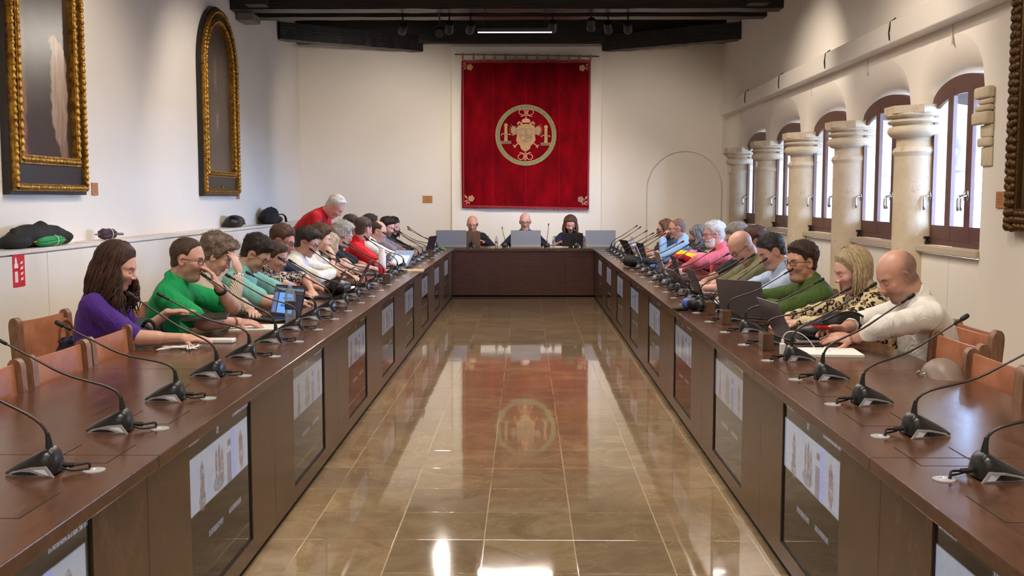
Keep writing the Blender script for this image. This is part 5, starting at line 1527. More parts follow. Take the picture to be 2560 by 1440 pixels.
add('grey', 'tan leather chair of the grey-haired man in the dark polo shirt', label='man with thick wavy grey hair and glasses in a dark polo shirt', head=hp(858, 588, 10.65), rz=4, hyaw=38, hp=16, sc=1.10, fat=0.2, seed=29,
    skin=(206, 150, 134), eye=0.3, brow=WH, shirt=(26, 28, 40), cname='polo_shirt', cl=dict(sleeve=0.8, t=0.016, collar=1), lean=0.14, glasses=1, rh=dict(w=(0.42, -0.10, 0.79)), lh=dict(w=(0.36, 0.1, 0.79)),
    hair=dict(c=(140, 132, 124), c2=(216, 210, 202), line='full', t=0.018, top=0.020, amp=0.007, quiff=0.008, over=1, tn=600, tl=0.035))
add('redpolo', 'tan leather chair of the seated man in the red polo shirt', label='seated man with short brown hair in a red polo shirt, turned to the far end', head=hp(909, 574, 11.3), rz=8, hyaw=52, hp=10, sc=1.12, jaw=1.05, seed=32,
    skin=(196, 140, 116), eye=0.3, shirt=(212, 20, 34), cname='polo_shirt', cl=dict(sleeve=0.8, t=0.017, collar=1), lean=0.14, rh=dict(w=(0.40, -0.08, 0.79)), lh=dict(w=(0.36, 0.1, 0.79)),
    hair=dict(c=(66, 46, 36), line='full', t=0.008, top=0.012, amp=0.002, tn=500, tl=0.018))
add('behind1', 'tan leather chair of the half-hidden short-haired man', label='short-haired man half hidden behind the seated man in the red polo shirt', head=hp(878, 563, 12.0), rz=0, hyaw=-5, hp=12, sc=1.06, seed=35,
    skin=(200, 146, 122), shirt=(70, 84, 110), cl=dict(sleeve=0.8, t=0.016), **table_hands(), hair=dict(c=(48, 35, 28), line='full', t=0.007, top=0.012, amp=0.002, tn=400, tl=0.016))
add('whitebald', 'tan leather chair of the balding man in the white shirt', label='balding man with glasses in a white long-sleeved shirt at the left table', head=hp(946, 578, 12.5), rz=2, hyaw=2, hp=20, sc=1.10, fat=0.3, seed=38,
    skin=(204, 150, 126), eye=0.2, shirt=(234, 230, 226), cl=dict(sleeve=2, t=0.020, collar=1), lean=0.14, glasses=1, rh=dict(w=(0.46, -0.12, 0.79)), lh=dict(w=(0.40, 0.1, 0.79)),
    hair=dict(c=(58, 40, 31), line='recede', t=0.006, top=0.004, amp=0.002, bald=0.075, tn=400, tl=0.014))
add('behind2', 'tan leather chair of the man with dark spiky hair', label='man with dark spiky hair mostly hidden behind the balding man in white', head=hp(926, 562, 13.0), rz=0, hyaw=10, hp=8, sc=1.05, seed=41,
    skin=(196, 146, 124), shirt=(60, 66, 84), cl=dict(sleeve=0.8, t=0.016), **table_hands(), hair=dict(c=(36, 27, 23), line='full', t=0.010, top=0.020, amp=0.003, tn=400, tl=0.03, comb=(-0.1, 0, 1)))
add('check', 'tan leather chair of the dark-haired man in the checked shirt', label='dark-haired man with stubble in a finely checked shirt near the far end', head=hp(968, 568, 13.55), rz=0, hyaw=-22, hp=18, sc=1.10, jaw=1.08, seed=44,
    skin=(206, 148, 130), eye=0.3, brow=DK, stubble=(0.6, (70, 52, 46)), shirt=(176, 164, 170), pat='check', cl=dict(sleeve=0.9, t=0.017, collar=1), lean=0.14, rh=dict(w=(0.42, -0.08, 0.79)), lh=dict(w=(0.4, 0.1, 0.79)),
    hair=dict(c=(34, 25, 22), line='full', t=0.009, top=0.018, amp=0.003, quiff=0.006, tn=300, tl=0.02))
add('blackw', 'tan leather chair of the woman in the black jacket', label='woman with long black hair in a black jacket, last on the left side', head=hp(984, 566, 14.1), rz=-4, hyaw=-30, hp=18, fem=1, sc=1.02, seed=47,
    skin=(206, 150, 130), eye=0.2, shirt=(20, 19, 22), cname='blouse', cl=dict(sleeve=2, t=0.016), lean=0.12, rh=dict(w=(0.38, -0.08, 0.79)), lh=dict(w=(0.38, 0.08, 0.79)),
    hair=dict(c=(20, 16, 16), line='low', t=0.010, top=0.008, amp=0.002, long=0.20, n=90, wave=0.004, r=0.008, front=70, tuft=0))
add('standing', label='white-haired man in a plain red t-shirt standing bent forward behind the left row', head=hp(838, 517, 11.6), rz=-8, hyaw=-8, hp=46, sc=1.14, fat=0.5, jaw=1.1, bend=1, pz=0.98, lean=0.36, stand=1, seed=50,
    skin=(216, 150, 132), eye=0.05, brow=WH, shirt=(178, 14, 28), cname='tshirt', cl=dict(sleeve=0.9, t=0.020, fold=0.016), rh=dict(w=(0.10, -0.20, 0.95), pole=(-0.3, 0.3, -1)), lh=dict(w=(0.12, 0.2, 0.95), pole=(-0.3, 0.3, -1)),
    hair=dict(c=(186, 178, 170), c2=(232, 228, 222), line='recede', t=0.008, top=0.012, amp=0.004, tn=500, tl=0.02))
# ---- head table
add('b1', 'tan leather chair of the bald man at the left of the head table', label='bald man with glasses in a dark suit jacket, left at the head table', head=hp(1181, 560, 17.15), rz=-90, hp=16, sc=1.27, fat=0.3, seed=53, skin=(206, 142, 114), eye=0.1, brow=(130, 120, 110),
    shirt=(236, 234, 232), cl=dict(sleeve=2, t=0.014, collar=1), jacket=dict(c=(28, 26, 34), cl=dict(fold=0.008)), lean=0.08, glasses=1, lh=dict(w=(0.36, 0.20, 0.79)), rh=dict(w=(0.34, -0.12, 0.79)), buzz=(0.6, (120, 106, 96)))
def tie(A, K):
    mb = MB(); f, l, N1, u = K['fw'], K['l'], K['N1'], K['u']
    pts = [N1+f*0.070+u*0.012, N1+f*0.095-u*0.03, N1+f*0.137-u*0.12, N1+f*0.150-u*0.22]
    mb.tube([Vector(p) for p in pts], [0.016, 0.013, 0.024, 0.032], 8, flatz=0.4)
    mb.build('tie', flat('blue_tie', (52, 66, 120), 0.6), None, smooth=True)
add('b2', 'tan leather chair of the man in suit and tie', label='bald man in navy suit and blue tie, middle of the head table', head=hp(1313, 554, 17.15), rz=-90, hp=12, sc=1.30, fat=0.2, seed=56, skin=(218, 158, 138), eye=0.2,
    shirt=(214, 222, 240), cl=dict(sleeve=2, t=0.014, collar=1), jacket=dict(c=(24, 28, 52), cl=dict(fold=0.008)), lean=0.08, glasses=1, gr=0.003, extra=tie, lh=dict(w=(0.34, 0.22, 0.79)), rh=dict(w=(0.34, -0.22, 0.79)), buzz=(0.7, (130, 118, 108)))
add('b3', 'tan leather chair of the woman at the head table', label='woman with long straight brown hair in a dark blue blouse at the head table', head=hp(1426, 561, 17.15), rz=-90, hyaw=-92, hp=22, fem=1, sc=1.22, seed=59, skin=(212, 156, 136), eye=0.05,
    shirt=(34, 38, 62), cname='blouse', cl=dict(sleeve=0.5, t=0.018), lean=0.06, lh=dict(w=(0.28, 0.16, 0.79)), rh=dict(w=(0.28, -0.16, 0.79)),
    hair=dict(c=(58, 38, 28), c2=(120, 84, 60), line='full', t=0.008, top=0.008, amp=0.002, long=0.20, n=130, wave=0.008, r=0.008, front=48, tuft=0, flare=0.02, over=1))
# ---- right table
add('r1', 'tan leather chair of the bald man in the white shirt', label='bald man in a white rolled-sleeve shirt looking down at a phone, nearest on the right', head=hp(2243, 688, 5.2), rz=180, hyaw=188, hp=30, sc=1.16, fat=0.35, jaw=1.08, nose=1.1, seed=62, h=0.0038,
    skin=(202, 146, 122), eye=0.05, brow=(60, 48, 42), stubble=(0.5, (104, 84, 76)), shirt=(228, 224, 216), cl=dict(sleeve=2, t=0.022, collar=1, roll=0.62, fold=0.018), lean=0.16,
    lh=dict(w=(0.31, 0.02, 0.80), curl=0.7, d=(1, -0.15, 0.12), n=(0, -0.6, -1)), rh=dict(w=(0.32, -0.13, 0.83), curl=0.8, d=(1, 0.25, 0.1), n=(0, 0.6, -1)),
    buzz=(0.75, (70, 60, 56)))
add('r2', 'tan leather chair of the blonde woman in the leopard-print top', label='blonde woman with straight shoulder-length hair in a leopard-print top, typing on a laptop', head=hp(2128, 676, 5.9), rz=180, hyaw=186, hp=20, fem=1, sc=1.08, fat=0.3, seed=65, h=0.0040,
    skin=(214, 158, 138), lip=(178, 92, 88), eye=0.1, brow=(120, 92, 66), shirt=(204, 184, 142), pat='leopard', cname='blouse', cl=dict(sleeve=2, t=0.020, roll=0.12), lean=0.12,
    lh=dict(w=(0.42, 0.04, 0.80), curl=0.5), rh=dict(w=(0.46, -0.12, 0.80), curl=0.5),
    hair=dict(c=(140, 116, 84), c2=(216, 194, 156), line='low', t=0.010, top=0.010, amp=0.002, long=0.16, n=380, wave=0.003, r=0.0046, front=74, tuft=0, flare=0.012, tuck=0.02, fl=0.92, vol=[((-0.035, 0.04, -0.05), (-0.045, 0.05, -0.13), 0.046, 0.046)], face=0.056))
add('r3', 'tan leather chair of the man in the olive-green shirt', label='man with glasses in an olive-green rolled-sleeve shirt, hands clasped on the table', head=hp(2003, 655, 6.75), rz=184, hyaw=204, hp=4, sc=1.12, fat=0.35, jaw=1.1, seed=68,
    skin=(198, 138, 112), eye=0.6, brow=(70, 52, 42), stubble=(0.4, (150, 124, 108)), shirt=(70, 92, 40), cl=dict(sleeve=2, t=0.022, collar=1, roll=0.5, fold=0.016), lean=0.16, glasses=1,
    lh=dict(w=(0.40, 0.02, 0.83), curl=0.35, d=(1, -0.35, 0.05), n=(0, -1, -0.3)), rh=dict(w=(0.42, -0.14, 0.83), curl=0.35, d=(1, 0.35, 0.15), n=(0, 1, -0.3)),
    hair=dict(c=(52, 36, 28), line='full', t=0.010, top=0.016, amp=0.002, quiff=0.006, tn=900, tl=0.022))
add('r4', 'tan leather chair of the man in the pale blue shirt', label='man with thinning dark hair in a pale blue shirt, looking down, right table', head=hp(1927, 628, 7.5), rz=180, hyaw=192, hp=28, sc=1.12, fat=0.2, seed=71,
    skin=(204, 146, 122), eye=0.1, brow=DK, shirt=(186, 204, 232), cl=dict(sleeve=2, t=0.020, collar=1, roll=0.1, fold=0.016), lean=0.16, glasses=0, lh=dict(w=(0.42, 0.05, 0.79)), rh=dict(w=(0.42, -0.10, 0.79)),
    hair=dict(c=(32, 26, 25), c2=(78, 72, 74), line='full', t=0.010, top=0.004, amp=0.004, tn=700, tl=0.02))
add('r5', 'tan leather chair of the bald man in the olive t-shirt', label='bald man with glasses in an olive-grey t-shirt bowing his head low, right table', head=hp(1853, 617, 8.15), rz=180, hyaw=194, hp=42, sc=1.14, fat=0.4, seed=74,
    skin=(212, 154, 130), eye=0.05, shirt=(120, 116, 84), cname='tshirt', cl=dict(sleeve=0.85, t=0.020), lean=0.20, glasses=1, lh=dict(w=(0.38, 0.0, 0.80)), rh=dict(w=(0.34, -0.10, 0.79)),
    buzz=(0.5, (130, 110, 98)))
add('r6', 'tan leather chair of the half-hidden grey-haired man', label='grey-haired man in a dark top half hidden behind the bowed bald man', head=hp(1843, 594, 8.9), rz=180, hyaw=184, hp=25, sc=1.10, seed=77,
    skin=(204, 148, 124), shirt=(44, 40, 40), cl=dict(sleeve=0.9, t=0.016), **table_hands(), hair=dict(c=(104, 96, 92), c2=(170, 164, 160), line='full', t=0.010, top=0.012, amp=0.003, tn=500, tl=0.02))
add('r7', 'tan leather chair of the brown-haired person in grey-blue', label='brown-haired person in a grey-blue t-shirt behind the bald man in olive', head=hp(1887, 603, 8.6), rz=180, hyaw=178, hp=20, sc=1.02, seed=80,
    skin=(204, 150, 126), shirt=(110, 128, 136), cname='tshirt', cl=dict(sleeve=0.85, t=0.016), **table_hands(), hair=dict(c=(72, 48, 38), line='full', t=0.012, top=0.016, amp=0.004, tn=500, tl=0.025))
add('r8', 'tan leather chair of the white-bearded man in the pink shirt', label='white-haired, white-bearded man with glasses in a pink shirt, sitting upright', head=hp(1784, 586, 10.6), rz=180, hyaw=180, hp=6, sc=1.14, fat=0.4, seed=83,
    skin=(214, 150, 134), eye=0.4, brow=WH, shirt=(222, 108, 124), cl=dict(sleeve=2, t=0.024, collar=1), lean=0.10, glasses=1, beard=((196, 190, 184), 0.006), lh=dict(w=(0.40, 0.02, 0.79)), rh=dict(w=(0.38, -0.10, 0.79)),
    hair=dict(c=(196, 192, 188), c2=(236, 234, 230), line='full', t=0.014, top=0.014, amp=0.004, tn=600, tl=0.022, over=0))
add('r9', 'tan leather chair of the woman in the many-coloured striped top', label='woman with curly dark grey hair and glasses in a pink, yellow and black striped top', head=hp(1744, 597, 11.35), rz=180, hyaw=184, hp=16, fem=1, sc=1.08, seed=86,
    skin=(190, 134, 110), eye=0.2, shirt=(224, 120, 140), pat='bands', cname='top', cl=dict(sleeve=2, t=0.020), lean=0.10, glasses=1, gr=0.003, lh=dict(w=(0.38, 0.02, 0.79)), rh=dict(w=(0.38, -0.10, 0.79)),
    hair=dict(c=(36, 35, 38), c2=(176, 174, 176), line='low', t=0.018, top=0.014, amp=0.009, long=0.15, n=260, wave=0.030, r=0.0062, front=66, tuft=0, flare=0.03, puff=0.012))
add('r10', 'tan leather chair of the man in the light blue shirt', label='man with cropped hair and glasses in a light blue shirt, fist under his chin', head=hp(1692, 572, 12.5), rz=180, hyaw=180, hp=8, sc=1.14, fat=0.3, jaw=1.08, seed=89,
    skin=(206, 142, 120), eye=0.4, shirt=(150, 188, 232), cl=dict(sleeve=2, t=0.020, collar=1), lean=0.14, glasses=1, lh=dict(w=(0.17, 0.02, 1.02), pole=(0.4, 0.35, -1), d=(-0.5, -0.1, 1), n=(-1, -0.2, -0.3), curl=1.0), rh=dict(w=(0.38, -0.10, 0.79)),
    hair=dict(c=(104, 80, 68), line='recede', t=0.003, top=0.002, amp=0.001, bald=0.035, tn=400, tl=0.006))
add('r11', 'tan leather chair of the woman farthest on the right side', label='woman with glasses and straight brown hair in dark blue, farthest on the right side', head=hp(1661, 574, 13.3), rz=180, hyaw=178, hp=4, fem=1, sc=1.08, seed=92,
    skin=(210, 152, 130), eye=0.5, shirt=(40, 52, 74), cname='blouse', cl=dict(sleeve=0.6, t=0.016), lean=0.12, glasses=1, gr=0.003, lh=dict(w=(0.40, 0.02, 0.79)), rh=dict(w=(0.38, -0.10, 0.79)),
    hair=dict(c=(74, 50, 36), c2=(134, 98, 70), line='low', t=0.010, top=0.010, amp=0.002, long=0.12, n=120, wave=0.004, r=0.008, front=80, tuft=0))
# ------------------------------------------------------------------ red hanging with the embroidered arms
def velvet():
    m, b, n = new_mat('crimson_velvet')
    co = n.coord('Object')
    a = n.noise(n.scale(co, (2.2, 1, 0.9)), 2.0, 5, 0.6); g = n.noise(co, 90, 3, 0.6); worn = n.noise(n.scale(co, (1, 1, 2.5)), 3.0, 6, 0.7)
    col = n.mix(n.ramp(a, 0.3, 0.75), lin((92, 0, 9)), lin((134, 2, 18)))
    col = n.mix(n.math('MULTIPLY', n.ramp(worn, 0.68, 0.80), 0.35), col, lin((196, 60, 66)))
    vl = n.math('FRACT', n.math('MULTIPLY', n.sep(co)[0], 1.72)); vl = n.math('MINIMUM', vl, n.math('SUBTRACT', 1.0, vl))
    col = n.mix(n.math('MULTIPLY', n.math('SUBTRACT', 1.0, n.ramp(vl, 0.0, 0.02)), 0.35), col, lin((176, 20, 34)))
    n.set(b.inputs['Base Color'], col); setb(b, rough=0.85, Specular_IOR_Level=0.08, Sheen_Weight=0.05, Sheen_Roughness=0.4)
    b.inputs['Sheen Tint'].default_value = (1, 0.25, 0.25, 1)
    n.set(b.inputs['Normal'], n.bump(n.math('ADD', n.math('MULTIPLY', g, 0.15), a), 0.4, 0.02))
    return m
M_VEL = velvet()
def thread(name, c, c2): 
    m, b, n = new_mat(name); co = n.coord('Object')
    n.set(b.inputs['Base Color'], n.mix(n.ramp(n.noise(co, 60, 4, 0.7), 0.3, 0.7), lin(c), lin(c2))); setb(b, rough=0.55)
    n.set(b.inputs['Normal'], n.bump(n.noise(co, 120, 3), 0.6, 0.004)); return m
M_GOLDT = thread('gold_thread', (150, 108, 62), (196, 156, 104)); M_GREENT = thread('green_thread', (74, 92, 54), (142, 144, 96)); M_PINKT = thread('pale_rose_thread', (196, 126, 100), (222, 160, 132))
M_SILT = thread('tarnished_thread', (120, 96, 78), (158, 130, 104)); M_BORD = thread('dull_red_braid', (120, 16, 28), (156, 34, 44))
YBN = 18.33
bl, br = atY(1154, 152, YBN), atY(1477, 152, YBN); bt = bl[2]; bb = atY(1315, 521, YBN)[2]
BC = (bl[0]+br[0])/2; BW = (br[0]-bl[0])/2
def cloth_y(x, z):
    u = (x-BC)/BW; v = (bt-z)/(bt-bb)
    y = -0.006*math.sin(u*9+1.2)*(0.3+v)-0.010*math.sin(u*4.1+v*2.0)*v
    y += -0.020*max(0, v-0.78)*5*math.sin(u*7.5+v*5)*0.5
    return y
t = thing('wall_hanging', 'large crimson velvet hanging with a round embroidered coat of arms on the back wall', 'wall hanging', (BC, YBN, bb))
def bp(u, v, d=0.006):   # from the enlarged view of the hanging
    p = atY(1140+u/3.429, 120+v/3.429, YBN); return (p[0]-BC, cloth_y(p[0], p[2])-d, p[2]-bb)
def CP(u, v, th):
    x = BC-BW+2*BW*u+(-0.012*math.sin(v*3) if u < .5 else -0.02*v*math.sin(v*2.2)); z = bt-(bt-bb)*v+(0.010*math.sin(u*40)*(1-v)**8) + (0.02*(u-0.4)*v*-1)
    return (x-BC, cloth_y(x, z)+th, z-bb)
mb = MB(); nu, nv = 60, 50
fr = [CP(i/nu, j/nv, 0) for j in range(nv+1) for i in range(nu+1)]; bk = [(p[0], p[1]+0.012, p[2]) for p in fr]; W_ = nu+1
fs = [(j*W_+i, j*W_+i+1, (j+1)*W_+i+1, (j+1)*W_+i) for j in range(nv) for i in range(nu)]; o_ = len(fr)
ed = [i for i in range(W_)]+[j*W_+nu for j in range(1, nv+1)]+[nv*W_+i for i in range(nu-1, -1, -1)]+[j*W_ for j in range(nv-1, 0, -1)]
mb.add(fr+bk, fs+[tuple(k+o_ for k in reversed(f)) for f in fs]+[(ed[k], ed[k]+o_, ed[(k+1) % len(ed)]+o_, ed[(k+1) % len(ed)]) for k in range(len(ed))])
mb.build('cloth', M_VEL, t, angle=60)
def strip_mb(path, w_, d=0.006, th=0.006):
    """flat ribbon along a path of (u,v)"""
    mb = MB(); vs = []; n = len(path)
    for i, (u, v) in enumerate(path):
        a = path[max(i-1, 0)]; c = path[min(i+1, n-1)]; dx, dy = c[0]-a[0], c[1]-a[1]; L = math.hypot(dx, dy) or 1
        nx, ny = -dy/L*w_/2, dx/L*w_/2
        for s, dd in ((1, d), (-1, d), (-1, d-th), (1, d-th)): vs.append(bp(u+nx*s, v+ny*s, dd))
    fs = []
    for i in range(n-1):
        for q in range(4): fs.append((i*4+q, i*4+(q+1) % 4, i*4+4+(q+1) % 4, i*4+4+q))
    fs += [(3, 2, 1, 0), (4*n-4, 4*n-3, 4*n-2, 4*n-1)]
    return mb.add(vs, fs)
def poly_mb(pts, d=0.007, th=0.007, mb=None):
    mb = mb or MB(); n = len(pts)
    return mb.add([bp(u, v, d) for u, v in pts]+[bp(u, v, d-th) for u, v in pts], [tuple(range(n)), tuple(range(2*n-1, n-1, -1))]+[(i, n+i, n+(i+1) % n, (i+1) % n) for i in range(n)])
def circ(cx, cy, r, n=48, a0=0, a1=360, ry=None): return [(cx+r*math.cos(R(a0+(a1-a0)*i/n)), cy+(ry or r)*math.sin(R(a0+(a1-a0)*i/n))) for i in range(n+1)]
o = strip_mb(circ(599, 747, 243, 72), 34); o.build('green_ring', M_GREENT, t)
strip_mb(circ(599, 747, 259, 72), 4, 0.009).build('ring_edge', M_GOLDT, t); strip_mb(circ(599, 747, 226, 72), 4, 0.009).build('ring_edge', M_GOLDT, t)
e = poly_mb([(530, 668), (562, 655), (600, 650), (640, 655), (672, 668), (684, 700), (676, 745), (682, 790), (660, 822), (640, 838), (636, 862), (610, 882), (596, 890), (575, 880), (556, 862), (548, 835), (530, 820), (515, 790), (524, 745), (516, 700)], 0.008)
e.build('shield', M_GOLDT, t)
poly_mb([(545, 690), (655, 690), (655, 775), (640, 800), (598, 812), (556, 800), (545, 775)], 0.012, 0.006).build('shield_field', M_SILT, t)
mb = MB()
for (x, y, w_, h) in ((572, 722, 36, 46), (628, 722, 36, 46), (572, 776, 34, 40), (626, 790, 40, 16)): poly_mb([(x-w_/2, y-h/2), (x+w_/2, y-h/2), (x+w_/2, y+h/2-8), (x, y+h/2), (x-w_/2, y+h/2-8)], 0.015, 0.004, mb)
mb.build('shield_quarters', M_GOLDT, t)
for s in (1, -1):     # wings, heads, legs of the two-headed eagle
    X = lambda u: 600+s*(u-600)
    mb = MB(); poly_mb([(X(672), 700), (X(690), 672), (X(712), 668), (X(730), 690), (X(728), 716), (X(700), 738), (X(672), 745)], 0.008, mb=mb); mb.build('eagle_wing', M_SILT, t)
    mb = MB()
    for k in range(7):
        a = R(-50+14*k); b0 = (X(672+26*math.cos(a)), 722+26*math.sin(a)); L = 98-6*k
        tip = (X(672+L*math.cos(a)), 722+L*math.sin(a)); nx, ny = -math.sin(a)*6, math.cos(a)*6
        poly_mb([(b0[0]+nx*s, b0[1]+ny), (tip[0], tip[1]), (b0[0]-nx*s, b0[1]-ny)], 0.010, 0.004, mb)
    mb.build('wing_feathers', M_GOLDT, t)
    strip_mb([(X(618), 668), (X(634), 655), (X(650), 640), (X(660), 636), (X(668), 646), (X(672), 656)], 15, 0.010).build('eagle_head', M_GOLDT, t)
    strip_mb([(X(662), 815), (X(680), 828), (X(694), 838), (X(700), 856)], 9, 0.009).build('eagle_leg', M_GOLDT, t)
    mb = MB()
    for dx, dy in ((20, -8), (16, 4), (0, 18), (-8, 12)): 
        m2 = strip_mb([(X(694), 838), (X(694+dx), 838+dy)], 5, 0.010, 0.004); mb.add(m2.v, m2.f)
    mb.build('eagle_claw', M_GOLDT, t)
    cx = 771 if s > 0 else 428; b0 = 812 if s > 0 else 797
    poly_mb([(cx-14, b0), (cx-12, b0-128), (cx+12, b0-128), (cx+14, b0)], 0.008).build('pillar', M_GOLDT, t)
    poly_mb([(cx-17, b0-128), (cx-14, b0-142), (cx-8, b0-150), (cx+8, b0-150), (cx+14, b0-142), (cx+17, b0-128)], 0.010).build('pillar_capital', M_GOLDT, t)
    mb = MB()
    for k in range(3): poly_mb([(cx-46, b0+k*9), (cx+46, b0+k*9), (cx+46, b0+k*9+6), (cx-46, b0+k*9+6)], 0.008, mb=mb)
    mb.build('pillar_base', M_SILT, t)
    strip_mb([(cx-42, b0-48), (cx-28, b0-64), (cx-10, b0-62), (cx+12, b0-54), (cx+28, b0-60), (cx+38, b0-50)], 10, 0.012).build('ribbon', M_SILT, t)
mb = MB(); poly_mb([(566, 640), (564, 618), (580, 608), (600, 602), (622, 608), (636, 618), (634, 640)], 0.010, mb=mb)
poly_mb(circ(600, 596, 6, 10)[:-1], 0.010, mb=mb); mb.build('crown', M_PINKT, t)
for (cy, s) in ((552, 1), (930, -1)):
    mb = MB(); cx = 602 if s > 0 else 594
    for q in (1, -1):
        sp = [(cx+q*(40+ (22-0.045*a)*math.cos(R(a))), cy+s*(0+(22-0.045*a)*math.sin(R(a)))) for a in range(90, -300, -18)]
        m2 = strip_mb(sp, 6, 0.009, 0.005); mb.add(m2.v, m2.f)
        m2 = strip_mb([(cx+q*40, cy+s*22), (cx+q*20, cy+s*22), (cx+q*4, cy+s*30)], 5, 0.009, 0.005); mb.add(m2.v, m2.f)
        m2 = strip_mb(circ(cx+q*9, cy-s*12, 9, 12), 4, 0.009, 0.005); mb.add(m2.v, m2.f)
        m2 = strip_mb(circ(cx+q*7, cy+s*8, 7, 12), 4, 0.009, 0.005); mb.add(m2.v, m2.f)
    m2 = strip_mb([(cx, cy-s*30), (cx, cy+s*42)], 4, 0.009, 0.005); mb.add(m2.v, m2.f)
    m2 = strip_mb([(cx-10, cy-s*30), (cx+10, cy-s*30)], 5, 0.009, 0.005); mb.add(m2.v, m2.f)
    mb.build('scrollwork', M_PINKT, t)
for (cx, cy, sx, sy, mt) in ((118, 165, -1, 1, M_GOLDT), (1082, 172, 1, 1, M_GOLDT), (130, 1290, -1, -1, M_GOLDT), (1070, 1298, 1, -1, M_SILT)):
    mb = MB(); poly_mb([(cx+26*(1+0.10*math.cos(5*R(a)))*math.cos(R(a)), cy+26*(1+0.10*math.cos(5*R(a)))*math.sin(R(a))) for a in range(0, 360, 12)], 0.008, mb=mb); mb.build('flower', mt, t)
    mb = MB(); q = 1 if sy > 0 else -1
    for (a, b_) in (((28, -18), (58, -38)), ((30, -5), (52, 22)), ((34, -12), (62, -8))) if q > 0 else (((20, 22), (50, 52)), ((32, 4), (58, -32)), ((28, 12), (62, 30)), ((12, 24), (18, 52))):
        x0, y0, x1, y1 = cx+sx*a[0], cy+a[1], cx+sx*b_[0], cy+b_[1]; dx, dy = (x1-x0), (y1-y0)
        poly_mb([(x0, y0), (x0+dx*0.5-dy*0.16, y0+dy*0.5+dx*0.16), (x1, y1), (x0+dx*0.5+dy*0.16, y0+dy*0.5-dx*0.16)], 0.008, mb=mb)
    mb.build('leaf_spray', M_PINKT, t)
strip_mb([(60+i*55, 115+3*math.sin(i*1.3)) for i in range(20)]+[(1150, 118)], 26, 0.004, 0.005).build('top_border', M_BORD, t)
strip_mb([(60, 130), (62, 400), (62, 700), (64, 1000), (66, 1340)], 8, 0.004, 0.005).build('side_border', M_BORD, t)
strip_mb([(1148, 130), (1144, 400), (1140, 700), (1136, 1000), (1130, 1350)], 10, 0.004, 0.005).build('side_border', M_BORD, t)
mb = MB(); rnd = random.Random(4)
for k in range(150):
    u = 62+k*7.15; v = 1345+0.022*(u-60); m2 = strip_mb([(u, v), (u+rnd.uniform(-2, 2), v+20+rnd.uniform(-4, 5))], 6.0, 0.005, 0.006); mb.add(m2.v, m2.f)
mb.build('fringe', M_BORD, t)
M_BRASS = flat('brass_rod', (150, 124, 84), 0.35, 0.9, 0.05)
r0, r1 = atY(1137, 136, YBN), atY(1498, 141, YBN)
mb = MB(); mb.tube([Vector(r0)-Vector((BC, YBN, bb)), Vector(r1)-Vector((BC, YBN, bb))], 0.011, 10); mb.build('rod', M_BRASS, t, smooth=True)
M_LOOP = flat('tan_loop', (150, 100, 60), 0.7)
for k in range(13):
    px = 1157+k*26.6; a = Vector(atY(px, 135+k*0.35, YBN))-Vector((BC, YBN, bb)); b2 = Vector(atY(px, 153, YBN))-Vector((BC, YBN, bb))
    mb = MB(); mb.box(a.x-0.014, a.x+0.014, -0.014, -0.011, b2.z, a.z+0.014); mb.box(a.x-0.014, a.x+0.014, 0.011, 0.014, b2.z, a.z+0.014); mb.box(a.x-0.014, a.x+0.014, -0.014, 0.014, a.z+0.011, a.z+0.014)
    mb.build('loop', M_LOOP, t)
for px in (1196, 1435):
    a = Vector(atY(px, 138, YBN))-Vector((BC, YBN, bb)); mb = MB(); mb.tube([(a.x, 0.0, a.z), (a.x, 18.42-YBN, a.z)], 0.012, 8); mb.build('bracket', M_BRASS, t)

# ------------------------------------------------------------------ paintings
def gold():
    m, b, n = new_mat('old_gilding'); co = n.coord('Object')
    a = n.noise(co, 22, 5, 0.7)
    n.set(b.inputs['Base Color'], n.mix(n.ramp(a, 0.3, 0.72), lin((112, 72, 24)), lin((206, 158, 66)))); setb(b, rough=0.34, metal=0.75)
    n.set(b.inputs['Normal'], n.bump(n.noise(co, 70, 4, 0.7), 0.5, 0.006)); return m
M_GOLD = gold(); M_DKFR = flat('black_frame_paint', (28, 20, 17), 0.4, var=0.3, nscale=12)
def canvas(name, blobs, base=(36, 26, 24), base2=(62, 46, 38)):
    m, b, n = new_mat(name); x, y, z = n.sep(n.coord('Object')); co = n.coord('Object')
    col = n.mix(n.ramp(n.noise(co, 2.2, 5, 0.65), 0.3, 0.75), lin(base), lin(base2))
    wob = n.math('MULTIPLY', n.math('SUBTRACT', n.noise(co, 7, 4, 0.6), 0.5), 0.14)
    for (y0, z0, ry, rz_, c, soft, k) in blobs:
        dy = n.math('DIVIDE', n.math('ADD', n.math('SUBTRACT', y, y0), wob), ry); dz = n.math('DIVIDE', n.math('ADD', n.math('SUBTRACT', z, z0), wob), rz_)
        d = n.math('ADD', n.math('POWER', n.math('ABSOLUTE', dy), 2.4), n.math('POWER', n.math('ABSOLUTE', dz), 2.4))
        fold = n.noise(n.scale(co, (1, 9, 1.0)), 3.0, 4, 0.6)
        cc = n.mix(n.ramp(fold, 0.3, 0.7), tuple(v*0.55 for v in lin(c)), lin(c))
        col = n.mix(n.math('MULTIPLY', n.math('SUBTRACT', 1.0, n.ramp(d, 1-soft, 1+soft)), k), col, cc)
    n.set(b.inputs['Base Color'], col); setb(b, rough=0.32); n.set(b.inputs['Normal'], n.bump(n.noise(co, 45, 4), 0.15, 0.003)); return m
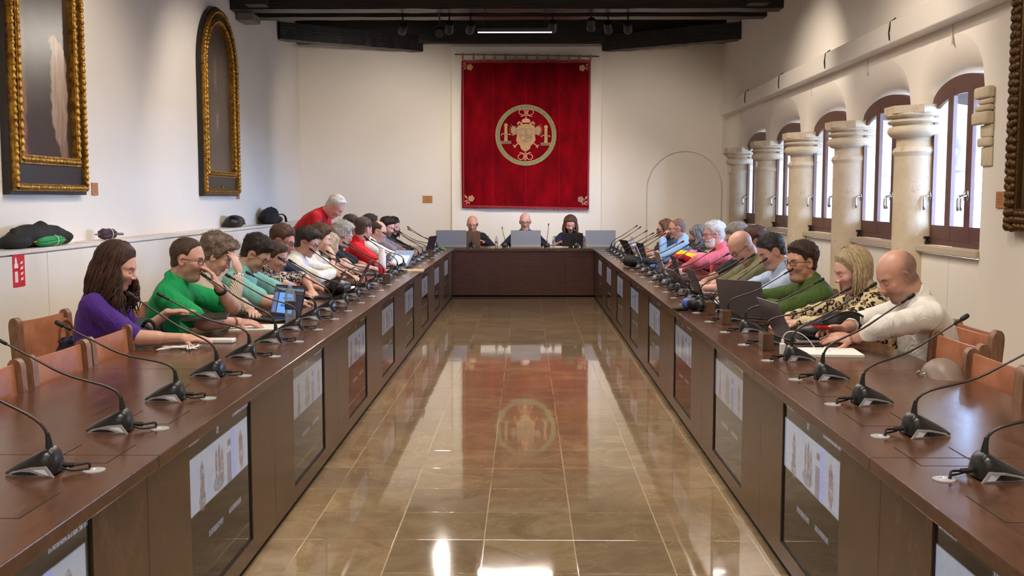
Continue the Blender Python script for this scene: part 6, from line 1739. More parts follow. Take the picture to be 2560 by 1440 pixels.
def arched_painting(label, y0, y1, z0, zap, canv, predella, arched=True, side=1):
    xw = XL+0.003
    t = thing('framed_painting', label, 'painting', (xw, (y0+y1)/2, z0))
    W2 = (y1-y0)/2; H = zap-z0; rad = W2
    def path(d, zb, step=0.03):
        w2 = W2-d; out = []
        zs = H-rad
        n = max(2, int((zs-zb)/step)); out += [(-w2, zb+(zs-zb)*i/n) for i in range(n)]
        n = max(8, int(PI*w2/step)); out += [(-w2*math.cos(PI*i/n), zs+(rad-d)*math.sin(PI*i/n)) for i in range(n)]
        n = max(2, int((zs-zb)/step)); out += [(w2, zs-(zs-zb)*i/n) for i in range(n)]
        n = max(2, int(2*w2/step)); out += [(w2-2*w2*i/n, zb) for i in range(n)]
        return out
    def band(d0, d1, zb0, zb1, x0, x1, mat, nm):
        A, B = path(d0, zb0, 0.06), path(d1, zb1, 0.06)
        n = min(len(A), len(B)); A = [A[int(i*len(A)/n)] for i in range(n)]; B = [B[int(i*len(B)/n)] for i in range(n)]
        # rebuild with equal counts from corner to corner
        def eq(d, zb):
            w2 = W2-d; zs = H-rad; o = []
            o += [(-w2, zb+(zs-zb)*i/8) for i in range(8)]; o += [(-w2*math.cos(PI*i/24), zs+(rad-d)*math.sin(PI*i/24)) for i in range(24)]
            o += [(w2, zs-(zs-zb)*i/8) for i in range(8)]; o += [(w2-2*w2*i/6, zb) for i in range(6)]; return o
        A, B = eq(d0, zb0), eq(d1, zb1); n = len(A)
        vs = [(x0, p[0], p[1]) for p in A]+[(x1, p[0], p[1]) for p in A]+[(x1, p[0], p[1]) for p in B]+[(x0, p[0], p[1]) for p in B]
        fs = [(k*n+i, k*n+(i+1) % n, ((k+1) % 4)*n+(i+1) % n, ((k+1) % 4)*n+i) for k in range(4) for i in range(n)]
        mb = MB(); mb.add(vs, fs); return mb.build(nm, mat, t, angle=35)
    def rope(d, zb, r, pitch, x, nm, zb_only=True):
        P_ = path(d, zb, pitch/4); n = len(P_)
        pts = [(x, p[0], p[1]) for p in P_]+[(x, P_[0][0], P_[0][1])]
        rad_ = [r*(0.86+0.22*math.cos(2*PI*i/4)) for i in range(n+1)]
        mb = MB(); mb.tube(pts, rad_, 7, cap=False); mb.build(nm, M_GOLD, t, smooth=True)
    pd = predella
    band(0.0, 0.05, 0.0, 0.05, 0.0, 0.055, M_DKFR, 'outer_edge')
    band(0.03, 0.085, 0.03, 0.085, 0.0, 0.085, M_GOLD, 'outer_moulding'); rope(0.058, 0.058, 0.024, 0.052, 0.085, 'outer_rope')
    band(0.085, 0.15, 0.085, 0.15+pd, 0.0, 0.06, M_DKFR, 'dark_band')
    band(0.145, 0.215, 0.145+pd, 0.215+pd, 0.0, 0.075, M_GOLD, 'inner_moulding'); rope(0.180, 0.180+pd, 0.026, 0.062, 0.072, 'inner_rope')
    w2 = W2-0.205; zs = H-rad
    pts = [(-w2, 0.205+pd)]+[(-w2*math.cos(PI*i/24), zs+(rad-0.205)*math.sin(PI*i/24)) for i in range(25)]+[(w2, 0.205+pd)]
    mb = MB(); mb.prism(pts, 0.02, 0.030, 'x'); mb.build('canvas', canv, t)
    return t
c1 = canvas('dark_old_canvas', [(-0.36, 1.1, 0.045, 1.4, (96, 76, 60), 0.5, 0.6), (-0.38, 0.62, 0.05, 0.40, (138, 78, 58), 0.5, 0.8), (0.27, 0.86, 0.155, 0.44, (172, 142, 118), 0.15, 0.95), (0.32, 0.42, 0.06, 0.25, (150, 116, 90), 0.4, 0.8), (0.20, 1.25, 0.09, 0.09, (176, 150, 122), 0.3, 0.85)])
arched_painting('tall gilt-framed dark painting with a white draped cloth, at the top left', 7.93, 9.32, 1.53, 4.15, c1, 0.10)
c2 = canvas('brown_old_canvas', [(-0.1, 1.55, 0.06, 0.22, (150, 122, 96), 0.8, 0.5), (-0.05, 0.95, 0.04, 0.10, (170, 140, 120), 0.6, 0.6), (0.0, 0.35, 0.4, 0.2, (100, 76, 58), 0.8, 0.5)], (52, 40, 34), (86, 68, 56))
p2 = arched_painting('smaller round-arched gilt-framed brown painting high on the left wall', 12.72, 14.28, 1.53, 3.93, c2, 0.10)
MB().lathe([(0.02, 0), (0.022, 0.006), (0, 0.008)], 16, M=Matrix.Translation((0.062, 0, 0.12)) @ Matrix.Rotation(PI/2, 4, 'Y')).build('keyhole_plate', M_GOLD, p2)
# right wall painting with a carved frame (only its far edge is in the photo)
t = thing('framed_painting', 'painting in a heavy carved bronze-gold frame at the right edge of the photo', 'painting', (XR-0.003, 6.55, 1.27))
mb = MB(); rnd = random.Random(8)
def carved(y0, y1, z0, z1, nm):
    mb = MB(); mb.rbox(-0.07, 0.0, y0, y1, z0, z1, 0.01); 
    L = max(y1-y0, z1-z0); n = int(L/0.055); vert = (z1-z0) > (y1-y0)
    for k in range(n):
        s_ = (k+0.5)/n; cy, cz = ((y0+y1)/2, z0+(z1-z0)*s_) if vert else (y0+(y1-y0)*s_, (z0+z1)/2)
        for q in (-1, 0, 1):
            dy, dz = (q*0.045, rnd.uniform(-0.01, 0.01)) if vert else (rnd.uniform(-0.01, 0.01), q*0.045)
            mb.ball((-0.072, cy+dy, cz+dz), (0.022, 0.024+rnd.uniform(0, 0.008), 0.026+rnd.uniform(0, 0.008)), 8, 6)
    mb.build(nm, M_BRZ, t, smooth=True)
M_BRZ = flat('dark_bronze_gilding', (88, 62, 32), 0.4, 0.7, 0.35, 30, 0.5, 0.01)
carved(0.70, 0.86, 0.0, 3.1, 'frame_side'); carved(-0.86, -0.70, 0.0, 3.1, 'frame_side'); carved(-0.70, 0.70, 0.0, 0.16, 'frame_bottom'); carved(-0.70, 0.70, 2.94, 3.1, 'frame_top')
MB().box(-0.03, -0.01, -0.71, 0.71, 0.15, 2.95).build('canvas', c2, t)

# ------------------------------------------------------------------ small signs
M_OAKS = flat('orange_wood_plaque', (178, 118, 72), 0.45, var=0.1, nscale=15)
def plaque(p, w_, h, face, lab):
    """face 'L': on the left wall, 'B': back wall, 'R': right wall"""
    t = thing('wall_label', lab, 'sign', p)
    mb = MB()
    if face == 'B': mb.rbox(-w_/2, w_/2, -0.014, 0.0, 0, h, 0.003)
    elif face == 'L': mb.rbox(0, 0.014, -w_/2, w_/2, 0, h, 0.003)
    else: mb.rbox(-0.014, 0, -w_/2, w_/2, 0, h, 0.003)
    mb.build('board', M_OAKS, t)
    mb = MB(); rnd = random.Random(3); s = -1 if face in 'BR' else 1
    for k in range(5):
        zz = h*(0.80-0.14*k); L = w_*rnd.uniform(0.18, 0.36)
        if face == 'B': mb.box(-L, L, -0.0150, -0.0138, zz, zz+0.004)
        else: mb.box(s*0.0138, s*0.0150, -L, L, zz, zz+0.004)
    mb.build('lettering', flat('plaque_print', (120, 78, 50), 0.6), t)
plaque((XL, 9.62, 1.53), 0.13, 0.115, 'L', 'small orange wood plaque right of the large gilt painting')
plaque((XL, 14.42, 1.49), 0.13, 0.10, 'L', 'small wood plaque at the lower corner of the smaller arched painting')
p = atY(1069, 507, YB); plaque((p[0], YB, p[2]), 0.175, 0.125, 'B', 'small orange wood plaque on the back wall left of the hanging')
plaque((XR, 7.62, 1.43), 0.13, 0.12, 'R', 'small orange wood plaque on the right wall by the carved frame')
t = thing('fire_equipment_sign', 'red sign with white hydrant and flame symbols on the white cupboards', 'sign', (XLC+0.0005, 7.60, 0.85))
M_REDS = flat('sign_red', (206, 24, 38), 0.4, var=0.03); M_SW = flat('sign_white', (240, 236, 230), 0.4, var=0.02)
MB().rbox(0, 0.004, -0.09, 0.09, 0, 0.245, 0.0015).build('plate', M_REDS, t)
mb = MB(); P2 = lambda pts: [(p[0], p[1]) for p in pts]
mb.prism([(-0.065, 0.035), (-0.022, 0.035), (-0.022, 0.115), (-0.065, 0.115)], 0.004, 0.0052, 'x')
mb.prism([(-0.07, 0.14), (-0.015, 0.14), (-0.015, 0.165), (-0.030, 0.18), (-0.034, 0.205), (-0.046, 0.222), (-0.060, 0.195), (-0.056, 0.18), (-0.070, 0.165)], 0.004, 0.0052, 'x')
mb.build('symbol', M_SW, t)
mb = MB()
for k in range(4):
    z = 0.045+k*0.040; mb.prism([(0.018, z), (0.055, z+0.004), (0.066, z+0.028), (0.052, z+0.018), (0.034, z+0.022)], 0.004, 0.0052, 'x')
mb.build('flames', M_SW, t)

# ------------------------------------------------------------------ soft things: lumps from blended blobs
def lump(prims, k, noise, h, mat, name, parent=None, loc=(0, 0, 0), floor=None, seed=1, freq=28):
    rs = np.random.RandomState(seed); kv = (rs.randn(6, 3)*freq).astype(f32); ph = rs.rand(6).astype(f32)*6.28
    def fn(p):
        d = None
        for q in prims:
            e = ell(p, q[1], q[2]) if q[0] == 'e' else cap(p, q[1], q[2], q[3], q[4])
            d = e if d is None else smin(d, e, k)
        w = np.zeros(len(p), f32)
        for i in range(6): w += np.abs(np.sin(p@kv[i]+ph[i]))
        d = d+(w/6-0.6)*noise
        if floor is not None: d = smax(d, (floor-p[:, 2]).astype(f32), 0.006)
        return d
    pts = []
    for q in prims:
        if q[0] == 'e': pts += [np.array(q[1])-q[2], np.array(q[1])+q[2]]
        else: pts += [np.array(q[1])-max(q[3:]), np.array(q[1])+max(q[3:]), np.array(q[2])-max(q[3:]), np.array(q[2])+max(q[3:])]
    pts = np.array(pts, float); lo = pts.min(0)-0.03; hi = pts.max(0)+0.03
    if floor is not None: lo[2] = floor-2.5*h
    P, F = polygonize(fn, lo, hi, h)
    o = np_mesh(name, P, F, mat, parent); o.location = loc; return o
def E(c, r): return ('e', np.array(c, float), np.array(r, float))
def Cc(a, b, ra, rb=None): return ('c', np.array(a, float), np.array(b, float), ra, rb or ra)
M_BLKF = flat('black_cloth', (24, 24, 27), 0.8, var=0.2, nscale=20, bump=0.4, bdist=0.01)
M_BLKL = flat('black_leather', (22, 20, 20), 0.42, var=0.2, nscale=20, bump=0.3, bdist=0.004)
M_NAVY = flat('navy_cloth', (34, 44, 74), 0.75, bump=0.3)
o = lump([E((0, -0.35, 0.05), (0.10, 0.16, 0.06)), E((0.0, -0.10, 0.09), (0.11, 0.26, 0.085)), E((0, 0.18, 0.09), (0.11, 0.22, 0.08)), E((0.02, 0.38, 0.06), (0.10, 0.12, 0.06)), Cc((0, -0.3, 0.11), (0, -0.36, 0.13), 0.02), Cc((0, 0.02, 0.15), (0, 0.08, 0.18), 0.025)], 0.05, 0.020, 0.008, M_BLKF, 'black_coat', loc=(XL+0.125, 8.18, 1.121), floor=0.0, seed=4)
tag(o, 'heap of black coats and bags on the near end of the white ledge', 'coat')
def umbrella(loc, rz, mat, L, r, lab, handle=M_OAKS, grip=True):
    t = thing('folded_umbrella', lab, 'umbrella', loc, rz)
    mb = MB(); n = 40; vs = []; K_ = 9
    for j in range(K_):
        tt = j/(K_-1); rr = r*(0.45+1.0*math.sin(PI*(0.15+0.72*tt)))*(0.9+0.1*math.sin(tt*9))
        for i in range(n):
            a = 2*PI*i/n; q = rr*(1+0.16*math.cos(8*a+tt*5)); vs.append(((tt-0.5)*L, q*math.cos(a), r*1.35+q*math.sin(a)*0.9))
    fs = [(j*n+i, j*n+(i+1) % n, (j+1)*n+(i+1) % n, (j+1)*n+i) for j in range(K_-1) for i in range(n)]+[tuple(range(n)), tuple((K_-1)*n+i for i in reversed(range(n)))]
    mb.add(vs, fs); mb.build('canopy', mat, t, smooth=True)
    MB().tube([(L/2-0.01, 0, r*1.35), (L/2+0.09, 0, r*1.2)], 0.012, 10).build('handle', handle, t, smooth=True)
    MB().tube([(-L/2+0.01, 0, r*1.35), (-L/2-0.05, 0, r*1.3)], [0.008, 0.005], 8).build('tip', handle, t, smooth=True)
    MB().tube([(0.12*L, r*1.42*math.cos(2*PI*k/12)*1.02, r*1.35+r*1.30*math.sin(2*PI*k/12)) for k in range(13)], 0.004, 5, cap=False).build('strap', flat('strap_white', (210, 220, 200), 0.6), t)
umbrella((XL+0.215, 8.22, 1.121), PI/2, flat('green_umbrella_cloth', (20, 140, 70), 0.55, bump=0.3), 0.44, 0.034, 'folded bright green umbrella lying in front of the black coats')
umbrella((XL+0.16, 9.50, 1.121), PI/2-0.5, flat('plum_umbrella_cloth', (66, 40, 58), 0.6, bump=0.3), 0.17, 0.040, 'short folded plum umbrella with grey handle on the white ledge', M_GREYB)
M_PAPER = flat('white_paper', (236, 234, 228), 0.6, var=0.02)
tag(MB().rbox(-0.10, 0.10, -0.29, 0.29, 0, 0.004, 0.001).build('paper_sheet', M_PAPER, loc=(XL+0.12, 11.5, 1.121)), 'flat white folder lying on the ledge between the two paintings', 'paper')
tag(MB().rbox(-0.07, 0.07, -0.12, 0.12, 0, 0.004, 0.001).build('paper_sheet', M_PAPER, loc=(XL+0.20, 8.98, 1.121)), 'flat white sheet on the ledge just beside the black coats', 'paper')
t = thing('black_bag', 'flat rounded black bag on the ledge below the arched painting', 'bag', (XL+0.14, 13.75, 1.121))
lump([E((0, 0, 0.075), (0.10, 0.24, 0.085)), E((0, -0.1, 0.07), (0.10, 0.14, 0.075)), E((0, 0.12, 0.07), (0.10, 0.12, 0.07))], 0.03, 0.006, 0.008, M_BLKL, 'body', t, floor=0.0)
MB().tube(bez((0.03, 0.20, 0.09), (0.05, 0.30, 0.10), (0.05, 0.27, 0.05), (0.06, 0.30, 0.03), 8), 0.010, 6).build('strap', M_BLKL, t)
t = thing('black_backpack', 'big domed black backpack on the ledge near the standing man', 'backpack', (XL+0.15, 15.6, 1.121))
lump([E((0, -0.05, 0.10), (0.13, 0.24, 0.13)), E((0.02, 0.02, 0.13), (0.11, 0.18, 0.12)), E((0.05, 0.2, 0.06), (0.09, 0.22, 0.06)), E((0.06, -0.2, 0.05), (0.08, 0.16, 0.05))], 0.03, 0.010, 0.009, M_BLKF, 'body', t, floor=0.0)
MB().tube(bez((0.11, 0.05, 0.13), (0.16, 0.2, 0.16), (0.17, 0.35, 0.12), (0.15, 0.42, 0.02), 10), 0.018, 8, flatz=0.5).build('strap', M_BLKF, t, smooth=True)
MB().tube(bez((0.02, -0.06, 0.22), (0.03, -0.03, 0.26), (0.03, 0.04, 0.26), (0.02, 0.07, 0.23), 8), 0.008, 6).build('top_handle', M_BLKF, t)
# blue bag on the chair by the wall
t = thing('handbag', 'navy cloth handbag with tan leather handles standing on the chair by the left wall', 'handbag', (-2.46, 5.56, 0.47))
lump([E((0.0, 0, 0.13), (0.085, 0.15, 0.16)), E((0, 0, 0.05), (0.09, 0.17, 0.08))], 0.03, 0.006, 0.008, M_NAVY, 'body', t, floor=0.0)
M_TANL = flat('brown_leather_strap', (134, 66, 36), 0.45)
MB().tube([(0.03+0.085*math.cos(a), 0.13*math.sin(a)*1.0, 0.27) for a in [2*PI*k/16 for k in range(17)]], 0.008, 6, cap=False).build('rim', M_BLKL, t)
for s in (-1, 1):
    MB().tube(bez((0.04*s+0.02, -0.10, 0.24), (0.04*s, -0.10, 0.42), (0.04*s, 0.10, 0.42), (0.04*s+0.02, 0.10, 0.24), 12), 0.012, 8, flatz=0.4).build('handle', M_TANL, t, smooth=True)
# dark backpack between the first two people
t = thing('dark_backpack', 'dark blue-grey backpack hanging behind the woman in purple, beside the man in green', 'backpack', (-2.12, 5.62, 0.45))
lump([E((0, 0, 0.20), (0.10, 0.15, 0.20)), E((0.03, 0.02, 0.30), (0.08, 0.12, 0.09))], 0.03, 0.014, 0.009, flat('slate_cloth', (44, 56, 66), 0.8, var=0.2, bump=0.3), 'body', t, floor=0.0)
for s in (-1, 1): MB().tube(bez((0.05, 0.07*s, 0.36), (0.08, 0.08*s, 0.42), (0.12, 0.06*s, 0.40), (0.12, 0.05*s, 0.30), 8), 0.010, 6).build('strap', M_BLKF, t, smooth=True)

# ------------------------------------------------------------------ things on the tables
ZT = 0.7455
M_LAPG = flat('grey_laptop_shell', (112, 108, 112), 0.35, 0.5, 0.04); M_LAPD = flat('dark_laptop_shell', (48, 42, 44), 0.35, 0.2, 0.05); M_LAPS = flat('silver_laptop_shell', (186, 186, 190), 0.3, 0.6, 0.03); M_LAPB = flat('bronze_laptop_shell', (142, 108, 88), 0.35, 0.4, 0.04)
def disp(name, bgc, rows, st=1.2):
    m, b, n = new_mat(name); x, y, z = n.sep(n.coord('Object')); col = lin(bgc)
    for (y0, y1, z0, z1, c) in rows:
        f_ = n.math('MULTIPLY', n.math('MULTIPLY', n.math('GREATER_THAN', y, y0), n.math('LESS_THAN', y, y1)), n.math('MULTIPLY', n.math('GREATER_THAN', z, z0), n.math('LESS_THAN', z, z1)))
        col = n.mix(f_, col, lin(c))
    b.inputs['Base Color'].default_value = (0.01, 0.01, 0.01, 1); setb(b, rough=0.1)
    n.set(b.inputs['Emission Color'], col); b.inputs['Emission Strength'].default_value = st; return m
M_D1 = disp('display_blue_page', (38, 34, 52), [(-0.09, 0.06, 0.02, 0.15, (96, 150, 214)), (-0.145, -0.10, 0.02, 0.15, (90, 100, 140)), (-0.14, 0.14, 0.165, 0.18, (90, 110, 120)), (-0.06, 0.02, 0.06, 0.075, (50, 90, 160)), (-0.05, 0.04, 0.11, 0.12, (60, 100, 170))], 0.9)
M_D2 = disp('display_white_page', (150, 160, 190), [(-0.12, 0.12, 0.03, 0.15, (222, 226, 236))], 0.8)
M_D3 = disp('display_dark', (26, 26, 34), [(-0.13, 0.13, 0.10, 0.16, (50, 60, 90))], 0.5)
M_KEYS = flat('black_keys', (26, 26, 28), 0.5)
def laptop(x, y, rz, lab, shell=M_LAPD, dsp=M_D3, tilt=112, w_=0.32, d_=0.22, grp=None, inner=None):
    t = thing('laptop', lab, 'laptop', (x, y, ZT), rz, grp)
    MB().rbox(-d_/2, d_/2, -w_/2, w_/2, 0.002, 0.016, 0.004).build('base', inner or shell, t)
    mb = MB(); 
    for r_ in range(5):
        for c_ in range(13): 
            xx = -d_/2+0.03+r_*0.019; yy = -w_/2+0.022+c_*(w_-0.044)/13; mb.box(xx, xx+0.015, yy, yy+(w_-0.044)/13-0.003, 0.016, 0.0175)
    mb.build('keyboard', M_KEYS, t)
    a = R(tilt-90)   # lean back from vertical
    M2 = Matrix.Translation((-d_/2+0.004, 0, 0.014)) @ Matrix.Rotation(-a, 4, 'Y')
    lid = MB().rbox(-0.006, 0.0, -w_/2, w_/2, 0, d_, 0.002).build('lid', shell, t); lid.matrix_local = M2
    MB().box(0.0002, 0.0012, -w_/2+0.008, w_/2-0.008, 0.012, d_-0.008).build('display', dsp, lid)
    return t
P3 = lambda px, py: atZ(px, py, ZT)
# left table
t = laptop(-1.58, 6.42, -2.25, 'convertible laptop with a bright blue page on its screen, left table', M_LAPD, M_D1, 105, 0.30, 0.20)
laptop(-1.60, 7.95, PI+0.10, 'dark laptop before the man in the dark navy shirt', M_LAPD, M_D3, 118)
laptop(-1.58, 9.15, PI+0.05, 'dark laptop before the dark-haired man in white', M_LAPD, M_D3, 118)
laptop(-1.55, 10.35, PI, 'grey-lilac laptop before the grey-haired man', M_LAPG, M_D2, 112)
laptop(-1.47, 11.2, -2.3, 'laptop with a pale blue lit screen facing the camera side, left table', M_LAPG, M_D2, 125)
laptop(-1.58, 12.2, PI, 'thin dark laptop before the balding man in white', M_LAPD, M_D3, 118)
laptop(-1.42, 13.9, PI-0.2, 'black laptop standing open near the far end of the left table', M_LAPD, M_D3, 105, 0.36, 0.25)
# right table
laptop(1.50, 5.55, 0.10, 'silver-grey laptop under the blonde woman\'s hands', M_LAPG, M_D2, 118, 0.33, 0.23, inner=M_LAPS)
laptop(1.46, 6.66, 0.80, 'grey laptop with its plain lid turned to the camera, before the man in olive-green', M_LAPG, M_D3, 106, 0.33, 0.24)
laptop(1.44, 7.95, 0.05, 'dark slim laptop before the man in the pale blue shirt', M_LAPD, M_D2, 112)
laptop(1.45, 8.75, 0.15, 'dark laptop leaning far back before the bowed bald man', M_LAPG, M_D3, 135)
laptop(1.52, 9.6, 0.0, 'dark brown laptop beside the empty chair on the right', M_LAPD, M_D2, 105)
laptop(1.48, 10.4, 0.05, 'slim silver-edged laptop before the white-bearded man', M_LAPS, M_D3, 108)
laptop(1.42, 11.7, 0.0, 'white laptop with open keyboard before the curly-haired woman', M_LAPS, M_D2, 112, inner=M_LAPS)
laptop(1.50, 12.2, 0.15, 'dark brown laptop before the man in light blue', M_LAPD, M_D3, 105, 0.32, 0.23)
laptop(1.50, 13.9, 0.25, 'dark laptop leaning back at the far end of the right table', M_LAPD, M_D2, 120)
# head table
t = laptop(-0.86, 16.22, PI/2, 'bronze-coloured laptop in front of the left man at the head table', M_LAPB, M_D3, 100, 0.31, 0.24)
laptop(0.72, 16.25, PI/2, 'black laptop in front of the woman at the head table', M_LAPD, M_D3, 100, 0.32, 0.21)
M_MON = flat('grey_monitor_back', (148, 148, 152), 0.45, var=0.03); M_ALU = flat('brushed_aluminium', (178, 174, 166), 0.35, 0.6, 0.04)
for (xa, xb, lab) in ((1090, 1166, 'pale grey monitor back, leftmost on the head table'), (1277, 1352, 'pale grey monitor back before the middle man'), (1464, 1539, 'pale grey monitor back, rightmost on the head table')):
    x0, x1 = atY(xa, 600, 16.0)[0], atY(xb, 600, 16.0)[0]
    t = thing('desk_monitor', lab, 'monitor', ((x0+x1)/2, 16.0, ZT)); w2 = (x1-x0)/2
    MB().rbox(-w2, w2, -0.012, 0.008, 0.045, 0.262, 0.004).build('back_cover', M_MON, t)
    MB().rbox(-w2, w2, 0.008, 0.014, 0.045, 0.265, 0.002).build('screen', M_BLACK, t)
    MB().rbox(-w2, w2, -0.035, 0.03, 0.0, 0.044, 0.006).build('base', M_ALU, t)
m, b, n = new_mat('clear_plastic'); MATS['clear'] = m
_t = n.n.new('ShaderNodeBsdfTransparent'); _t.inputs[0].default_value = (0.9, 0.94, 0.96, 1); _p = n.n['Principled BSDF']; setb(_p, lin((214, 222, 228)), 0.08)
_x = n.n.new('ShaderNodeMixShader'); _lw = n.n.new('ShaderNodeFresnel'); _lw.inputs[0].default_value = 1.6
_ad = n.math('ADD', _lw.outputs[0], 0.12); n.nt.links.new(_ad, _x.inputs[0])
n.nt.links.new(_t.outputs[0], _x.inputs[1]); n.nt.links.new(_p.outputs[0], _x.inputs[2]); n.nt.links.new(_x.outputs[0], n.n['Material Output'].inputs[0])
M_CLEAR = m
def bottle(x, y, h, lab, cap=(200, 30, 40), label=(180, 40, 60), grp=None, body=None):
    t = thing('water_bottle', lab, 'bottle', (x, y, ZT), 0, grp); r = h*0.135
    pr = [(r*0.8, 0), (r, 0.01*h)]+[(r*(0.97+0.03*math.cos(k*2.1)), h*(0.03+0.055*k)) for k in range(12)]+[(r*0.95, h*0.70), (r*0.78, h*0.80), (r*0.42, h*0.90), (r*0.36, h*0.94)]
    MB().lathe(pr, 20).build('body', body or M_CLEAR, t, smooth=True)
    MB().lathe([(r*0.42, h*0.935), (r*0.42, h*0.99), (r*0.36, h)], 16).build('cap', flat('cap%s' % (cap,), cap, 0.4), t, angle=40)
    MB().lathe([(r*1.015, h*0.36), (r*1.015, h*0.56)], 20, cap=False).build('label', flat('label%s' % (label,), label, 0.5, var=0.3, nscale=60), t, smooth=True)
bottle(-1.42, 6.22, 0.245, 'large clear water bottle with black label band beside the blue-screened laptop', (150, 180, 230), (40, 40, 46))
for px, yy, lab in ((1241, 16.1, 'small red-capped water bottle left of the middle man'), (1384, 16.1, 'small red-capped water bottle between the middle man and the woman'), (1461, 16.2, 'small red-capped water bottle beside the rightmost monitor')):
    bottle(atY(px, 610, yy)[0], yy, 0.17, lab, (176, 24, 50), (150, 110, 130))
bottle(-1.30, 14.4, 0.22, 'clear bottle with blue cap at the far end of the left table', (70, 130, 210), (200, 214, 230))
bottle(1.48, 14.55, 0.24, 'clear bottle at the far end of the right table', (210, 210, 214), (206, 200, 206))
t = thing('drink_carton', 'tall red-and-white drinks bottle among the left-hand laptops', 'bottle', (-1.38, 9.95, ZT))
m, b, n = new_mat('red_white_print'); x, y, z = n.sep(n.coord('Object')); n.set(b.inputs['Base Color'], n.mix(n.ramp(n.math('ADD', z, n.math('MULTIPLY', x, 0.8)), 0.08, 0.15), lin((206, 24, 60)), lin((236, 226, 232)))); setb(b, rough=0.3)
MB().lathe([(0.036, 0), (0.038, 0.01), (0.036, 0.20), (0.028, 0.235), (0.024, 0.25)], 20).build('body', m, t, angle=40); MB().lathe([(0.026, 0.25), (0.026, 0.27)], 16).build('cap', M_SW, t)
def papers(x, y, rz, w_, d_, n_, lab, mat=None, nm='paper_stack'):
    o = MB().rbox(-d_/2, d_/2, -w_/2, w_/2, 0, 0.002*n_+0.001, 0.0008).build(nm, mat or M_PAPER, loc=(x, y, ZT)); o.rotation_euler = (0, 0, rz); return tag(o, lab, 'paper' if 'paper' in nm else 'notebook')
papers(-1.56, 6.02, 0.15, 0.24, 0.32, 3, 'white papers under the forearm of the man in green')
papers(-1.53, 8.75, 0.3, 0.21, 0.30, 2, 'loose white sheets before the dark-haired man in white')
papers(-1.27, 10.75, 0.05, 0.30, 0.42, 7, 'tan cardboard folder near the inner edge of the left table', flat('tan_card', (188, 160, 122), 0.6), 'card_folder')
papers(-1.60, 12.75, 0.2, 0.21, 0.30, 2, 'white sheets near the balding man in white')
papers(1.46, 5.05, -0.08, 0.24, 0.32, 6, 'open white notepad before the nearest bald man', nm='notebook')
papers(1.36, 7.35, 0.1, 0.25, 0.20, 10, 'thick white booklet with a pale blue cover between the right-hand laptops', flat('pale_blue_cover', (186, 214, 226), 0.5), 'notebook')
papers(1.52, 8.25, 0.4, 0.2, 0.3, 2, 'scattered white sheets before the bowed bald man')
papers(0.50, 16.2, 0.1, 0.22, 0.3, 4, 'small open notepad beside the woman\'s black laptop', nm='notebook')
# slim tablet held by the woman in purple, white charger and cables
K = KS['purple']; hp_ = K['lh'][1]
t = thing('tablet_folder', 'thin dark tablet folder held out by the woman in purple', 'tablet', (hp_[0]+0.16, hp_[1]+0.06, hp_[2]-0.035), 0.15)
t.rotation_euler = (0.02, -0.03, 0.2)
MB().rbox(-0.10, 0.15, -0.12, 0.12, 0, 0.006, 0.002).build('back_cover', flat('dark_green_cover', (46, 52, 50), 0.4), t); MB().rbox(-0.098, 0.148, -0.118, 0.118, 0.006, 0.010, 0.001).build('front_cover', M_BLACK, t)
tag(MB().rbox(-0.09, 0.09, -0.035, 0.035, 0, 0.022, 0.006).build('power_bank', M_WHITE, loc=(-1.62, 5.40, ZT)), 'white power bank under the reaching hand of the woman in purple', 'power bank')
def tangle(name, c, ext, n, r, mat, lab, seed):
    rs = random.Random(seed); ctrl = [(rs.uniform(-ext[0], ext[0]), rs.uniform(-ext[1], ext[1]), r+rs.uniform(0, ext[2])) for _ in range(n)]
    pts = []
    for i in range(n-3):
        for k in range(6):
            t_ = k/6; p = [Vector(q) for q in ctrl[i:i+4]]
            pts.append(0.5*((2*p[1])+(-p[0]+p[2])*t_+(2*p[0]-5*p[1]+4*p[2]-p[3])*t_*t_+(-p[0]+3*p[1]-3*p[2]+p[3])*t_**3))
    for q in pts: q.z = max(q.z, r)
    o = MB().tube(pts, r, 6).build(name, mat, loc=c, smooth=True); return tag(o, lab, 'cable')
tangle('charging_cable', (-1.74, 5.16, ZT), (0.11, 0.12, 0.02), 20, 0.0032, M_WHITE, 'loose white charging cable on the table before the woman in purple', 4)
tangle('black_cable', (1.42, 6.18, ZT), (0.15, 0.16, 0.02), 15, 0.0026, M_RUB, 'tangled thin black cable by the clasped hands on the right table', 7)
tangle('black_cable', (1.36, 7.05, ZT), (0.05, 0.12, 0.05), 12, 0.0026, M_RUB, 'black cable loops beside the pale blue booklet', 9)
tangle('black_cable', (-1.50, 7.75, ZT), (0.12, 0.25, 0.02), 14, 0.003, M_RUB, 'black cables in front of the left-hand dark laptops', 12)
tangle('black_cable', (-1.42, 12.9, ZT), (0.10, 0.45, 0.03), 16, 0.003, M_RUB, 'black cables running along the far part of the left table', 15)
tangle('charging_cable', (-1.36, 10.05, ZT), (0.05, 0.12, 0.03), 9, 0.003, M_WHITE, 'white cable beside the red-and-white bottle', 18)
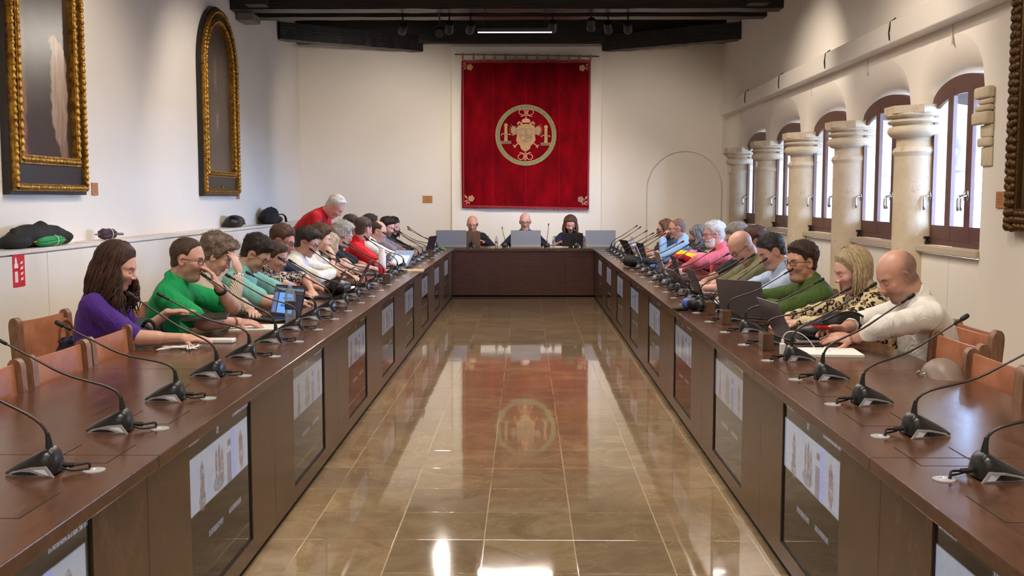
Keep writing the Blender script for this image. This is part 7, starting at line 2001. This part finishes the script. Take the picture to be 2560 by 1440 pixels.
# open power boxes standing in the table hatches
def power_box(x, y, lab):
    t = thing('power_box', lab, 'power socket box', (x, y, ZT))
    mb = MB(); mb.rbox(-0.025, 0.03, -0.05, 0.05, 0, 0.085, 0.003); mb.build('box', M_PAN, t)
    MB().box(0.0302, 0.0315, -0.042, 0.042, 0.01, 0.078).build('socket_face', M_BLACK, t)
power_box(1.20, 5.18, 'brown wooden socket box with a white charger, standing up from the right table')
power_box(1.20, 6.25, 'brown wooden socket box next to the black cables, right table')
power_box(1.20, 6.78, 'brown wooden socket box behind the video camera, right table')
power_box(-1.25, 9.25, 'brown wooden socket box standing up from the left table')
power_box(-1.25, 13.6, 'brown wooden socket box near the far end of the left table')
t = thing('usb_charger', 'white plug-in charger with a white cable beside the nearest socket box', 'charger', (1.245, 5.02, ZT))
MB().rbox(-0.013, 0.013, -0.013, 0.013, 0, 0.055, 0.005).build('body', M_WHITE, t); MB().rbox(-0.007, 0.007, -0.005, 0.005, 0.055, 0.075, 0.002).build('plug', M_WHITE, t)
MB().tube(bez((0, 0, 0.075), (0.01, 0.0, 0.14), (0.10, -0.02, 0.12), (0.14, -0.03, 0.045), 12)+bez((0.14, -0.03, 0.045), (0.18, -0.05, 0.0), (0.22, 0.02, 0.08), (0.24, 0.03, 0.003), 12), 0.0022, 6).build('cable', M_WHITE, t, smooth=True)
# video camera lying on the right table
t = thing('video_camera', 'small black and blue video camera lying at the inner edge of the right table', 'camera', (1.135, 6.98, ZT), 0.3)
lump([E((0, 0.0, 0.045), (0.05, 0.05, 0.045)), E((0.02, -0.06, 0.042), (0.042, 0.04, 0.042))], 0.01, 0.004, 0.005, M_BLKL, 'body', t, floor=0.0, freq=60)
MB().lathe([(0.034, -0.03), (0.038, 0.0), (0.038, 0.035), (0.02, 0.04)], 20, M=Matrix.Translation((-0.02, 0.045, 0.045)) @ Matrix.Rotation(-PI/2, 4, 'X')).build('blue_case', flat('blue_cover', (70, 96, 170), 0.5), t, angle=40)
MB().rbox(-0.13, -0.03, 0.02, 0.08, 0, 0.02, 0.009).build('pouch', M_BLKL, t)
MB().tube(bez((0, -0.05, 0.09), (0.05, -0.1, 0.15), (0.12, -0.12, 0.08), (0.12, -0.18, 0.004), 12), 0.004, 6).build('cord', M_RUB, t, smooth=True)
o = lump([E((0, 0, 0.06), (0.09, 0.14, 0.065)), E((0.14, 0.02, 0.05), (0.12, 0.10, 0.05)), E((0.27, -0.05, 0.04), (0.10, 0.08, 0.04))], 0.04, 0.016, 0.007, M_BLKF, 'black_jacket', loc=(1.17, 11.6, ZT), floor=0.0, seed=6); tag(o, 'crumpled black jacket lying across the inner edge of the right table', 'jacket')
o = lump([E((0, 0, 0.03), (0.05, 0.06, 0.03))], 0.02, 0.006, 0.006, flat('blue_cloth', (60, 92, 160), 0.6), 'blue_pouch', loc=(1.36, 11.05, ZT), floor=0.0, seed=8); tag(o, 'small blue pouch beside the crumpled black jacket', 'pouch')
t = thing('handbag', 'big soft black leather handbag leaning on the table before the leopard-print woman', 'handbag', (1.63, 5.50, ZT), 0.25)
lump([E((0, 0, 0.06), (0.21, 0.085, 0.062)), E((0.06, 0.0, 0.10), (0.14, 0.06, 0.055)), E((0.13, 0, 0.07), (0.08, 0.06, 0.06))], 0.04, 0.012, 0.006, M_BLKL, 'body', t, floor=0.0, seed=10)
MB().tube(bez((-0.1, -0.06, 0.11), (-0.02, -0.09, 0.17), (0.08, -0.09, 0.19), (0.18, -0.05, 0.10), 12), 0.007, 8).build('strap', M_BLKL, t, smooth=True)
MB().tube(bez((-0.08, 0, 0.118), (0.0, -0.01, 0.150), (0.08, -0.01, 0.158), (0.17, 0, 0.112), 10), 0.003, 6).build('zip', M_CHROME, t, smooth=True)
t = thing('shoulder_bag', 'small taupe shoulder bag with steel zips beside the empty chair at the right', 'bag', (1.78, 4.42, 0.64))
lump([E((0, 0, 0.09), (0.085, 0.12, 0.09)), E((0.0, -0.03, 0.06), (0.09, 0.12, 0.06))], 0.03, 0.006, 0.006, flat('taupe_leather', (128, 112, 98), 0.5, bump=0.3), 'body', t)
for dy in (-0.04, 0.02):
    MB().tube(bez((-0.082, dy, 0.12), (-0.10, dy, 0.13), (-0.105, dy+0.01, 0.10), (-0.092, dy+0.01, 0.08), 6), 0.004, 6).build('zip_puller', M_CHROME, t, smooth=True)
o = lump([E((0, 0, 0.05), (0.10, 0.20, 0.05)), E((0.02, -0.1, 0.06), (0.08, 0.10, 0.05)), E((0.0, 0.14, 0.04), (0.07, 0.10, 0.04))], 0.03, 0.016, 0.007, M_BLKL, 'black_bag', loc=(-1.50, 8.25, ZT), floor=0.0, seed=12); tag(o, 'soft black bag on the left table before the man in navy', 'bag')
o = lump([E((0, 0, 0.025), (0.08, 0.14, 0.03))], 0.03, 0.008, 0.007, flat('grey_pouch_cloth', (96, 92, 88), 0.7), 'grey_pouch', loc=(-1.48, 12.55, ZT), floor=0.0, seed=13); tag(o, 'flat grey pouch among the cables on the left table', 'pouch')
o = MB().ball((0, 0, 0.02), (0.035, 0.05, 0.022), 14, 8).build('green_apple', flat('green_wrapper', (96, 170, 60), 0.5), loc=(-1.22, 15.2, ZT), smooth=True); o.name = 'green_packet'; tag(o, 'small bright green packet at the far left table corner', 'packet')
# things in hands
K = KS['r1']; q = (K['rh'][1]+K['lh'][1])/2+K['f']*0.13
t = thing('mobile_phone', 'phone in a red case held by the nearest bald man', 'phone', (q[0], q[1], q[2]+0.03), 0.1); t.rotation_euler = (0, 0.25, 1.0)
MB().rbox(-0.065, 0.065, -0.037, 0.037, 0, 0.008, 0.003).build('case', flat('red_case', (214, 24, 44), 0.35), t); MB().rbox(-0.072, 0.072, -0.034, 0.034, 0.008, 0.0095, 0.0006).build('display', M_BLACK, t)
t = thing('marker_pen', 'yellow highlighter by the hands of the nearest bald man', 'pen', (1.50, 5.22, ZT), 0.4)
MB().tube([(-0.05, 0, 0.008), (0.02, 0, 0.008)], 0.008, 10).build('barrel', flat('dark_barrel', (50, 40, 60), 0.4), t, smooth=True); MB().tube([(-0.085, 0, 0.008), (-0.048, 0, 0.008)], 0.0088, 10).build('cap', flat('fluorescent_yellow', (214, 236, 20), 0.4), t, smooth=True)
tag(MB().tube([(-0.07, 0, 0.004), (0.07, 0.01, 0.004)], 0.004, 8).build('ballpoint_pen', M_BLACK, loc=(1.40, 5.17, ZT+0.012), smooth=True), 'black pen lying on the open white notepad', 'pen')
K = KS['white']; q = (K['rh'][1]+K['lh'][1])/2+K['f']*0.11
t = thing('mobile_phone', 'phone held by the dark-haired man in the white shirt', 'phone', (q[0], q[1], q[2]+0.01)); t.rotation_euler = (0, -0.5, 0)
MB().rbox(-0.07, 0.07, -0.036, 0.036, 0, 0.008, 0.003).build('case', M_BLACK, t)
K = KS['navy']
def wrist_band(K, key, name, mat, r, w_, face=None, k=0.12, parent=None):
    E_, W_ = K[key][0], K[key][1]; d = nrm(W_-E_); c = W_-(W_-E_)*k
    up = np.array([0, 0, 1.0]); u_ = nrm(up-d*(up@d)); v_ = np.cross(d, u_); mb = MB(); n = 20; vs = []
    for dd, rr in ((-w_/2, r), (w_/2, r*0.98), (w_/2, r*0.9), (-w_/2, r*0.9)):
        for i in range(n):
            a = 2*PI*i/n; p = c+d*dd+(u_*math.cos(a)*0.92+v_*math.sin(a))*rr; vs.append(tuple(p))
    mb.add(vs, [(q_*n+i, q_*n+(i+1) % n, ((q_+1) % 4)*n+(i+1) % n, ((q_+1) % 4)*n+i) for q_ in range(4) for i in range(n)])
    o = mb.build(name, mat, None, smooth=False); fo = None
    if face:
        Mx = Matrix.Translation(Vector(c+nrm(face)*r*0.95)) @ Vector(nrm(face)).to_track_quat('Z', 'Y').to_matrix().to_4x4()
        fo = MB().lathe([(0.019, -0.002), (0.020, 0.004), (0.018, 0.008), (0.0, 0.008)], 20, M=Mx).build('watch_case', mat, None, angle=40)
    return o, fo
def give(root_lab, objs):
    r = [o for o in COL.objects if o.get('label') == root_lab][0]
    for o in objs:
        if o is not None: o.parent = r; o.location = Vector(o.location)-Vector((r.location.x, r.location.y, 0))
L_ = {k: v for k, v in ((o.get('label'), o) for o in COL.objects if o.get('category') == 'person')}
def lab_of(key): 
    P0 = KS[key]['P0']; return min(L_, key=lambda s: (L_[s].location.x-P0[0])**2+(L_[s].location.y-P0[1])**2)
give(lab_of('r1'), wrist_band(KS['r1'], 'lh', 'wristwatch', M_CHROME, 0.034, 0.020, (0.2, -0.9, 0.5), 0.10))
give(lab_of('green'), wrist_band(KS['green'], 'lh', 'wristband', M_RUB, 0.036, 0.030, None, 0.14))
give(lab_of('green'), wrist_band(KS['green'], 'rh', 'bracelet', M_TANL, 0.034, 0.010, None, 0.12))
give(lab_of('stripe'), wrist_band(KS['stripe'], 'rh', 'bracelet', M_CHROME, 0.033, 0.006, None, 0.10))
give(lab_of('band'), wrist_band(KS['band'], 'rh', 'wristwatch', M_RUB, 0.031, 0.020, None, 0.12))
give(lab_of('r4'), wrist_band(KS['r4'], 'lh', 'wristwatch', M_BLACK, 0.040, 0.026, (0, -0.7, 0.7), 0.08))
K = KS['band']; H, HR, sc = K['H'], K['HR'], K['sc']
mb = MB(); mb.tube([Vector(H+HR@(np.array([0.012+0.02*math.cos(R(a)), 0.094*math.cos(R(a)), 0.030+0.105*math.sin(R(a))])*sc)) for a in range(0, 181, 12)], 0.017, 8, flatz=0.35)
give(lab_of('band'), [mb.build('hairband', flat('orange_hairband', (206, 124, 40), 0.6), None, smooth=True)])
K = KS['r2']; H, HR, sc = K['H'], K['HR'], K['sc']
give(lab_of('r2'), [MB().ball(tuple(H+HR@(np.array([-0.004, s*0.083, -0.042])*sc)), 0.0045, 8, 6).build('earring', M_WHITE, None, smooth=True) for s in (1,)])
